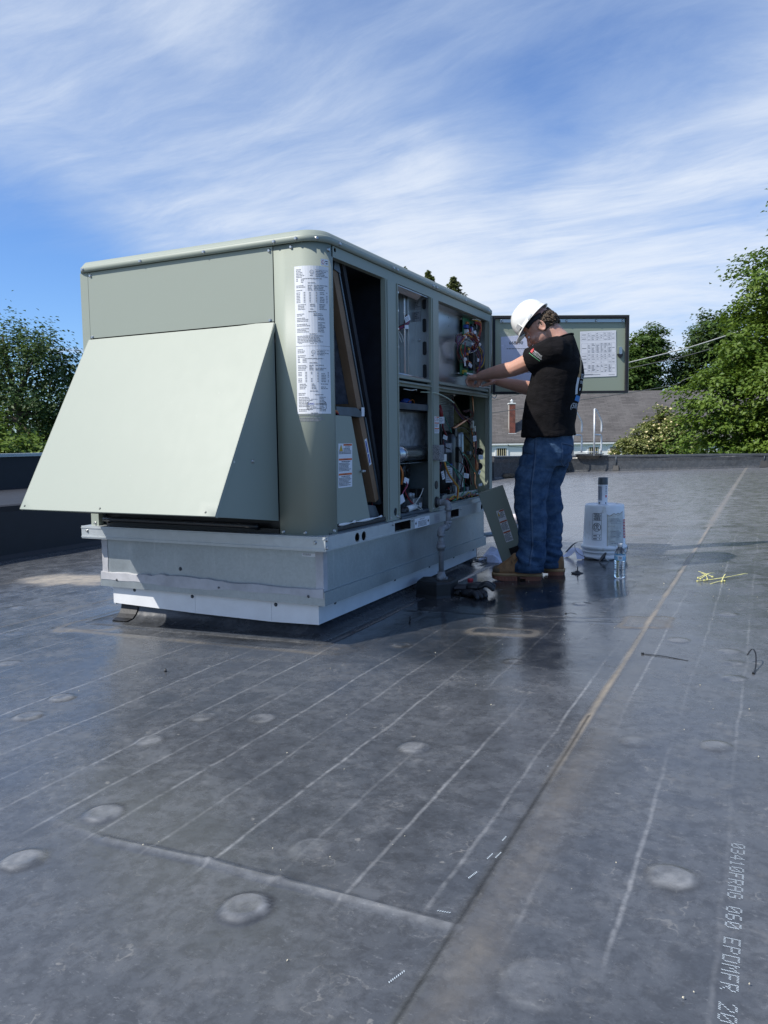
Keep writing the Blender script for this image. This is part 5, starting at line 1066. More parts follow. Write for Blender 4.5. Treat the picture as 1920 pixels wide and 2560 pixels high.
mb = MB(); mb.bbox((XR - .06, 4.365, .69), (XR - .035, 4.42, .735), .004); mb.build('junction_box', WPLAST, unit)
bundle([(XR - .03, 4.36, .69), (XR - .02, 4.40, .62), (XR - .02, 4.50, .565), (XR - .02, 4.56, .52), (XR - .03, 4.57, .45)], ['orange', 'yellow', 'red', 'orange'], .006, .0032)
wire([(XR - .04, 4.39, .70), (XR - .02, 4.52, .64), (XR - .02, 4.66, .585), (XR - .03, 4.70, .55), (XR - .03, 4.70, .49), (XR - .03, 4.60, .455), (XR - .02, 4.48, .45)], 'green', .0035)
wire([(XR - .08, 4.74, .76), (XR - .05, 4.82, .70), (XR - .05, 4.92, .63), (XR - .05, 5.02, .58)], 'green', .0035); wire([(XR - .08, 4.73, .775), (XR - .06, 4.755, .72), (XR - .06, 4.77, .66), (XR - .07, 4.74, .61)], 'black', .004)
wire([(XR - .05, 4.56, .89), (XR - .05, 4.75, .895), (XR - .06, 4.86, .875), (XR - .06, 4.93, .85)], 'black', .002)
for k in range(12):
    c_ = ['red', 'orange', 'yellow', 'green', 'orange', 'black', 'brown', 'yellow', 'red', 'green', 'white', 'orange'][k]; yb = 4.36 + .055 * k
    wire([(XR - .05 + rw.uniform(-.02, .02), yb, .444 + rw.uniform(0, .012)), (XR - .03, yb + .05, .452 + rw.uniform(0, .03)), (XR - .035, yb + .11, .446 + rw.uniform(0, .02)), (XR - .04, yb + .17, .452 + rw.uniform(0, .03))], c_, .0034)
mb = MB(); mb.bbox((XR - .18, 4.38, .45), (XR - .09, 4.62, .468), .004); mb.build('black_bracket', BLK, unit)
for k in range(16):
    c_ = ['black', 'dark_red', 'brown', 'purple', 'black', 'red', 'black', 'green'][k % 8]; y_, z_ = rw.uniform(4.45, 4.95), rw.uniform(.50, 1.08)
    wire([(XR - rw.uniform(.05, .15), y_, z_), (XR - rw.uniform(.04, .12), y_ + rw.uniform(-.06, .10), z_ - rw.uniform(.02, .12)), (XR - rw.uniform(.04, .12), y_ + rw.uniform(-.04, .14), z_ - rw.uniform(.1, .22))], c_, rw.uniform(.002, .0042))
for k in range(5):
    y_ = 4.46 + .10 * k; mb = MB(); mb.bbox((XR - .11, y_, .455 + .012 * (k % 2)), (XR - .07, y_ + .05, .49 + .02 * (k % 3)), .003); mb.build('bay_fitting', (DARKSTEEL, BLK, GALV, BLK, DARKSTEEL)[k], unit)
mb = MB(); mb.box((XR - .06, 4.208, ZRT + .007), (XR - .0, 5.083, ZRT + .012)); mb.box((XR + .0005, 4.206, ZRT + .001), (XR + .003, 5.083, ZRT + .026)); mb.box((XR - .03, 4.208, ZRT + .0121), (XR - .027, 5.083, ZRT + .03)); mb.build('bay_sill', GALV, unit)

# ---- open control door
DA = Vector((-1.66, 5.06, 0)); DB = Vector((-.852, 5.502, 0)); dx = (DB - DA).normalized(); dn = Vector((dx.y, -dx.x, 0))   # dn faces the camera
def MD(u, v, off=0): return DA + dx * u + dn * off + Vector((0, 0, v))
mb = MB(); dw = (DB - DA).length
mb.plate(rect(0, 1.118, dw, 1.635), [], lambda u, v, off: MD(u, v, off - .022), .0015)
for (a, b_) in (((0, 1.118), (.002, 1.635)), ((dw - .002, 1.118), (dw, 1.635)), ((.002, 1.118), (dw - .002, 1.120)), ((.002, 1.633), (dw - .002, 1.635))):
    q = [MD(a[0], a[1], -.0219), MD(b_[0], a[1], -.0219), MD(b_[0], b_[1], -.0219), MD(a[0], b_[1], -.0219)]; mb.prism(q, dn * .022)
door = mb.build('control_door', DGREEN, unit)
mb = MB()
for (a, b_) in (((.003, 1.121), (.020, 1.632)), ((dw - .020, 1.121), (dw - .003, 1.632)), ((.0201, 1.121), (dw - .0201, 1.136)), ((.0201, 1.617), (dw - .0201, 1.632))):
    mb.prism([MD(a[0], a[1], -.0215), MD(b_[0], a[1], -.0215), MD(b_[0], b_[1], -.0215), MD(a[0], b_[1], -.0215)], dn * .0225)
mb.build('door_gasket', BLKF, door)
mb = MB(); q = [(.056, 1.591), (.892, 1.589), (.892, 1.609), (.056, 1.612)]; mb.prism([MD(u, v, -.02) for u, v in q], dn * .008); dr = mb.build('pouch_rail', GALV_IN, door)
for u in (.07, .5, .70, .88): screw_at(door, MD(u, 1.60, -.0118), dn, hexm)
lb = Print(lambda u, v, off=0: MD(u, v, off - .0203)); q = [(.594, 1.530), (.838, 1.537), (.846, 1.234), (.600, 1.226)]
def bil(u, v): 
    a = Vector(q[3]).lerp(Vector(q[2]), u); b_ = Vector(q[0]).lerp(Vector(q[1]), u); r_ = a.lerp(b_, v); return r_.x, r_.y
lb.poly(0, [bil(0, 0), bil(1, 0), bil(1, 1), bil(0, 1)], .0008)
rr = random.Random(14); blocks = [(.88, .965, 2), (.795, .87, 2), (.525, .735, 7), (.425, .50, 2), (.365, .415, 1), (.29, .345, 1), (.10, .265, 6)]
def brect(mi, u0, v0, u1, v1, off=.0012): lb.poly(mi, [bil(u0, v0), bil(u1, v0), bil(u1, v1), bil(u0, v1)], off)
for (v0, v1, n_) in blocks:
    for u0 in (.03, .2, .3, .43, .55, .65, .76, .87, .97): brect(1, u0 - .0015, v0, u0 + .0015, v1)
    for j in range(n_ + 1): vv = v0 + (v1 - v0) * j / n_; brect(1, .03 if j in (0, n_) else .2, vv - .001, .97 if j in (0, n_) else .87, vv + .001)
    for j in range(n_):
        vv = v0 + (v1 - v0) * (j + .5) / n_
        for u0, u1 in ((.22, .28), (.32, .41), (.45, .53), (.57, .63), (.67, .74), (.78, .86)):
            if rr.random() < .8: brect(2, u0, vv - .006, u0 + (u1 - u0) * rr.uniform(.5, 1), vv + .006)
    brect(2, .05, (v0 + v1) / 2 - .007, .17, (v0 + v1) / 2 + .007); brect(2, .885, (v0 + v1) / 2 - .007, .95, (v0 + v1) / 2 + .007)
brect(2, .05, .045, .55, .055); brect(2, .05, .06, .35, .068); brect(2, .78, .035, .95, .043)
lb.build('wiring_table_sheet', [PAPER, GREYINK, GREYINK], door)
PAPB = simple('blue_white_paper', (.60, .63, .78), .7, var=.03)
lb = Print(lambda u, v, off=0: MD(u, v, off - .0203)); lb.poly(0, [(.068, 1.20), (.34, 1.20), (.335, 1.520), (.062, 1.498)], .0008); lb.text(1, '668190', .116, 1.448, .031, .0012); lb.text(1, '668190', .1175, 1.449, .031, .0014); lb.words(1, .10, .30, 1.418, .006, random.Random(3), 1); lb.r(1, .11, 1.318, .20, 1.326, .0012)
for k in range(3): lb.words(1, .11, .30, 1.302 - .02 * k, .007, random.Random(k), 1)
lb.build('job_sheet', [PAPB, INK], door)
film, t, b = newmat('clear_film'); b.inputs['Base Color'].default_value = (.9, .93, .95, 1); b.inputs['Roughness'].default_value = .12; b.inputs['Alpha'].default_value = .10; b.inputs['Specular IOR Level'].default_value = .8
t.put(b.inputs['Normal'], t.bump(t.noise(t.obj(), 14, 5, .6, .4), .9, .03))
mb = MB(); NXp = 18; vs = []; fs = []
for j in range(9):
    for i in range(NXp + 1): u = .05 + .475 * i / NXp; v_ = 1.17 + (.355 + .012 * math.sin(i * 1.3)) * j / 8; vs.append(MD(u, v_, -.014 + .004 * math.sin(i * .9 + j * .7) + .003 * math.sin(j * 1.9 + i * .3)))
for j in range(8):
    for i in range(NXp): a = j * (NXp + 1) + i; fs.append((a, a + 1, a + NXp + 2, a + NXp + 1))
mb.add(vs, fs, True); mb.build('document_pouch', film, door)
mb = MB(); mb.prism([MD(u, v, -.0200) for u, v in rrect(.857, 1.378, .878, 1.426, .009)], dn * .012); la = mb.build('latch', SCREWM, door)
mb = MB(); mb.prism([MD(u, v, -.0200) for u, v in ((.848, 1.380), (.886, 1.380), (.882, 1.366), (.872, 1.356), (.862, 1.356), (.852, 1.366))], dn * .01); mb.build('latch_cam', BLK, la)
mb = MB(); mb.tube([MD(-.004, 1.125, -.010), MD(-.004, 1.63, -.010)], .005, 8); mb.build('hinge_pin', SCREWM, door)

# ------------------------------------------------------------------ gas pipe and its block
gp = thing('gas_pipe', 'grey painted gas pipe dropping from the unit to a black pitch block', 'pipe', (-1.60, 4.02, 0))
GX = -1.615
mb = MB(); mb.tube(smooth_path([(XR + .01, 4.150, .466), (-1.65, 4.147, .466), (-1.628, 4.140, .464), (GX, 4.135, .446), (GX, 4.133, .425)], 5), .0185, 14); mb.lathe([(.0215, 0), (.0215, .014)], (-1.672, 4.149, .466), (1, -.05, 0), 14); mb.lathe([(.0215, 0), (.0215, .014)], (GX, 4.133, .422), (0, 0, 1), 14); mb.build('elbow', PIPEG, gp)
mb = MB(); mb.tube([(GX, 4.133, .425), (GX, 4.130, .352)], .0145, 14); mb.build('pipe', PIPEG, gp)
mb = MB(); mb.tube(smooth_path([(GX, 4.131, .362), (GX, 4.128, .343), (GX, 4.112, .333), (GX, 4.06, .330), (GX, 4.030, .326), (GX, 4.017, .310), (GX, 4.015, .290)], 5), .0185, 14)
for q, ax in (((GX, 4.130, .348), (0, 0, 1)), ((GX, 4.09, .3315), (0, 1, .1)), ((GX, 4.016, .288), (0, 0, 1))): mb.lathe([(.0215, 0), (.0215, .013)], q, ax, 14)
mb.build('elbow', PIPEG, gp)
mb = MB(); mb.tube([(GX, 4.015, .292), (GX, 4.018, .262), (GX, 4.020, .09)], .0145, 14); mb.build('pipe', PIPEG, gp)
mb = MB(); mb.lathe([(.021, 0), (.022, .012), (.027, .013), (.027, .034), (.022, .035), (.020, .05)], (GX, 4.017, .208), (0, 0, 1), 8); mb.build('union', PIPEG, gp)
mb = MB(); mb.lathe([(.0215, 0), (.0215, .018), (.026, .024), (.026, .05), (.0215, .056), (.0215, .07)], (GX, 4.0205, .02), (0, 0, 1), 12); mb.tube([(GX, 3.985, .055), (GX, 4.056, .055)], .0155, 10); mb.box((GX + .015, 4.005, .047), (GX + .034, 4.035, .061)); mb.build('valve', PIPEG, gp)
mb = MB(); mb.tube([(GX, 4.0205, .03), (GX, 4.02, -.02)], .016, 12); mb.build('pipe', PIPEG, gp)
blk = MB(); z0_ = gz(-1.63, 4.02)
poly = [(-1.715, 3.90), (-1.585, 3.875), (-1.525, 3.93), (-1.525, 4.05), (-1.57, 4.10), (-1.70, 4.09), (-1.73, 4.02)]
def ringp(s_, z_, j=0): c_ = (-1.625, 3.99); return [Vector((c_[0] + (px - c_[0]) * s_, c_[1] + (py - c_[1]) * s_, z_ + j * .004 * math.sin(k * 2.3))) for k, (px, py) in enumerate(poly)]
blk.loft([ringp(1.10, z0_ - .01), ringp(1.04, z0_ + .006), ringp(1.0, z0_ + .02), ringp(.985, z0_ + .082), ringp(.94, z0_ + .092, 1), ringp(.80, z0_ + .089, 1)], sm=False)
bo = blk.build('pitch_block', BLKRUB); tag(bo, 'chunky black rubber pitch block round the foot of the gas pipe', 'pipe block')
mb = MB(); mb.tube([(-1.86, 5.165, .14), (-1.72, 5.40, .15), (-1.60, 5.55, .15)], .018, 10); o_ = mb.build('drain_pipe', GALV); tag(o_, 'short grey pipe stub sticking out behind the far end of the curb', 'pipe')

# ------------------------------------------------------------------ the worker
SKIN, t, b = newmat('skin'); n = t.noise(t.obj(), 22, 5, .6); t.put(b.inputs['Base Color'], t.mix(t.ramp(n, .3, .7), (.50, .27, .20, 1), (.56, .31, .235, 1))); b.inputs['Roughness'].default_value = .5
b.inputs['Subsurface Weight'].default_value = .12; b.inputs['Subsurface Radius'].default_value = (.02, .008, .005); b.inputs['Subsurface Scale'].default_value = .25
t.put(b.inputs['Normal'], t.bump(t.noise(t.obj(), 160, 3, .6), .08, .002))
def cloth(name, col, alt, weave, bumpS, rough=.85):
    m, t, b = newmat(name); o_ = t.obj(); n = t.noise(o_, 14, 6, .65); tw = t.add('ShaderNodeTexWave'); t.put(tw.inputs['Vector'], t.mapping(o_, rot=(.4, .5, .7))); tw.inputs['Scale'].default_value = weave
    fold = t.noise(t.mapping(o_, sc=(1, 1, 2.4)), 9, 4, .55, .6)
    t.put(b.inputs['Base Color'], t.mix(t.ramp(n, .3, .72), c4(col), c4(alt))); b.inputs['Roughness'].default_value = rough; b.inputs['Specular IOR Level'].default_value = .12
    h = t.math('ADD', t.math('MULTIPLY', fold, 1.0), t.math('MULTIPLY', tw.outputs[0], .02)); t.put(b.inputs['Normal'], t.bump(h, bumpS, .02)); return m
TEE = cloth('black_cotton', (.0075, .007, .0078), (.013, .012, .0135), 300, .6, .95)
DENIM = cloth('blue_denim', (.022, .052, .11), (.072, .125, .21), 420, .6)
BOOTM = simple('tan_nubuck', (.22, .118, .052), .8, var=.3, scale=26, bump=.3, bscale=120)
BOOTD = simple('scuffed_toe', (.12, .085, .05), .8, var=.35, scale=30, bump=.3)
SOLE = simple('brown_rubber_sole', (.20, .075, .045), .6, var=.2, bump=.2)
WELT = simple('tan_welt', (.35, .22, .11), .7, var=.15)
HAIR = simple('brown_hair', (.055, .036, .020), .55, var=.5, scale=60, bump=.6, bscale=140)
OXY = Vector((-1.166, 4.71, 0)); A8 = R_(8); PF = Vector((-math.cos(A8), -math.sin(A8), 0)); PL = Vector((math.sin(A8), -math.cos(A8), 0)); UPZ = Vector((0, 0, 1))
def W(f_, l_, z_): return OXY + PF * f_ + PL * l_ + UPZ * z_
ROTP = Matrix((PF, PL, UPZ)).transposed()
GZP = gz(-1.25, 4.7)
worker = thing('person', 'worker in white hard hat, black t-shirt and jeans reaching into the control box', 'person', (OXY.x, OXY.y, GZP))
def ring_e(c_, a, b_, n=28, tilt=0.0, sup=2.3, yaw=0):
    out = []
    for k in range(n):
        an = 2 * math.pi * k / n; ca, sa = math.cos(an), math.sin(an)
        u = a * math.copysign(abs(ca) ** (2 / sup), ca); v_ = b_ * math.copysign(abs(sa) ** (2 / sup), sa)
        out.append(W(c_[0] + u, c_[1] + v_, c_[2] - u * math.tan(tilt)))
    return out
def remesh_build(mb, name, mats, parent, vox, smooth=4, disp=None, fac=.5):
    me = mb.mesh(name, mats); o_ = bpy.data.objects.new(name, me); COL.objects.link(o_)
    r_ = o_.modifiers.new('r', 'REMESH'); r_.mode = 'VOXEL'; r_.voxel_size = vox; r_.use_smooth_shade = True
    s_ = o_.modifiers.new('s', 'SMOOTH'); s_.factor = fac; s_.iterations = smooth
    bpy.context.view_layer.update()
    me2 = bpy.data.meshes.new_from_object(o_.evaluated_get(bpy.context.evaluated_depsgraph_get()))
    bpy.data.objects.remove(o_); bpy.data.meshes.remove(me); me2.name = name
    if disp:
        n_ = [q.normal.copy() for q in me2.vertices]
        for q, nn in zip(me2.vertices, n_): q.co += nn * disp(q.co)
    if not len(me2.materials):
        for m in (mats if isinstance(mats, (list, tuple)) else [mats]): me2.materials.append(m)
    off = wloc(parent)
    me2.transform(Matrix.Translation(-off)); me2.polygons.foreach_set('use_smooth', [True] * len(me2.polygons)); me2.update()
    o2 = bpy.data.objects.new(name, me2); COL.objects.link(o2); o2.parent = parent; return o2
def limb(mb, pts, rad, n=5, seg=14):
    P = smooth_path(pts, n); rr_ = np.interp(np.linspace(0, len(rad) - 1, len(P)), range(len(rad)), rad); mb.tube(P, list(rr_), seg)
    mb.ellip(P[0], (rr_[0],) * 3, seg=12, rings=8); mb.ellip(P[-1], (rr_[-1],) * 3, seg=12, rings=8)
# pose landmarks (forward, left, up)
SHL, ELL, WRL = (-.030, .182, 1.325), (.225, .075, 1.238), (.455, -.085, 1.218)
SHR, ELR, WRR = (-.030, -.182, 1.325), (.10, -.235, 1.120), (.36, -.17, 1.185)
HP = R_(42); HF = Vector((math.cos(HP), 0, -math.sin(HP))); HU = Vector((math.sin(HP), 0, math.cos(HP)))
HC = Vector((.083, 0, 1.483))
def Hd(f_, l_, u_): q = HC + HF * f_ + HU * u_; return W(q.x, l_, q.z)
ROTH = Matrix((PF * HF.x + UPZ * HF.z, PL, PF * HU.x + UPZ * HU.z)).transposed()
bd = MB()
bd.ellip(Hd(-.012, 0, .022), (.098, .077, .098), ROTH); bd.ellip(Hd(.022, 0, -.040), (.074, .064, .078), ROTH); bd.ellip(Hd(.045, 0, -.082), (.046, .046, .040), ROTH); bd.ellip(Hd(.070, 0, -.104), (.022, .024, .017), ROTH)
bd.ellip(Hd(.082, 0, .012), (.016, .052, .014), ROTH); bd.ellip(Hd(.060, .033, -.030), (.030, .026, .024), ROTH); bd.ellip(Hd(.060, -.033, -.030), (.030, .026, .024), ROTH)
limb(bd, [Hd(.088, 0, .004), Hd(.100, 0, -.020), Hd(.110, 0, -.036)], [.009, .012, .014], 4, 10); bd.ellip(Hd(.097, .011, -.040), (.011, .009, .009), ROTH); bd.ellip(Hd(.097, -.011, -.040), (.011, .009, .009), ROTH)
bd.ellip(Hd(.087, 0, -.066), (.011, .024, .0065), ROTH); bd.ellip(Hd(.084, 0, -.078), (.012, .021, .007), ROTH)
for s_ in (1, -1):    # ears
    er = [Hd(-.010 + .019 * math.cos(a) - .006, s_ * (.080 + .005 * math.cos(a + 2.5)), -.012 + .034 * math.sin(a)) for a in np.linspace(0, 2 * math.pi, 18, endpoint=False)]
    bd.tube(er, .0052, 6, closed=True); bd.ellip(Hd(-.015, s_ * .076, -.012), (.018, .006, .032), ROTH); bd.ellip(Hd(-.008, s_ * .080, -.040), (.009, .006, .010), ROTH)
limb(bd, [W(-.050, 0, 1.32), W(-.045, 0, 1.38), W(-.015, 0, 1.425), Hd(-.03, 0, -.03)], [.085, .068, .061, .062], 5, 18)
bd.loft([ring_e((-.03, 0, z_), a, b_) for z_, a, b_ in ((.95, .10, .15), (1.1, .10, .155), (1.25, .105, .165), (1.30, .085, .15), (1.35, .06, .11))])
def hand(mb, wr, el, curl, side, spread, flat=.0):
    wv = W(*wr); ev = W(*el); d_ = (wv - ev).normalized(); lat = d_.cross(UPZ).normalized() * side; upv = lat.cross(d_).normalized() * side
    if upv.z < 0: upv = -upv
    mb.ellip(wv + d_ * .045 - upv * .004, (.050, .036, .020), Matrix((d_, lat, upv)).transposed()); mb.ellip(wv + d_ * .075 - upv * .002, (.022, .040, .017), Matrix((d_, lat, upv)).transposed())
    for k, ln in enumerate((.072, .080, .074, .058)):
        off = (k - 1.5) * .0205; b0 = wv + d_ * (.084 - .004 * abs(k - 1)) + lat * off * -1
        p1 = b0 + (d_ * math.cos(curl[0]) - upv * math.sin(curl[0])) * ln * .46; a2 = curl[0] + curl[1]; p2 = p1 + (d_ * math.cos(a2) - upv * math.sin(a2)) * ln * .32; a3 = a2 + curl[1] * .7; p3 = p2 + (d_ * math.cos(a3) - upv * math.sin(a3)) * ln * .24
        mb.tube([b0 - d_ * .02, b0, p1, p2, p3], [.0095, .0105, .0095, .0085, .007], 8); mb.ellip(b0 + upv * .003, (.0105,) * 3, seg=8, rings=6); mb.ellip(p3, (.007,) * 3, seg=8, rings=6)
    tb = wv + d_ * .022 + lat * .026 - upv * .008; t1 = tb + d_ * .022 + lat * .020 - upv * .018; t2 = t1 + d_ * .028 - upv * .016 - lat * .004; t3 = t2 + d_ * .020 - upv * .010 - lat * .008
    mb.tube([tb, t1, t2, t3], [.014, .0125, .0105, .008], 8); mb.ellip(t3, (.008,) * 3, seg=8, rings=6)
for sh, el, wr, sd_ in ((SHL, ELL, WRL, 1), (SHR, ELR, WRR, -1)):
    limb(bd, [W(*sh), W(*(np.array(sh) * .45 + np.array(el) * .55)), W(*el)], [.060, .054, .045], 6); limb(bd, [W(*el), W(*(np.array(el) * .62 + np.array(wr) * .38)), W(*(np.array(el) * .2 + np.array(wr) * .8)), W(*wr)], [.046, .045, .033, .027], 5)
    hand(bd, wr, el, (.75, .85) if sd_ == 1 else (.55, .7), sd_, 0)
body = remesh_build(bd, 'body', SKIN, worker, .0048, 3)
for s_ in (1, -1):
    mb = MB(); mb.ellip(Hd(.082, s_ * .031, -.006), (.008, .011, .0065), ROTH, 10, 8); mb.build('eye', PAPER, body)
    mb = MB(); mb.ellip(Hd(.0895, s_ * .031, -.008), (.002, .004, .004), ROTH, 8, 6); mb.build('iris', BLK, body)
    mb = MB(); limb(mb, [Hd(.090, s_ * .016, .013), Hd(.093, s_ * .034, .018), Hd(.080, s_ * .052, .012)], [.003, .004, .002], 4, 8); mb.build('eyebrow', HAIR, body)
mb = MB(); mb.ellip(Hd(.0965, 0, -.0725), (.0035, .020, .0015), ROTH, 10, 6); mb.build('mouth', simple('lip', (.30, .10, .09), .5), body)
# hair: short tufts over the back and sides of the head below the hat
hr = MB(); rh = random.Random(5)
hr.ellip(Hd(-.036, 0, -.002), (.082, .0795, .078), ROTH, 20, 14)
for k in range(420):
    th = rh.uniform(-2.15, 2.15); ph = rh.uniform(-.62, .62); q = (-math.cos(th) * math.cos(ph), math.sin(th) * math.cos(ph), math.sin(ph))
    if q[0] > .05 and q[2] < .05: continue
    if q[0] > -.28 and q[2] < -.1: continue
    base = (-.036 + .080 * q[0], .0785 * q[1], -.002 + .078 * q[2]); ln = rh.uniform(.012, .026)
    e_ = Vector((base[0] + q[0] * .006 - .004, base[1] + q[1] * .006, base[2] - ln)) + Vector(q) * -.003; m_ = Vector(base).lerp(e_, .5) + Vector(q) * .004
    hr.tube([Hd(*base), Hd(*m_), Hd(*e_)], [.005, .0045, .0012], 5)
hr.build('hair', HAIR, worker)
# hard hat, tilted forward with the head
HT = R_(49); hF = Vector((math.cos(HT), 0, -math.sin(HT))); hU = Vector((math.sin(HT), 0, math.cos(HT))); HATC = Vector((.130, 0, 1.527))
def Ht(f_, l_, u_): q = HATC + hF * (f_ * .89) + hU * (u_ * .92); return W(q.x, l_ * .93, q.z)
hat = MB(); NR, NS = 14, 48; rings = []
for i in range(NR + 1):
    ph = math.pi / 2 * i / NR; rr_ = math.cos(ph) ** .82; hh = math.sin(ph) ** .96
    ring = []
    for k in range(NS):
        an = 2 * math.pi * k / NS; ca, sa = math.cos(an), math.sin(an)
        crown = .006 * math.exp(-(sa * rr_ / .16) ** 2) * math.sin(ph) ** .6 * (1 if True else 0)
        ring.append(Ht(.134 * rr_ * ca - .002, .113 * rr_ * sa, .128 * hh + crown - .003))
    rings.append(ring)
hat.loft(rings, cap=False)
inn = [[q + (W(HATC.x, 0, HATC.z) - q) * .035 for q in r] for r in rings]; hat.loft([list(reversed(r)) for r in inn], cap=False)
br = []
for off, du in ((0.0, -.003), (.004, -.006), (1.0, -.008), (1.0, -.011), (.02, -.009), (-.03, -.006)):
    ring = []
    for k in range(NS):
        an = 2 * math.pi * k / NS; ca, sa = math.cos(an), math.sin(an); pk = max(0, ca) ** 2.2
        w_ = (.011 + .040 * pk) * off; ring.append(Ht((.134 + w_) * ca - .002, (.113 + min(w_, .013)) * sa, du - .014 * pk * max(0, off)))
    br.append(ring)
hat.loft(br, cap=False); hato = hat.build('hard_hat', HATM, worker)
mb = MB(); mb.prism([Ht(-.035 + u, .116 - .0, -.003 + v) for u, v in ((0, 0), (.05, 0), (.044, .012), (.006, .012))], PL * .004); mb.prism([Ht(.072 + u, .0935 - u * .9, .006 + v) for u, v in ((0, 0), (.03, 0), (.026, .03), (.004, .03))], PL * .006); mb.build('hat_rib', HATM, hato)
mb = MB(); loopb = []
for k in range(29):
    an = R_(52) + R_(256) * k / 28; loopb.append((.098 * math.cos(an) - .004, .087 * math.sin(an)))
rings = []
for (f_, l_) in loopb:
    n_ = Vector((f_, l_)).normalized(); bk = max(0, -n_.x)
    rings.append([Ht(f_ + n_.x * o_ + 0 * bk, l_ + n_.y * o_, u_ - .03 * bk) for o_, u_ in ((0, -.002), (.003, -.002), (.003, -.036), (0, -.036))])
mb.loft(rings); mb.build('suspension_band', BLKF, hato)
mb = MB(); mb.lathe([(.016, 0), (.016, .016), (.021, .018), (.021, .030), (.016, .032)], Ht(-.098, 0, -.046), Ht(-1, 0, 0) - Ht(0, 0, 0), 12)
mb.prism([Ht(-.112, l_, u_) for l_, u_ in ((-.035, -.055), (.035, -.055), (.035, -.036), (-.035, -.036))], (Ht(1, 0, 0) - Ht(0, 0, 0)) * .012); mb.build('ratchet_knob', BLK, hato)
# t-shirt
sh = MB()
sh.loft([ring_e(c_, a, b_, tilt=tl) for c_, a, b_, tl in (((.022, 0, .830), .168, .205, .02), ((.024, 0, .90), .157, .198, .0), ((.013, 0, 1.01), .158, .20, 0), ((-.010, 0, 1.12), .160, .208, 0), ((-.028, 0, 1.20), .153, .212, 0), ((-.034, 0, 1.27), .135, .203, 0), ((-.040, 0, 1.325), .112, .185, .1), ((-.044, 0, 1.370), .088, .150, .25), ((-.040, 0, 1.402), .075, .092, .35))])
for shd, el, f_ in ((SHL, ELL, .60), (SHR, ELR, .62)):
    s_ = np.array(shd); e_ = np.array(el); m_ = s_ + (e_ - s_) * f_; q = s_ + (e_ - s_) * .25
    sh.tube(smooth_path([W(*(s_ * .6 + np.array((-.035, 0, 1.25)) * .4)), W(*s_), W(*q), W(*m_)], 5), list(np.interp(np.linspace(0, 3, 16), range(4), [.10, .083, .080, .081])), 20)
def shirt_disp(co):
    p_ = co; a = mnoise.noise(Vector((p_.x * 5 + 3, p_.y * 5, p_.z * 11))); b_ = mnoise.noise(Vector((p_.x * 13, p_.y * 13 + 5, p_.z * 22 + p_.x * 16)))
    hem = max(0, min(1, (1.02 - p_.z) / .2)); return .009 * a * (.6 + hem) + .0045 * b_ * (.6 + 1.3 * hem)
tee = remesh_build(sh, 't_shirt', TEE, worker, .0075, 4, shirt_disp)
mb = MB()
mb.tube(smooth_path([W(-.038 + .076 * math.cos(a), .090 * math.sin(a), 1.405 - .076 * math.cos(a) * .38) for a in np.linspace(0, 2 * math.pi, 25)], 2), .0065, 6); mb.build('collar', TEE, tee)
def bvh_of(o_):
    off = wloc(o_); return BVHTree.FromPolygons([Vector(q.co) + off for q in o_.data.vertices], [tuple(p_.vertices) for p_ in o_.data.polygons])
BT = bvh_of(tee)
def proj_print(M0, dirv, bvh, off=.0022):
    dirv = Vector(dirv).normalized()
    def M(u, v, o_=0):
        q = M0(u, v); h = bvh.ray_cast(q - dirv * .6, dirv, 1.5)
        if h[0] is None: return q
        return h[0] + h[1] * (off + o_)
    return M
def densify(pts, n=8):
    out = []
    for i in range(len(pts)):
        a, b_ = pts[i], pts[(i + 1) % len(pts)]
        out += [(a[0] + (b_[0] - a[0]) * k / n, a[1] + (b_[1] - a[1]) * k / n) for k in range(n)]
    return out
def strip(pr, mi, path, wd, n=6):
    P = []
    for i in range(len(path) - 1):
        for k in range(n): P.append(Vector(path[i]).lerp(Vector(path[i + 1]), k / n))
    P.append(Vector(path[-1])); L1, R1 = [], []
    for i, q in enumerate(P):
        tg = (P[min(i + 1, len(P) - 1)] - P[max(i - 1, 0)]).normalized(); nn = Vector((-tg.y, tg.x)) * wd / 2; L1.append(q + nn); R1.append(q - nn)
    pr.mi = mi
    for i in range(len(P) - 1): pr.add([pr.M(*R1[i], 0), pr.M(*R1[i + 1], 0), pr.M(*L1[i + 1], 0), pr.M(*L1[i], 0)], [(0, 1, 2, 3)])
# back print: a tan roof-shaped outline over white and blue, lettering inside it
GOLD = simple('gold_print', (.34, .22, .10), .7, var=.08); WPR = simple('white_print', (.62, .64, .66), .7, var=.1); BPR = simple('blue_print', (.04, .22, .55), .7, var=.08); RPR = simple('red_print', (.5, .05, .06), .7)
bm_ = lambda u, v: W(-.6, -u, v)      # u to the reader's right, seen from behind
pr = Print(proj_print(bm_, PF, BT))
strip(pr, 0, [(-.118, 1.17), (-.108, 1.21), (-.060, 1.275), (0, 1.305), (.060, 1.275), (.108, 1.21), (.118, 1.17)], .024)
strip(pr, 1, [(-.118, 1.17), (-.120, 1.13), (-.110, 1.075)], .024); strip(pr, 1, [(.118, 1.17), (.120, 1.13), (.110, 1.075)], .024)
strip(pr, 2, [(-.112, 1.055), (-.05, 1.050), (0, 1.048), (.05, 1.050), (.112, 1.055)], .030, 6)
pr.text(1, 'SOLUTION', -.093, 1.165, .042, 0, squash=.8); pr.text(1, 'SERVICES', -.088, 1.138, .022, 0)
pr.text(1, '(508) 7', -.135, .995, .044, 0); pr.mi = 1; pr.poly(1, circ(-.070, 1.105, .009, 10), 0)
pr.build('back_print', [GOLD, WPR, BPR], tee)
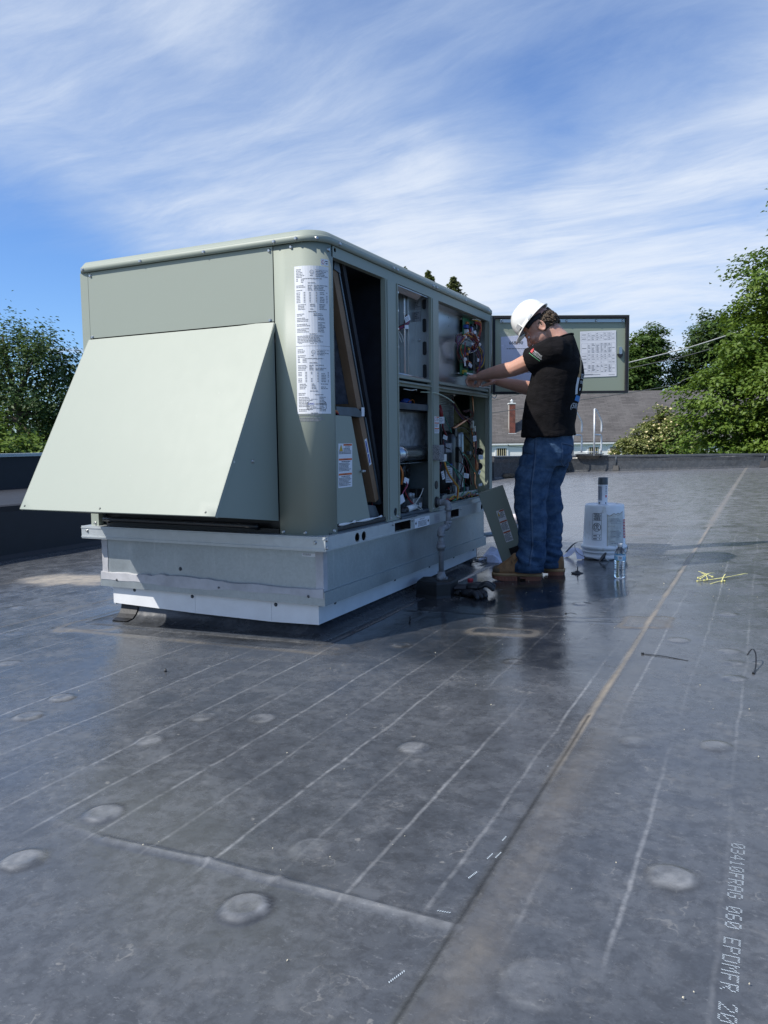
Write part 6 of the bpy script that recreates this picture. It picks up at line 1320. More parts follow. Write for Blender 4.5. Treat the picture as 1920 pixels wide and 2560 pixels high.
# sleeve print
sv = np.array(SHL) * .57 + np.array(ELL) * .43; ax_ = (W(*ELL) - W(*SHL)).normalized(); sd_ = PL; pdir = (-PL - PF * .15).normalized(); au = (UPZ - ax_ * UPZ.dot(ax_)).normalized()
# reads down the sleeve towards the hem, tilted as in the photograph
ru = (-PF * .80 - UPZ * .60).normalized(); rv = (UPZ * .80 - PF * .60).normalized()
sc_ = W(*sv) + UPZ * .022 + PF * .03
pr = Print(proj_print(lambda u, v: sc_ + PL * .3 + ru * u + rv * v, pdir, BT)); pr.text(1, 'HEATING', -.014, .001, .0145, 0); pr.text(1, 'COOLING', -.014, -.012, .0145, 0)
pr.poly(0, [(-.034, -.012), (-.018, -.012), (-.018, .004), (-.026, .016), (-.034, .004)], 0); pr.words(2, -.034, .048, -.023, .005, random.Random(4), 1, 0); pr.build('sleeve_print', [RPR, WPR, simple('green_print', (.15, .4, .22), .7)], tee)
# jeans
jn = MB()
jn.loft([ring_e(c_, a, b_, tilt=0) for c_, a, b_ in (((.012, 0, .890), .122, .168), ((.022, 0, .83), .140, .180), ((.028, 0, .76), .152, .190), ((.03, 0, .70), .145, .190), ((.045, 0, .655), .12, .18))])
LEGL = [((.060, .092, .72), .118, .098), ((.096, .096, .62), .112, .100), ((.116, .098, .52), .104, .098), ((.116, .10, .40), .094, .090), ((.106, .10, .30), .084, .084), ((.106, .10, .20), .082, .082), ((.118, .10, .10), .084, .084), ((.126, .10, .045), .088, .086)]
LEGR = [((.012, -.092, .72), .120, .098), ((.045, -.098, .62), .110, .100), ((.058, -.10, .52), .102, .096), ((.040, -.10, .40), .094, .090), ((.032, -.10, .30), .088, .084), ((.034, -.10, .20), .086, .082), ((.038, -.10, .10), .086, .084), ((.044, -.10, .045), .088, .086)]
for LG in (LEGL, LEGR): jn.loft([ring_e(c_, a, b_, 24, sup=2.1) for c_, a, b_ in LG])
def jean_disp(co):
    z_ = co.z; a = mnoise.noise(Vector((co.x * 6, co.y * 6, z_ * 9))); lw = max(0, min(1, (.32 - z_) / .25)); kn = math.exp(-((z_ - .45) / .1) ** 2); cr = math.exp(-((z_ - .66) / .07) ** 2)
    b_ = mnoise.noise(Vector((co.x * 9 + 7, co.y * 9, z_ * 30 + co.x * 10))); c_ = mnoise.noise(Vector((co.x * 7, co.y * 7 + 9, z_ * 24 - co.x * 22)))
    return .006 * a + b_ * (.004 + .017 * lw) + c_ * (.009 * kn + .012 * cr + .003 + .008 * lw)
jeans = remesh_build(jn, 'jeans', DENIM, worker, .0062, 3, jean_disp)
BJ = bvh_of(jeans); STI = simple('denim_seam', (.07, .11, .18), .8, var=.2); DDK = simple('denim_dark', (.010, .022, .05), .85, var=.25)
pr = Print(proj_print(lambda u, v: W(u, .5, v), -PL, BJ, .0015))
strip(pr, 0, [(.075, .85), (.078, .70), (.100, .52), (.098, .35), (.092, .2), (.108, .07)], .0045, 10); strip(pr, 1, [(.083, .85), (.087, .70), (.109, .52), (.106, .35), (.10, .2), (.115, .07)], .003, 10)
strip(pr, 1, [(.19, .79), (.155, .74), (.095, .73)], .004, 5); pr.build('leg_seam', [STI, DDK], jeans)
pk = (-PF * .75 + PL * .66).normalized()
pr = Print(proj_print(lambda u, v: W(0, 0, v) + pk * .5 + UPZ.cross(pk) * u, -pk, BJ, .002))
pr.mi = 0
for seg_ in ([(-.07, .795), (.065, .775)], [(-.07, .795), (-.066, .69), (.0, .655), (.062, .675), (.065, .775)]): strip(pr, 0, seg_, .005, 8)
strip(pr, 1, [(-.068, .788), (.06, .769)], .003, 8); pr.build('back_pocket', [STI, DDK], jeans)
for LG in (LEGL, LEGR):
    mb = MB(); c_, a, b_ = LG[-1]; rg0 = ring_e((c_[0], c_[1], .058), a + .001, b_ + .001, 24, sup=2.1); rg1 = ring_e((c_[0], c_[1], .024), a + .003, b_ + .003, 24, sup=2.1); rg2 = ring_e((c_[0], c_[1], .028), a - .012, b_ - .012, 24, sup=2.1); mb.loft([rg0, rg1, rg2], cap=False); mb.build('cuff', DENIM, jeans)
# boots
def boot(f0, l0, yaw):
    ca, sa = math.cos(yaw), math.sin(yaw); zg = gz(*(W(f0 + .1, l0, 0).xy)) + .0
    def B(u, v, z_): return W(f0 + u * ca - v * sa, l0 + u * sa + v * ca, zg + (z_ * 1.75 if z_ < .0175 else z_ + .013))
    out = [(-.145, 0), (-.14, .028), (-.11, .038), (-.05, .036), (.0, .036), (.06, .046), (.10, .048), (.135, .036), (.152, .012), (.153, -.012), (.136, -.036), (.10, -.046), (.06, -.043), (.0, -.034), (-.05, -.034), (-.11, -.036), (-.14, -.028)]
    def ring(s_, z_, dz=0): return [B(.0 + u * s_[0] + s_[2], v * s_[1], z_ + (dz * max(0, (u - .02)) if dz else 0)) for u, v in out]
    up_ = MB()
    def ur(z_, fm, bm, wm, c_=0): return [B((u * fm if u > 0 else u * bm) + c_, v * wm, z_) for u, v in out]
    def dome(zt_, k): return [B(u * .985, v * .99, zt_ if u < .03 else zt_ - (u - .03) * k) for u, v in out]
    up_.loft([ur(.030, .98, .98, 1.0), ur(.050, .985, .98, 1.03), [B((u * .96 if u > 0 else u * .97), v * .97, .075 if u < .05 else .075 - (u - .05) * .12) for u, v in out], [B((u * .72 if u > 0 else u * .95), v * .86, .100 if u < .03 else .100 - (u - .03) * .15) for u, v in out], [B((u * .36 if u > 0 else u * .82) - .004, v * .86, .125) for u, v in out], [B((u * .24 if u > 0 else u * .58) - .008, v * .84, .150) for u, v in out]])
    bo_ = up_.build('boot', BOOTM, worker)
    s1 = MB(); s1.loft([ur(.0175, 1.02, 1.02, 1.05), ur(.030, 1.035, 1.03, 1.09), ur(.0345, 1.02, 1.02, 1.06)]); s1.build('welt', WELT, bo_)
    s2 = MB(); fr = [(u, v) for u, v in out if u > -.02]; hl = [(u, v) for u, v in out if u < -.045]
    s2.loft([[B(u * 1.0 + (.012 if u > .14 else 0) * 0, v * 1.02, .006 * max(0, (u - .08) / .07)) for u, v in fr], [B(u * 1.03, v * 1.07, .0174) for u, v in fr]], sm=False)
    s2.loft([[B(u * .98, v * 1.0, .0) for u, v in hl], [B(u * 1.02, v * 1.05, .0174) for u, v in hl]], sm=False); s2.prism([B(-.05, -.036, .010), B(-.018, -.036, .010), B(-.018, .036, .010), B(-.05, .036, .010)], (0, 0, .0072))
    for k in range(7): s2.prism([B(.0 + .02 * k, .048 if .04 < .02 * k < .12 else .042, .002 + .003 * max(0, k - 4)), B(.01 + .02 * k, .048 if .04 < .02 * k < .12 else .042, .002 + .003 * max(0, k - 4)), B(.01 + .02 * k, .048 if .04 < .02 * k < .12 else .042, .012), B(.0 + .02 * k, .048 if .04 < .02 * k < .12 else .042, .012)], PL * .006)
    s2.build('sole', SOLE, bo_)
    lc = MB()
    for k in range(4): u = .075 - .022 * k; z_ = .091 + .0085 * k; lc.tube(smooth_path([B(u, .026, z_ - .010), B(u + .006, 0, z_ + .010), B(u, -.026, z_ - .010)], 4), .0028, 6)
    lc.tube(smooth_path([B(.012, .01, .128), B(.035, .035, .118), B(.028, .048, .095)], 4), .0026, 6); lc.tube(smooth_path([B(.012, .0, .128), B(.0, .04, .130), B(.018, .052, .112)], 4), .0026, 6); lc.build('lace', simple('brown_lace', (.12, .07, .04), .8), bo_)
    tc = MB(); tc.ellip(B(.108, 0, .050), (.046, .048, .030), Matrix((PF, PL, UPZ)).transposed(), 16, 10); tc.build('toe_scuff', BOOTD, bo_)
boot(.192, .105, R_(4)); boot(.075, -.105, R_(-6))

# ------------------------------------------------------------------ things lying about on the roof
def onroof(x_, y_, dz=0.0): return Vector((x_, y_, gz(x_, y_) + dz))
# panel leaning on the rail
TL, BL, wv_ = Vector((-1.662, 4.785, .470)), Vector((-1.536, 4.95, -.036)), Vector((.142, .068, .0))
wv_.z = .054; TRp, BRp = TL + wv_, BL + wv_
lp = thing('access_panel', 'sage green metal panel with a warning label leaning against the unit by the boots', 'panel', tuple(BL))
nrm = (BRp - BL).cross(TL - BL).normalized(); nrm = nrm if nrm.dot(CAM - BL) > 0 else -nrm
mb = MB(); mb.prism([BL, BRp, TRp, TL], -nrm * .002); mb.prism([BL - nrm * .0021, BL + wv_ * .03 - nrm * .0021, TL + wv_ * .03 - nrm * .0021, TL - nrm * .0021], -nrm * .024); mb.prism([BRp - nrm * .0021, BRp - wv_ * .03 - nrm * .0021, TRp - wv_ * .03 - nrm * .0021, TRp - nrm * .0021], -nrm * .024); mb.prism([TL - nrm * .0021, TRp - nrm * .0021, TRp + (BRp - TRp) * .006 - nrm * .0021, TL + (BL - TL) * .006 - nrm * .0021], -nrm * .024)
mb.build('sheet', GREEN, lp)
ex = (BRp - BL).normalized(); ey = (TL - BL).normalized(); ey = (ey - ex * ey.dot(ex)).normalized()
q0 = BL + ey * .175 + ex * .062 + nrm * .0003
if ex.cross(ey).dot(nrm) < 0: pass
warning_label(lambda u, v, off=0: q0 + ex * u + ey * v + nrm * off, lp, .050, .225, 6)
mb = MB(); a = BL + ex * .065 + ey * .06; mb.prism([a + nrm * .0005, a + ex * .07 + nrm * .0005, a + ex * .07 + ey * .07 + nrm * .0005, a + ey * .07 + nrm * .0005], nrm * .004); mb.build('handle_recess', BLK, lp)

# bucket standing upside down
bk = thing('bucket', 'white five gallon bucket turned upside down beside the worker', 'bucket', tuple(onroof(-1.018, 5.605)))
BZ = gz(-1.018, 5.605); BC = (-1.018, 5.605, BZ)
BUCK, t, b = newmat('bucket_plastic'); o_ = t.obj(); n = t.noise(t.mapping(o_, sc=(1, 1, .35)), 13, 6, .65); n2 = t.noise(o_, 42, 5, .6)
t.put(b.inputs['Base Color'], t.mix(t.math('MULTIPLY', t.ramp(n, .52, .75), t.ramp(n2, .35, .65)), (.82, .84, .86, 1), (.5, .48, .42, 1))); b.inputs['Roughness'].default_value = .42; b.inputs['Subsurface Weight'].default_value = .1; b.inputs['Subsurface Radius'].default_value = (.02, .02, .02)
RB, RT, HB_ = .149, .133, .378
def rad(z_): return RB - .004 + (RT - RB + .004) * max(0, z_ - .09) / (HB_ - .09)
mb = MB(); mb.lathe([(.143, .002), (.150, .003), (.151, .022), (.148, .024), (.147, .045), (.152, .046), (.152, .052), (.147, .053), (.147, .068), (.157, .069), (.157, .088), (.150, .093), (rad(.095), .095), (rad(.2), .2), (rad(.3), .3), (RT, HB_ - .012), (RT - .004, HB_ - .002), (RT - .010, HB_), (RT - .016, HB_ - .008), (RT - .03, HB_ - .010), (.05, HB_ - .011), (.001, HB_ - .0112)], BC, seg=48, capb=True, capt=False); mb.build('pail', BUCK, bk)
vc = (Vector((CAM.x, CAM.y, 0)) - Vector((BC[0], BC[1], 0))).normalized(); a0_ = math.atan2(vc.y, vc.x)
def Mb(ac): return lambda u, v, off=0: Vector((BC[0] + (rad(v) + off) * math.cos(a0_ + ac + u / .14), BC[1] + (rad(v) + off) * math.sin(a0_ + ac + u / .14), BZ + v))
lb = Print(Mb(-.60)); rr = random.Random(3)       # warning print in black line
w_, z0b, z1b = .066, .135, .322
for (a, b_, c_, d_) in ((0, z0b, w_, z0b + .0018), (0, z1b - .0018, w_, z1b), (0, .272, w_, .2735), (0, .176, w_, .1775), (0, .155, w_, .1565)): lb.r(0, a, b_, c_, d_, .001, n=5)
for a in (0, w_ - .002): lb.r(0, a, z0b, a + .002, z1b, .001)
for k in range(9): lb.words(0, .008 + .004 * (k % 3), w_ - .004, .316 - .0055 * k, .0045, rr, rr.uniform(.85, 1), .001)
lb.ring(0, w_ / 2, .226, .0295, .0262, 28, .001)
def line2(pr, mi, pts, wd, off=.0012):
    for i in range(len(pts) - 1):
        a = Vector(pts[i]); b_ = Vector(pts[i + 1]); n_ = (b_ - a).normalized(); n_ = Vector((-n_.y, n_.x)) * wd / 2; pr.poly(mi, [tuple(a - n_), tuple(b_ - n_), tuple(b_ + n_), tuple(a + n_)], off)
line2(lb, 0, [(.013, .247), (.053, .205)], .005); line2(lb, 0, [(.012, .235), (.018, .228), (.016, .216), (.024, .210), (.030, .216), (.040, .212)], .0035); line2(lb, 0, [(.030, .244), (.037, .246), (.044, .240), (.043, .228), (.036, .224), (.030, .230), (.030, .244)], .0035); line2(lb, 0, [(.034, .240), (.040, .234)], .003)
for z_ in (.166, .145): lb.r(0, .010, z_ - .003, .036, z_ + .003, .001, n=3); lb.poly(0, [(.050, z_ + .005), (.054, z_ - .006), (.058, z_ + .005)], .001)
lb.build('warning_print', [INK], bk)
OLDP = simple('worn_paper_label', (.62, .62, .58), .75, var=.14, scale=26); BRN = simple('torn_edge', (.28, .22, .15), .8, var=.3)
lb = Print(Mb(.13)); w_ = .135; z0b, z1b = .085 + .012, .335
ed = [(0, z0b)] + [(w_ * k / 8, z0b + .003 * ((k * 5) % 3)) for k in range(1, 9)] + [(w_ - .004 * ((k * 3) % 4) / 3, z0b + (z1b - z0b) * k / 8) for k in range(1, 9)] + [(w_ * (8 - k) / 8, z1b - .012 * ((k * 7) % 5) / 4 - .018 * k / 8) for k in range(1, 9)]
vs_ = [(a, b_) for a, b_ in ed]
for k in range(8):
    u0, u1 = w_ * k / 8, w_ * (k + 1) / 8; t0 = z1b - .012 * (((8 - k) * 7) % 5) / 4 - .018 * (8 - k) / 8; t1 = z1b - .012 * (((7 - k) * 7) % 5) / 4 - .018 * (7 - k) / 8
    lb.mi = 0; lb.add([lb.M(u0, z0b + .003 * ((k * 5) % 3), .0008), lb.M(u1, z0b + .003 * (((k + 1) * 5) % 3), .0008), lb.M(u1, t1, .0008), lb.M(u0, t0, .0008)], [(0, 1, 2, 3)])
    line2(lb, 2, [(u0, t0 - .003), ((u0 + u1) / 2, (t0 + t1) / 2 - .001 - .004 * (k % 2)), (u1, t1 - .003)], .0032)
for k in range(6): z_ = .125 + .035 * k; line2(lb, 2, [(.004, z_), (.03, z_ + .006), (.055, z_ + .002), (.085, z_ + .008), (.12, z_ + .004)][:3 + k % 3], .0016)
for k in range(7): lb.words(1, .025, .115, .285 - .006 * k, .004, rr, rr.uniform(.5, 1), .0012)
for k in range(9): lb.words(1, .025, .12, .20 - .006 * k, .004, rr, rr.uniform(.6, 1), .0012)
for k in range(7): lb.r(1, .028 + .012 * k, .215, .029 + .012 * k, .245, .0012)
lb.words(1, .03, .12, .112, .008, rr, 1, .0012); line2(lb, 2, [(.002, z0b), (.002, z1b - .02)], .0025); lb.build('worn_label', [OLDP, GREYINK, BRN], bk)
lb = Print(Mb(1.13)); lb.r(0, 0, .145, .045, .275, .001, n=4)
for k in range(6): lb.r(1, .006, .156 + .02 * k, .022, .168 + .02 * k, .0016, n=2)
lb.build('red_label', [REDINK, PAPER], bk)
mb = MB(); rp = Vector((-vc.y, vc.x, 0)) * -1; hv = []
for k in range(25):
    a = math.pi * (k / 24); lat = -math.cos(a) * (.160 if k < 20 else .16) ; fwd_ = math.sin(a) * .205; zz_ = .080 - .074 * math.sin(a) ** .8
    hv.append(Vector(BC) + Vector((-vc.y, vc.x, 0)) * -lat * (1.0 + .25 * (lat > .08)) + vc * fwd_ * .9 + Vector((0, 0, zz_)))
mb.tube(hv, .0022, 6); mb.build('wire_handle', DARKSTEEL, bk)

sp_ = thing('spray_can', 'white spray paint can with grey cap standing on the upturned bucket', 'spray can', (-1.036, 5.635, BZ + HB_ - .0108))
SC = (-1.036, 5.635, BZ + HB_ - .0108)
mb = MB(); mb.lathe([(.030, 0), (.033, .003), (.0335, .006), (.033, .012), (.033, .138), (.0335, .142), (.032, .146)], SC, seg=30); mb.build('can_body', simple('can_white', (.74, .75, .78), .3, var=.03), sp_)
mb = MB(); mb.lathe([(.0338, .145), (.0342, .147), (.0335, .192), (.031, .195), (.001, .1955)], SC, seg=30, capt=False)
for k in range(30): pass
mb.build('cap', simple('grey_cap', (.075, .085, .092), .45, var=.08), sp_)
def Msc(ac): return lambda u, v, off=0: Vector((SC[0] + (.0333 + off) * math.cos(a0_ + ac + u / .0333), SC[1] + (.0333 + off) * math.sin(a0_ + ac + u / .0333), SC[2] + v))
lb = Print(Msc(-1.15)); rr = random.Random(7); lb.r(0, 0, .034, .033, .132, .0006, n=5)
for k in range(14): lb.words(1, .003, .030, .127 - .0064 * k, .003, rr, rr.uniform(.6, 1), .001)
lb.r(1, .004, .010, .020, .022, .0006, n=3); lb.r(2, .007, .011, .009, .021, .001); lb.r(2, .013, .011, .014, .021, .001); lb.build('can_print', [simple('can_grey', (.30, .32, .36), .4, var=.05), INK, PAPER], sp_)
lb = Print(Msc(.55)); lb.r(0, 0, .055, .012, .072, .0006, n=2)
for k in range(5): lb.r(1, .002, .082 + .011 * k, .010, .088 + .011 * k, .0006)
lb.r(1, .0, .01, .008, .02, .0006); lb.build('can_print', [REDINK, INK], sp_)

# water bottle
GLASS, t, b = newmat('clear_bottle'); b.inputs['Base Color'].default_value = (.97, .99, 1, 1); b.inputs['Roughness'].default_value = .03; b.inputs['Transmission Weight'].default_value = 1; b.inputs['IOR'].default_value = 1.38
wb = thing('water_bottle', 'clear half litre water bottle with blue label in front of the bucket', 'bottle', tuple(onroof(-.772, 4.765)))
BT0 = onroof(-.772, 4.765, .001); pf = [(.020, .004), (.028, .0), (.031, .006), (.0325, .02)]
for k in range(6): z_ = .026 + .013 * k; pf += [(.0325 - .0015 * (k > 1), z_), (.0300 - .002 * (k > 1 and k < 5), z_ + .0045), (.0322 - .0015 * (k > 1), z_ + .009)]
pf += [(.0325, .104), (.0322, .108), (.0322, .136), (.0325, .140), (.031, .15), (.026, .166), (.018, .178), (.0135, .184), (.0132, .187), (.0165, .188), (.0165, .190), (.0132, .191), (.0132, .196)]
mb = MB(); mb.lathe(pf, BT0, seg=32, capt=False); mb.build('bottle_shell', GLASS, wb)
mb = MB(); mb.lathe([(.0142, .1915), (.0148, .1925), (.0148, .203), (.0138, .205)], BT0, seg=24); mb.build('cap', WPLAST, wb)
vb = (Vector((CAM.x, CAM.y, 0)) - Vector((BT0.x, BT0.y, 0))).normalized(); ab = math.atan2(vb.y, vb.x)
mb = MB(); mb.lathe([(.0328, .106), (.0330, .1065), (.0330, .1375), (.0328, .138)], BT0, seg=32, capb=False, capt=False); lbo = mb.build('wrap_label', simple('label_blue', (.30, .58, .78), .4, var=.12), wb)
lb = Print(lambda u, v, off=0: Vector((BT0.x + (.0331 + off) * math.cos(ab + u / .033), BT0.y + (.0331 + off) * math.sin(ab + u / .033), BT0.z + v)))
lb.r(0, -.012, .110, .015, .134, .0004, n=4)
for k in range(9): lb.r(1, -.006 + .002 * k, .114, -.0048 + .002 * k - .0004 * (k % 3), .130, .0008)
lb.r(0, -.05, .132, .05, .1372, .0003, n=14); lb.build('barcode', [PAPER, INK], lbo)

# gloves in a heap
GLV = simple('black_nitrile', (.012, .013, .016), .5, var=.3, bump=.4); GLK = simple('grey_knit', (.035, .035, .04), .9, var=.2, bump=.5)
def glove(cx, cy, ang, lbl, seed, lift):
    rg_ = random.Random(seed); gl = thing('work_glove', lbl, 'glove', tuple(onroof(cx, cy)), 'pair of work gloves dropped by the pitch block')
    ca, sa = math.cos(ang), math.sin(ang)
    def G(u, v, z_): return onroof(cx + u * ca - v * sa, cy + u * sa + v * ca, z_ + lift)
    mb = MB(); R3 = Matrix.Rotation(ang, 3, 'Z'); mb.ellip(G(0, 0, .022), (.055, .048, .020), R3, 14, 10)
    for k in range(4):
        v = (k - 1.5) * .024; b_ = rg_.uniform(-.012, .012); z1 = rg_.uniform(.014, .028)
        limb(mb, [G(.035, v, .022), G(.066, v + b_ * .6, .026 + z1 * .4), G(.090, v + b_ * 1.4, .018 + z1 * .3), G(.105, v + b_ * 2.2, .013)], [.014, .0135, .0125, .0115], 4, 10)
    limb(mb, [G(-.005, .040, .022), G(.025, .064, .024), G(.052, .070, .016)], [.016, .014, .012], 4, 10)
    remesh_build(mb, 'palm', GLV, gl, .0035, 3, lambda c: .0022 * mnoise.noise(c * 55) + .0012 * mnoise.noise(c * 130))
    mb = MB(); rings = []
    for i in range(6):
        u = -.040 - .013 * i; rings.append([G(u, (.044 + .003 * i) * math.cos(a), .020 + (.018 - .0015 * i) * math.sin(a) + .003 * math.sin(3 * a + i)) for a in np.linspace(0, 2 * math.pi, 18, endpoint=False)])
    mb.loft(rings, cap=False); mb.loft([[q + (G(-.07, 0, .02) - q) * .12 for q in reversed(r)] for r in rings], cap=False); mb.build('cuff', GLK, gl)
glove(-1.44, 4.00, R_(-25), 'black rubber palmed work glove with knit cuff, lower one nearer the camera', 3, 0.0)
glove(-1.435, 4.055, R_(15), 'crumpled black work glove lying on top at the back of the pair', 8, .026)

# discs with shafts (sanding pads) by the boot and the bucket
def pad(pos, axis, lbl):
    p_ = thing('sanding_pad', lbl, 'abrasive disc', tuple(pos), 'sanding pads with shafts')
    mb = MB(); mb.lathe([(.036, 0), (.038, .002), (.038, .005), (.030, .007), (.018, .010), (.012, .016), (.006, .018)], pos, axis, 26); mb.build('pad', BLKRUB, p_)
    mb = MB(); mb.lathe([(.0035, .018), (.0035, .052), (.003, .054)], pos, axis, 10); mb.build('shaft', SCREWM, p_)
pad(onroof(-1.045, 4.868, .001), (.05, -.02, 1), 'flat black disc with upright metal shaft beside the boot heel')
pd = Vector((.72, .25, -.55)).normalized(); pad(onroof(-.985, 5.375, .036), pd, 'black disc tipped on edge in front of the bucket')

# paper strips, papers behind the panel
def sheet_thing(name, lbl, cat, pts, wdir, mat, group=None):
    P = smooth_path(pts, 6); mb = MB(); wd = Vector(wdir) / 2; vs = []; 
    for q in P: vs += [q - wd, q + wd]
    mb.add(vs, [(2 * i, 2 * i + 1, 2 * i + 3, 2 * i + 2) for i in range(len(P) - 1)], True); mb.add([v + Vector((0, 0, -.0006)) for v in vs], [(2 * i, 2 * i + 2, 2 * i + 3, 2 * i + 1) for i in range(len(P) - 1)], True)
    return tag(mb.build(name, mat), lbl, cat, group)
sheet_thing('paper_strip', 'white backing paper strip bent into a tent left of the bucket', 'paper', [onroof(-1.32, 5.55, .004), onroof(-1.27, 5.57, .012), onroof(-1.235, 5.60, .05), onroof(-1.215, 5.62, .062)], (.05, -.02, 0), PAPB, 'backing paper strips')
sheet_thing('paper_strip', 'white backing paper strip curling down against the bucket', 'paper', [onroof(-1.215, 5.56, .063), onroof(-1.19, 5.54, .058), onroof(-1.165, 5.50, .035), onroof(-1.150, 5.46, .005)], (.045, .03, 0), PAPB, 'backing paper strips')
sheet_thing('paper_strip', 'grey backing paper strip arching behind the others by the bucket', 'paper', [onroof(-1.30, 5.68, .02), onroof(-1.26, 5.70, .07), onroof(-1.22, 5.71, .095), onroof(-1.17, 5.70, .10)], (.01, .05, 0), GREYINK, 'backing paper strips')
sheet_thing('paper_strip', 'white paper lying flat between the boots', 'paper', [onroof(-1.40, 5.40, .004), onroof(-1.36, 5.45, .01), onroof(-1.32, 5.50, .014)], (.06, -.02, 0), PAPB, 'backing paper strips')
mb = MB(); rp_ = random.Random(2); vs = []; fs = []
for j in range(9):
    for i in range(9):
        u, v = i / 8, j / 8; x_, y_ = -1.84 + .20 * u + .03 * v, 5.20 + .20 * v; hgt = .10 * math.sin(math.pi * min(1, u * 1.1)) * math.sin(math.pi * v) ** .5 * (.6 + .5 * rp_.random()) + .004; vs.append(onroof(x_, y_, hgt))
for j in range(8):
    for i in range(8): a = j * 9 + i; fs += [(a, a + 1, a + 10), (a, a + 10, a + 9)]
mb.add(vs, fs); tag(mb.build('crumpled_paper', PAPB), 'crumpled white paper on the roof behind the leaning panel', 'paper')
mb = MB(); cc = [onroof(-1.80 + .08 * math.cos(a) * (1 + .15 * math.sin(a * .37)), 5.08 + .12 * math.sin(a) * (1 + .2 * math.cos(a * .21)), .008 + .010 * math.sin(a * .53) ** 2 + .035 * max(0, math.sin(a * .31 + 2)) ** 3) for a in np.linspace(0, 26, 120)]
mb.tube(cc, .0032, 6); tag(mb.build('black_cable', BLKRUB), 'loose coil of thin black cable behind the leaning panel', 'cable')
jr = thing('glass_jar', 'small round white and red jar half hidden behind the knee of the worker', 'jar', tuple(onroof(-2.1, 7.02)))
jc = onroof(-2.1, 7.02); mb = MB(); mb.lathe([(.05, 0), (.055, .01), (.055, .07), (.04, .09)], jc, seg=20); mb.build('jar_body', GREYINK, jr); mb = MB(); mb.lathe([(.04, .0905), (.062, .11), (.066, .14), (.055, .17), (.03, .18)], jc, seg=20); mb.build('jar_lid', simple('jar_white', (.7, .62, .6), .3, var=.3, scale=40), jr)
mb = MB(); mb.lathe([(.016, 0), (.018, .003), (.018, .012), (.015, .015)], onroof(-1.61, 4.48), (0, .05, 1), 18); tag(mb.build('bottle_cap', REDINK), 'small red plastic cap on the dark roof near the gloves', 'cap')
# pale yellow cable ties
PY = simple('pale_yellow_tie', (.72, .68, .26), .5, var=.08)
def tie(pts, mat, lbl, group, wd=.0045, head=True):
    o_ = thing('zip_tie', lbl, 'cable tie', tuple(pts[0]), group); mb = MB(); P = smooth_path(pts, 6); up_ = UPZ
    rings = []
    for i, q in enumerate(P):
        tg = (P[min(i + 1, len(P) - 1)] - P[max(i - 1, 0)]).normalized(); sd__ = tg.cross(UPZ); sd__ = sd__.normalized() if sd__.length > 1e-3 else Vector((1, 0, 0)); nn = sd__.cross(tg) * .0008; sd__ = sd__ * wd / 2
        rings.append([q - sd__ - nn, q + sd__ - nn, q + sd__ + nn, q - sd__ + nn])
    mb.loft(rings, sm=False); mb.build('strap', mat, o_)
    if head:
        h = P[0]; tg = (P[1] - P[0]).normalized(); mb = MB(); mb.bbox((-.004, -.0042, -.003), (.005, .0042, .0045), .001); Rm = Matrix((tg, UPZ.cross(tg).normalized(), tg.cross(UPZ.cross(tg)).normalized())).transposed(); mb.v = [tuple(h + Rm @ Vector(q)) for q in mb.v]; mb.build('head', mat, o_)
    return o_
YG = 'bundle of pale yellow cable ties'
tie([onroof(-.335, 4.70, .006), onroof(-.22, 4.81, .010), onroof(-.085, 4.975, .012)], PY, 'longest pale yellow cable tie of the bundle, pointing right', YG)
tie([onroof(-.30, 4.71, .010), onroof(-.20, 4.80, .014), onroof(-.095, 4.965, .016)], PY, 'pale yellow cable tie lying alongside the longest one', YG)
tie([onroof(-.285, 4.72, .014), onroof(-.30, 4.83, .02), onroof(-.33, 4.93, .016)], PY, 'pale yellow cable tie at the left of the bundle slanting back left', YG)
tie([onroof(-.335, 4.74, .018), onroof(-.29, 4.85, .026), onroof(-.255, 4.92, .018)], PY, 'pale yellow cable tie at the left crossing another in an X', YG)
tie([onroof(-.32, 4.70, .020), onroof(-.285, 4.80, .034), onroof(-.262, 4.86, .03)], PY, 'short pale yellow cable tie raised at the left of the bundle', YG)
tie([onroof(-.26, 4.755, .024), onroof(-.305, 4.82, .032), onroof(-.345, 4.90, .03)], PY, 'pale yellow cable tie leaning over the left end of the bundle', YG)
tie([onroof(-.21, 4.70, .008), onroof(-.205, 4.79, .02), onroof(-.20, 4.90, .018)], PY, 'short pale yellow cable tie standing across the middle of the bundle', YG)
tie([onroof(-.195, 4.735, .006), onroof(-.22, 4.70, .010), onroof(-.265, 4.63, .004)], PY, 'pale yellow cable tie branching towards the camera', YG)
BG = 'black cable ties scattered on the roof'
BLKT = simple('black_nylon', (.010, .010, .011), .4, var=.2)
tie([onroof(-.405, 3.045, .006), onroof(-.33, 3.03, .007), onroof(-.24, 3.0, .004)], BLKT, 'long straight black cable tie right of the seam', BG)
tie([onroof(-.022, 2.90, .004), onroof(-.016, 2.96, .012), onroof(-.018, 3.03, .040), onroof(-.030, 3.06, .048), onroof(-.045, 3.04, .03)], BLKT, 'curled black cable tie at the right edge of the picture', BG)
tie([onroof(-1.06, 3.69, .016), onroof(-1.04, 3.66, .004), onroof(-.97, 3.67, .006)], BLKT, 'black cable tie with a raised end at the edge of the shadow', BG)
tie([onroof(-.84, 3.67, .006), onroof(-.815, 3.67, .012), onroof(-.79, 3.675, .006)], BLKT, 'short black cable tie offcut just right of the raised one', BG, .007)
tie([onroof(-1.78, 3.86, .004), onroof(-1.755, 3.89, .010), onroof(-1.73, 3.885, .010), onroof(-1.745, 3.855, .004)], BLKT, 'looped black cable tie in front of the pitch block', BG)
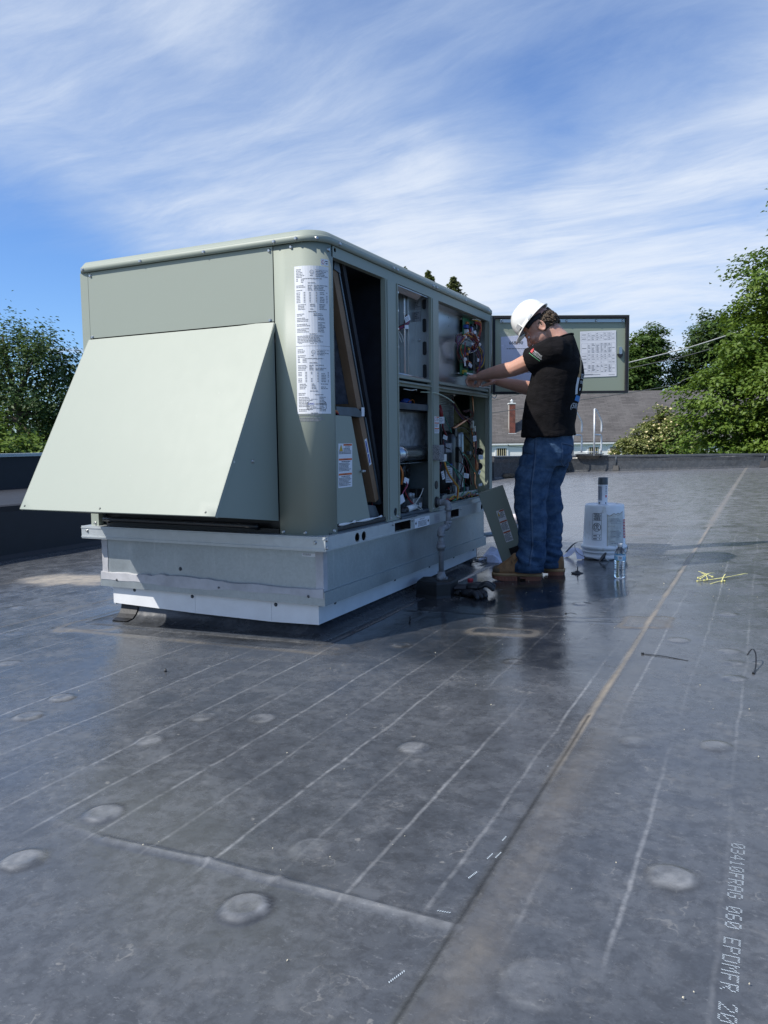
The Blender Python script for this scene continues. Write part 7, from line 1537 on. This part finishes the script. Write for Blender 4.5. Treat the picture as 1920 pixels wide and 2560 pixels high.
tie([onroof(-1.50, 3.33, .004), onroof(-1.51, 3.36, .010), onroof(-1.55, 3.44, .004)], BLKT, 'short black cable tie in the shadow below the white skirt', BG, .007)
tie([onroof(-1.745, 3.27, .004), onroof(-1.79, 3.36, .012), onroof(-1.80, 3.49, .006)], BLKT, 'curved black cable tie close under the white skirt', BG)
mb = MB(); mb.lathe([(.004, 0), (.006, .004), (.0035, .006), (.0035, .012)], onroof(-2.07, 2.29), (.2, 0, 1), 8); tag(mb.build('loose_screw', BLK), 'tiny dark screw standing on the sunlit roof left of the plates', 'screw')
# printed part-number marking on the sheet, dot-matrix style, and staple-like white dashes along the seam
FONT57 = {'0': '01110100011001110101110011000101110', '3': '11110000010000101110000010000111110', '4': '00010001100101010010111110001000010', '1': '00100011000010000100001000010001110', 'F': '11111100001000011110100001000010000', 'R': '11110100011000111110101001001010001', 'A': '01110100011000111111100011000110001', 'G': '01110100011000010111100011000101110', '6': '01110100001000011110100011000101110', 'E': '11111100001000011110100001000011111', 'P': '11110100011000111110100001000010000', 'D': '11110100011000110001100011000111110', 'M': '10001110111010110101100011000110001', '2': '01110100010000100010001000100011111', ':': '00000001000010000000001000010000000', ' ': '0' * 35}
MARK = simple('white_ink_mark', (.50, .57, .62), .6, var=.15)
mb = MB(); yy = 1.655; cw_ = .0185; px_ = cw_ / 5
for ch in '03410FRAG 060 EPDMFR 20:21':
    bits = FONT57[ch]
    for r in range(7):
        for c in range(5):
            if bits[r * 5 + c] == '1':
                y_ = yy - (c + .5) * px_; x_ = -.018 - r * .0037 - .004 * (yy - 1.3)
                if x_ < -9: continue
                a = Vector((x_ - .0016, y_ + .0009, 0)); 
                for q in (0,):
                    P = [(x_ - .0017, y_ + .0016), (x_ - .0017, y_ + .0004), (x_ + .0017, y_ - .0012), (x_ + .0017, y_ + .0002)]
                    z_ = .0068
                    mb.add([Vector((u, v, gz(u, v) + z_)) for u, v in P], [(0, 1, 2, 3)])
    yy -= .0232
roof_h = {}
def drape(mb, off=.0009):
    X = np.array([v[0] for v in mb.v]); Y = np.array([v[1] for v in mb.v]); h = roof_fields(X, Y)[0]; mb.v = [(x_, y_, z_ + off) for x_, y_, z_ in zip(X, Y, h)]
drape(mb); mk = mb.build('printed_marking', MARK, roof); mk['kind'] = 'stuff'
rs = random.Random(4); dm = MB()
for (x_, y_, ang, n_) in ((-.478, 1.905, .9, 1), (-.470, 1.50, 1.45, 5), (-.476, 1.42, 1.4, 6), (-.462, 1.43, 1.4, 6), (-.486, 1.34, 1.3, 7), (-.50, 1.22, .1, 6), (-.50, 1.02, 1.25, 9), (-.40, 4.33, .4, 2)):
    for k in range(n_):
        c_ = Vector((x_ + math.cos(ang) * .0042 * k, y_ + math.sin(ang) * .0042 * k, 0)); d_ = Vector((math.cos(ang + .9), math.sin(ang + .9), 0)) * .0022; e_ = Vector((-d_.y, d_.x, 0)) * .35; dm.add([c_ - d_ - e_, c_ + d_ - e_, c_ + d_ + e_, c_ - d_ + e_], [(0, 1, 2, 3)])
drape(dm); sm_ = dm.build('seam_tick', MARK, roof); sm_['kind'] = 'stuff'
# crumbs of insulation and grit
cr = MB(); rs = np.random.default_rng(12)
for k in range(110):
    y_ = .95 + rs.random() ** 1.4 * 5; x_ = rs.uniform(-2.6, .35) if k % 3 else rs.uniform(-1.2, .1)
    s_ = rs.uniform(.0009, .0022) * (1 + .22 * y_); c_ = onroof(x_, y_, s_ * .5 + .003); u = Vector(rs.normal(0, 1, 3)).normalized() * s_; v = u.orthogonal().normalized() * s_ * .7; w__ = u.cross(v).normalized() * s_ * .6
    cr.add([c_ + u, c_ - u, c_ + v, c_ - v, c_ + w__, c_ - w__], [(0, 2, 4), (2, 1, 4), (1, 3, 4), (3, 0, 4), (2, 0, 5), (1, 2, 5), (3, 1, 5), (0, 3, 5)])
co_ = cr.build('grit', simple('pale_grit', (.55, .50, .38), .8, var=.4, scale=3)); tag(co_, 'pale crumbs and grit scattered over the membrane', 'grit'); co_['kind'] = 'stuff'

# ------------------------------------------------------------------ house beyond the roof edge
hs_ = thing('house', 'long low white house with a dark shingle roof beyond the parapet', 'house', (-14, 62, -5))
HD = Vector((.898, .440, 0)).normalized(); HN = Vector((HD.y, -HD.x, 0))      # along the eave; towards the camera
HO = Vector((-13.45, 62.2, 0))
def HP_(s_, o_, z_): return HO + HD * s_ + HN * o_ + Vector((0, 0, z_))
SHING, t, b = newmat('asphalt_shingles'); oc = t.obj(); br = t.add('ShaderNodeTexBrick'); sx_ = t.vmath('DOT_PRODUCT', oc, tuple(HD)); cb = t.add('ShaderNodeCombineXYZ'); t.put(cb.inputs[0], sx_); t.put(cb.inputs[1], t.math('MULTIPLY', t.sep(oc)[2], 1.0)); t.put(br.inputs['Vector'], cb.outputs[0])
br.inputs['Scale'].default_value = 1; br.inputs['Brick Width'].default_value = .62; br.inputs['Row Height'].default_value = .115; br.inputs['Mortar Size'].default_value = .012; br.offset = .37
br.inputs['Color1'].default_value = (.085, .078, .076, 1); br.inputs['Color2'].default_value = (.13, .12, .116, 1); br.inputs['Mortar'].default_value = (.045, .042, .042, 1)
t.put(b.inputs['Base Color'], t.mix(t.ramp(t.noise(oc, .6, 6, .65), .35, .7, 0, .5), br.outputs[0], (.15, .14, .135, 1))); b.inputs['Roughness'].default_value = .95
WSID, t, b = newmat('white_clapboard'); oc = t.obj(); wvv = t.math('FRACT', t.math('MULTIPLY', t.sep(oc)[2], 7.5)); t.put(b.inputs['Base Color'], t.mix(t.ramp(wvv, .0, .18), (.45, .46, .46, 1), (.80, .80, .78, 1))); b.inputs['Roughness'].default_value = .6
WTRIM = simple('white_trim', (.74, .75, .74), .5, var=.04); BRICKC, t, b = newmat('chimney_brick_core'); b.inputs['Base Color'].default_value = (.36, .33, .30, 1); b.inputs['Roughness'].default_value = .9
mb = MB(); S0, S1 = -16, 22
mb.prism([HP_(S0, 0, -5), HP_(S1, 0, -5), HP_(S1, 0, .42), HP_(S0, 0, .42)], -HN * .2); mb.build('wall', WSID, hs_)
mb = MB(); mb.prism([HP_(S0 - .4, .16, .50), HP_(S1 + .4, .16, .50), HP_(S1 + .4, -3.9, 4.62), HP_(S0 - .4, -3.9, 4.62)], (0, 0, .12)); rf = mb.build('roof', SHING, hs_)
mb = MB(); mb.prism([HP_(S0 - .4, -3.90, 4.50), HP_(S1 + .4, -3.90, 4.50), HP_(S1 + .4, -8.4, .5), HP_(S0 - .4, -8.4, .5)], (0, 0, .12)); mb.build('roof', SHING, hs_)
mb = MB()
mb.prism([HP_(S0, -.2, -5), HP_(S0, -8.0, -5), HP_(S0, -8.0, .42), HP_(S0, -3.9, 4.45), HP_(S0, -.2, .8)], HD * .2); mb.build('gable_wall', WSID, hs_)
mb = MB(); mb.prism([HP_(S0 - .4, .17, .40), HP_(S1 + .4, .17, .40), HP_(S1 + .4, .17, .52), HP_(S0 - .4, .17, .52)], HN * .04); mb.build('gutter', WTRIM, hs_)
mb = MB(); mb.prism([HP_(S0 - .35, .16, .40), HP_(S1 + .35, .16, .40), HP_(S1 + .35, .0, .40), HP_(S0 - .35, .0, .40)], (0, 0, .02)); mb.build('soffit', WTRIM, hs_)
WGL = simple('dark_window_glass', (.02, .022, .028), .12, var=.3)
BARM = simple('cream_bar', (.68, .62, .42), .5, var=.05)
def hwindow(s_, w_=.78, z0_=-.62, z1_=.16):
    mb = MB()
    for (a, b_, c_, d_) in ((-w_ / 2 - .14, z0_ - .1, -w_ / 2, z1_ + .12), (w_ / 2, z0_ - .1, w_ / 2 + .14, z1_ + .12), (-w_ / 2, z1_, w_ / 2, z1_ + .12), (-w_ / 2, z0_ - .1, w_ / 2, z0_)):
        mb.prism([HP_(s_ + a, .002, b_), HP_(s_ + c_, .002, b_), HP_(s_ + c_, .002, d_), HP_(s_ + a, .002, d_)], HN * .06)
    w_o = mb.build('window', WTRIM, hs_)
    mb = MB(); mb.prism([HP_(s_ - w_ / 2, .003, z0_), HP_(s_ + w_ / 2, .003, z0_), HP_(s_ + w_ / 2, .003, z1_), HP_(s_ - w_ / 2, .003, z1_)], HN * .01); mb.build('pane', WGL, w_o)
    for k in range(5):
        u = s_ - w_ / 2 + w_ * (k + .5) / 5; mb = MB(); mb.prism([HP_(u - .018, .05, z0_ + .001), HP_(u + .018, .05, z0_ + .001), HP_(u + .018, .05, z1_ - .001), HP_(u - .018, .05, z1_ - .001)], HN * .03); mb.build('window_bar', BARM, w_o)
for s_ in (-5.95, -2.6, 1.28, 2.95, 6.2): hwindow(s_)
# brick chimney breaking through the roof slope: courses of real bricks on the seen faces
ch = MB(); CS, CW = -5.02, .235; zc0, zc1 = 1.05, 3.62
ch.prism([HP_(CS - CW, .0 - .55, zc0), HP_(CS + CW, -.55, zc0), HP_(CS + CW, -1.05, zc0), HP_(CS - CW, -1.05, zc0)], (0, 0, zc1 - zc0)); cho = ch.build('chimney', BRICKC, rf)
brs = simple('red_brick', (.20, .062, .042), .9, var=.4, scale=3.0)
bk_ = MB(); rows_ = 26; rb_ = random.Random(3)
for r in range(rows_):
    z_ = zc0 + .02 + (zc1 - zc0 - .02) * r / rows_; hh = (zc1 - zc0) / rows_ - .018
    for k in range(-1, 3):
        a = CS - CW + .16 * (k + (.5 if r % 2 else 0)); b_ = a + .148; a = max(a, CS - CW + .0); b_ = min(b_, CS + CW)
        if b_ - a < .02: continue
        o__ = rb_.uniform(.010, .018); bk_.prism([HP_(a, -.549, z_), HP_(b_, -.549, z_), HP_(b_, -.549, z_ + hh), HP_(a, -.549, z_ + hh)], HN * o__)
    for k in range(-1, 3):
        a = -1.05 + .17 * (k + (.5 if r % 2 else 0)); b_ = min(a + .155, -.551); a = max(a, -1.05)
        if b_ - a < .02: continue
        bk_.prism([HP_(CS + CW + .0005, a, z_), HP_(CS + CW + .0005, b_, z_), HP_(CS + CW + .0005, b_, z_ + hh), HP_(CS + CW + .0005, a, z_ + hh)], HD * rb_.uniform(.01, .018))
bko = bk_.build('bricks', brs, rf); bko['kind'] = 'stuff'
mb = MB(); mb.prism([HP_(CS - CW - .05, -.50, zc1 + .001), HP_(CS + CW + .05, -.50, zc1 + .001), HP_(CS + CW + .05, -1.10, zc1 + .001), HP_(CS - CW - .05, -1.10, zc1 + .001)], (0, 0, .09)); mb.lathe([(.10, .091), (.10, .25), (.14, .26), (.14, .29), (.05, .32), (.05, .38), (.0, .40)], HP_(CS, -.8, zc1), seg=14, capt=False); mb.build('chimney_cap', WTRIM, rf)
mb = MB(); mb.prism([HP_(CS - CW - .08, -.52, zc0 - .02), HP_(CS + CW + .08, -.52, zc0 - .02), HP_(CS + CW + .08, -.52, zc0 + .28), HP_(CS - CW - .08, -.52, zc0 + .28)], HN * .02); mb.build('chimney_flashing', WTRIM, rf)
mb = MB(); mb.prism([HP_(-3.1, -3.3, 4.12), HP_(-1.2, -3.3, 4.12), HP_(-1.2, -3.9, 4.72), HP_(-3.1, -3.9, 4.72)], (0, 0, .12)); mb.build('skylight', simple('skylight_white', (.6, .62, .62), .4, var=.1), rf)

# ------------------------------------------------------------------ trees
def leafmat(name, c1, c2, c3):
    m = bpy.data.materials.new(name); m.use_nodes = True; t = NT(m.node_tree); t.n.clear()
    geo = t.add('ShaderNodeNewGeometry'); rnd = geo.outputs['Random Per Island']; o_ = t.obj(); n = t.noise(o_, .55, 4, .6)
    c = t.mix(t.ramp(n, .35, .65), c4(c1), c4(c2)); c = t.mix(t.ramp(rnd, .6, 1.0, 0, .7), c, c4(c3))
    d = t.add('ShaderNodeBsdfPrincipled'); t.put(d.inputs['Base Color'], c); d.inputs['Roughness'].default_value = .5; d.inputs['Specular IOR Level'].default_value = .35
    tr = t.add('ShaderNodeBsdfTranslucent'); t.put(tr.inputs[0], t.mix(.5, c, (.14, .22, .02, 1)))
    mx = t.add('ShaderNodeMixShader'); mx.inputs[0].default_value = .30; t.l.new(d.outputs[0], mx.inputs[1]); t.l.new(tr.outputs[0], mx.inputs[2]); t.l.new(mx.outputs[0], t.add('ShaderNodeOutputMaterial').inputs[0]); return m
LF_MAPLE = leafmat('maple_leaf', (.085, .15, .022), (.12, .19, .028), (.165, .225, .040))
LF_DARK = leafmat('dark_leaf', (.042, .085, .026), (.065, .115, .034), (.105, .15, .05))
LF_MID = leafmat('mid_leaf', (.055, .11, .024), (.08, .14, .03), (.115, .17, .04))
LF_LIGHT = leafmat('light_leaf', (.11, .18, .025), (.14, .21, .03), (.17, .23, .04))
LF_DOG = leafmat('dogwood_leaf', (.16, .19, .06), (.20, .22, .075), (.28, .27, .11))
LF_SPR = leafmat('spruce_needle', (.11, .125, .065), (.14, .155, .075), (.18, .185, .095))
FLOWER = simple('cream_flower', (.62, .52, .28), .6, var=.2, scale=1)
BARK = simple('grey_bark', (.10, .085, .07), .9, var=.3, scale=4, bump=.5, bscale=12)
def leaves_mesh(name, P, N, size, mat, asp=.62, jitter=.35, r_=None):
    """one folded leaf blade (two triangles) at each point P with normal N"""
    r_ = r_ or rng; n = len(P); a = r_.normal(0, 1, (n, 3)); N = N / np.linalg.norm(N, axis=1, keepdims=True)
    u = a - N * (a * N).sum(1, keepdims=True); u /= np.linalg.norm(u, axis=1, keepdims=True); v = np.cross(N, u); s = (size * r_.uniform(.65, 1.3, n))[:, None]
    A = P - u * s * .5; B = P + v * s * asp * .5 + N * s * .10; Cc = P + u * s * .5 - N * s * .12; D = P - v * s * asp * .5 + N * s * .10
    co = np.stack([A, B, Cc, D], 1).reshape(-1, 3).astype(np.float32); q = np.arange(n) * 4
    idx = np.stack([q, q + 1, q + 2, q, q + 2, q + 3], 1).ravel().astype(np.int32)
    me = bpy.data.meshes.new(name); me.vertices.add(n * 4); me.vertices.foreach_set('co', co.ravel()); me.loops.add(n * 6); me.loops.foreach_set('vertex_index', idx)
    me.polygons.add(n * 2); me.polygons.foreach_set('loop_start', np.arange(0, n * 6, 3, dtype=np.int32)); me.polygons.foreach_set('loop_total', np.full(n * 2, 3, dtype=np.int32)); me.update(calc_edges=True); me.materials.append(mat); return me
def crown_points(lobes, ncl, per, spread, flat, r_, upright=0.0, droop=.25, inner=.55):
    L = np.array(lobes); vol = L[:, 3] * L[:, 4] * L[:, 5]; pick = r_.choice(len(L), ncl, p=vol ** .75 / (vol ** .75).sum())
    d = r_.normal(0, 1, (ncl, 3)); d /= np.linalg.norm(d, axis=1, keepdims=True); rr = (inner + (1 - inner) * r_.random(ncl) ** .6)
    rr *= 1 + .13 * r_.normal(0, 1, ncl)
    c = L[pick, :3] + d * L[pick, 3:6] * rr[:, None]
    sz = spread * r_.uniform(.55, 1.45, ncl); n = (per * r_.uniform(.5, 1.5, ncl) * (sz / spread) ** 1.4).astype(int) + 3
    ids = np.repeat(np.arange(ncl), n); m = len(ids); g = r_.normal(0, 1, (m, 3)); g[:, 2] *= flat
    if upright: g[:, 2] = np.abs(g[:, 2]) * (1 + upright); g[:, :2] *= (1 - .35 * np.clip(g[:, 2:3] / 2, 0, 1))
    P = c[ids] + g * sz[ids][:, None] * .6; P[:, 2] -= droop * (g[:, 0] ** 2 + g[:, 1] ** 2) * sz[ids] * .22
    N = r_.normal(0, .38, (m, 3)); N[:, 2] += 1; N += d[ids] * .65
    return P, N, c
def tree(name, label, base, lobes, ncl, per, spread, leaf, mat, group=None, flat=.42, trunk_r=.25, seed=1, upright=0, inner=.5, cat='tree', flowers=0, nlimb=7):
    r_ = np.random.default_rng(seed); tr = thing(name, label, cat, base, group); off = Vector(base)
    P, N, c = crown_points(lobes, ncl, per, spread, flat, r_, upright, inner=inner)
    me = leaves_mesh('crown', P - np.array(base), N, leaf, mat, r_=r_); o_ = bpy.data.objects.new('crown', me); COL.objects.link(o_); o_.parent = tr
    L = np.array(lobes); top = Vector(L[L[:, 2].argmax(), :3]); mid = Vector(L[:, :3].mean(0)); low = min(l[2] - l[5] for l in lobes)
    mb = MB(); B = Vector(base); fork = B.lerp(Vector((B.x * .6 + mid.x * .4, B.y * .6 + mid.y * .4, low + .5)), 1.0)
    mb.tube(smooth_path([B, B.lerp(fork, .5) + Vector((.1, .05, 0)), fork, fork.lerp(top, .6), top], 4), list(np.interp(np.linspace(0, 4, 17), range(5), [trunk_r * 1.25, trunk_r, trunk_r * .8, trunk_r * .4, trunk_r * .1])), 9); mb.build('trunk', BARK, tr)
    for k in r_.choice(len(c), min(nlimb * 3, len(c)), replace=False):
        q = Vector(c[k]); st_ = fork.lerp(top, float(r_.uniform(0, .6))); mb = MB(); mm_ = st_.lerp(q, .5) + Vector((0, 0, -.12 * (q - st_).length * .5)); mb.tube(smooth_path([st_, mm_, q], 4), list(np.linspace(trunk_r * .35, .012, 9)), 6); mb.build('limb', BARK, tr)
    if flowers:
        k = r_.choice(len(P), flowers, replace=False); me = leaves_mesh('flower', P[k] - np.array(base) + np.array((0, 0, .06)), N[k] + np.array((0, -.8, .6)), leaf * .95, FLOWER, asp=.95, r_=r_); fo = bpy.data.objects.new('blossoms', me); COL.objects.link(fo); fo.parent = tr; fo['kind'] = 'stuff'
    return tr
def lobes_in(cx, cy, cz, rx, ry, rz, n, seed, k=.5):
    r_ = np.random.default_rng(seed); out = [(cx, cy, cz, rx * .72, ry * .72, rz * .78)]
    for i in range(n):
        a = 2 * math.pi * i / n + r_.uniform(-.3, .3); e_ = r_.uniform(-.8, .95); s_ = r_.uniform(.8, 1.15) * k
        out.append((cx + rx * .66 * math.cos(a) * math.sqrt(1 - e_ * e_ * .8), cy + ry * .66 * math.sin(a) * math.sqrt(1 - e_ * e_ * .8), cz + rz * .68 * e_, rx * s_, ry * s_, rz * s_ * .75))
    return out
# the big maple at the right edge
lm = lobes_in(2.6, 31.5, 3.4, 4.6, 4.4, 5.6, 11, 3, .46) + [(-1.6, 30.2, 2.1, 1.5, 1.4, 1.1), (-.9, 30.6, 4.1, 1.1, 1.2, .8), (.0, 31, 6.2, 1.2, 1.3, .9), (-.2, 31.2, 5.3, 1.2, 1.2, .8), (-1.2, 30, .9, 1.8, 1.5, 1.2), (.9, 31, 8.0, .9, 1, 1.2), (-.2, 31, 7.1, .7, .7, .35), (.3, 30, .2, 2.2, 1.6, 1.4), (1.0, 31.2, 9.6, .6, .6, .9)]
tree('maple_tree', 'big bright green maple filling the right edge of the picture', (2.8, 32, -5), lm, 2100, 60, .42, .165, LF_MAPLE, 'trees beyond the far parapet', trunk_r=.32, seed=4, inner=.62)
# dogwood with pale blossoms in front of the house
ld = [(-5.0, 44, .5, 1.6, 1.3, 1.1), (-6.1, 43.6, .3, 1.25, .9, .85), (-6.9, 43.3, .2, .7, .6, .6), (-4.9, 44, 1.6, 1.1, .9, .75), (-4.6, 44, 1.3, .9, .9, .8), (-6.6, 43.4, .55, .65, .6, .35), (-3.8, 44.3, .3, 1.1, 1, .9), (-5.1, 44, 2.2, .35, .35, .45), (-5.6, 43.8, 1.25, .8, .6, .35), (-4.4, 44, -.6, 1.9, 1.3, .9)]
tree('dogwood_tree', 'small yellow green dogwood with cream blossoms in front of the house', (-4.9, 44.2, -5), ld, 560, 34, .32, .16, LF_DOG, 'trees beyond the far parapet', trunk_r=.10, seed=6, flat=.35, inner=.35, flowers=420, nlimb=5)
# round trees behind the house
tree('round_tree', 'dark round tree behind the house just right of the open door', (-10.8, 77, -5), lobes_in(-11.1, 77, 6.6, 3.1, 3.0, 4.6, 9, 8, .5), 620, 44, .62, .30, LF_MID, 'trees beyond the far parapet', trunk_r=.35, seed=9, inner=.6)
tree('tall_tree', 'taller dark tree between the round tree and the big maple', (-5.2, 80, -5), lobes_in(-4.9, 80, 6.6, 3.6, 3.4, 5.8, 10, 12, .48), 720, 44, .62, .30, LF_DARK, 'trees beyond the far parapet', trunk_r=.38, seed=10, inner=.6)
tree('tall_tree', 'dark tree behind the maple at the far right', (1.8, 78, -5), lobes_in(.6, 78, 5.5, 4.2, 3.6, 5.6, 9, 14, .48), 560, 40, .66, .32, LF_DARK, 'trees beyond the far parapet', trunk_r=.38, seed=11, inner=.6)
# hedge-like growth under the maple along the parapet
tree('shrub', 'low leafy shrub under the maple behind the parapet', (-1.2, 36, -5), [(-1.4, 36, -.6, 1.7, 1.4, 1.3), (.6, 35, -.4, 1.8, 1.4, 1.4), (-2.8, 38, -.8, 1.2, 1.1, 1.0)], 260, 36, .42, .17, LF_MID, trunk_r=.1, seed=15, cat='shrub', nlimb=3)
# left trees
ll = [(-22.8, 18.3, 2.4, 2.4, 2.2, 2.3), (-21.7, 18.6, 3.5, 1.4, 1.3, 1.1), (-22.7, 18.3, 4.2, 1.2, 1.2, .8), (-21.2, 18.8, 2.5, 1.3, 1.2, 1.1), (-20.9, 19, 1.6, 1.0, 1.0, .9), (-20.9, 19, 3.4, .55, .55, .28), (-24.5, 17.6, 3.2, 2.2, 2.0, 2.2), (-21.6, 18.6, .3, 1.6, 1.4, .9), (-21.5, 18.7, 4.35, .5, .5, .35), (-22.9, 18.2, 4.9, .35, .35, .35), (-20.6, 19.1, 2.9, .5, .5, .4)]
ll = [(a_, b_, c_ - .38, d_, e_, f_) for a_, b_, c_, d_, e_, f_ in ll]
tree('tall_maple', 'dark green maple with upright shoots at the left edge', (-22.6, 18.6, -5), ll, 560, 44, .30, .13, LF_DARK, 'trees at the left edge', flat=.8, trunk_r=.28, seed=21, upright=1.1, inner=.55, nlimb=8)
l2 = [(-19.4, 14.9, .75, 1.4, 1.2, .75), (-20.2, 14.6, 1.6, 1.2, 1.1, .55), (-18.3, 15.2, .5, 1.0, .9, .5), (-19.8, 14.6, -.3, 2.2, 1.4, .9), (-17.7, 15.7, .2, .8, .8, .4)]
tree('low_tree', 'brighter green low tree in front of the dark maple at left', (-19.6, 14.9, -5), l2, 300, 34, .34, .15, LF_LIGHT, 'trees at the left edge', trunk_r=.14, seed=23, inner=.6, nlimb=4)
def spruce(base, ztop, rad_, label, seed):
    r_ = np.random.default_rng(seed); tr = thing('spruce_tree', label, 'tree', base, 'spruces behind the unit'); h = ztop - base[2]; P = []; N = []; mb = MB()
    zz_ = base[2] + h * .25
    while zz_ < ztop - .15:
        f_ = (ztop - zz_) / (h * .75); ln = rad_ * f_ ** .8 * 1.0 + .12; nb = int(7 + 5 * f_)
        for k in range(nb):
            a = 2 * math.pi * k / nb + r_.uniform(-.4, .4); L = ln * r_.uniform(.6, 1.2); m = int(9 + 15 * L); s_ = r_.random(m) ** .7
            lat = r_.normal(0, .13, m) * (1.1 - .5 * s_) * (L * .55 + .15); x_ = L * s_ * math.cos(a) - lat * math.sin(a); y_ = L * s_ * math.sin(a) + lat * math.cos(a); z_ = zz_ + .22 * L * (s_ ** 2) - .12 * L * s_ + r_.normal(0, .05, m) - np.abs(lat) * .25
            P.append(np.stack([base[0] + x_, base[1] + y_, z_], 1)); nn = np.stack([math.cos(a) * .3 + r_.normal(0, .3, m), math.sin(a) * .3 + r_.normal(0, .3, m), np.ones(m)], 1); N.append(nn)
        zz_ += .16 + .22 * f_
    m = 40; P.append(np.stack([base[0] + r_.normal(0, .05, m), base[1] + r_.normal(0, .05, m), ztop - r_.random(m) * .6], 1)); N.append(r_.normal(0, 1, (m, 3)))
    P = np.concatenate(P); N = np.concatenate(N); me = leaves_mesh('crown', P - np.array(base), N, .38, LF_SPR, asp=.38, r_=r_); o_ = bpy.data.objects.new('crown', me); COL.objects.link(o_); o_.parent = tr
    mb = MB(); mb.tube([Vector(base), Vector((base[0], base[1], ztop - .3))], [.28, .02], 8); mb.build('trunk', BARK, tr)
spruce((-32.0, 76.5, -5), 18.3, 5.2, 'dark spruce with a pointed top above the unit roof at left', 31)
spruce((-29.6, 77.5, -5), 17.7, 6.0, 'wider spruce whose top shows right above the unit roof', 32)
spruce((-34.2, 75.5, -5), 18.7, 4.5, 'spruce of which only a sliver shows over the unit roof', 33)

# overhead service cables
for pts, lbl, r_ in (([(-17.5, 42, 2.6), (-7.16, 46.4, 5.08), (-3.2, 48.5, 6.2), (2.0, 50.5, 8.1)], 'pale overhead service cable crossing the trees at the right', .035), ([(-17.5, 42, 2.3), (-7.1, 46.4, 4.75), (-3.4, 48.5, 5.7), (2, 50.5, 7.6)], 'thin dark cable hanging just below the pale overhead one', .022), ([(-17.5, 42, 1.9), (-6.7, 54.5, 4.05), (-4.6, 55.5, 4.75), (1, 57, 6.4)], 'thin cable running low over the house ridge', .022)):
    mb = MB(); mb.tube(smooth_path(pts, 8), r_, 6); tag(mb.build('overhead_cable', simple('cable_grey', (.42, .42, .40) if r_ > .03 else (.12, .12, .12), .6)), lbl, 'cable', 'overhead cables')
mb = MB(); mb.lathe([(.14, 0), (.10, 13.4)], (2.0, 50.5, -5), seg=10); po = mb.build('utility_pole', simple('pole_wood', (.18, .14, .10), .9, var=.2)); tag(po, 'wooden utility pole hidden among the leaves of the maple', 'pole')
mb = MB(); mb.lathe([(.14, 0), (.10, 10)], (-17.5, 42, -5), seg=10); po = mb.build('utility_pole', bpy.data.materials['pole_wood']); tag(po, 'wooden utility pole hidden behind the rooftop unit', 'pole')
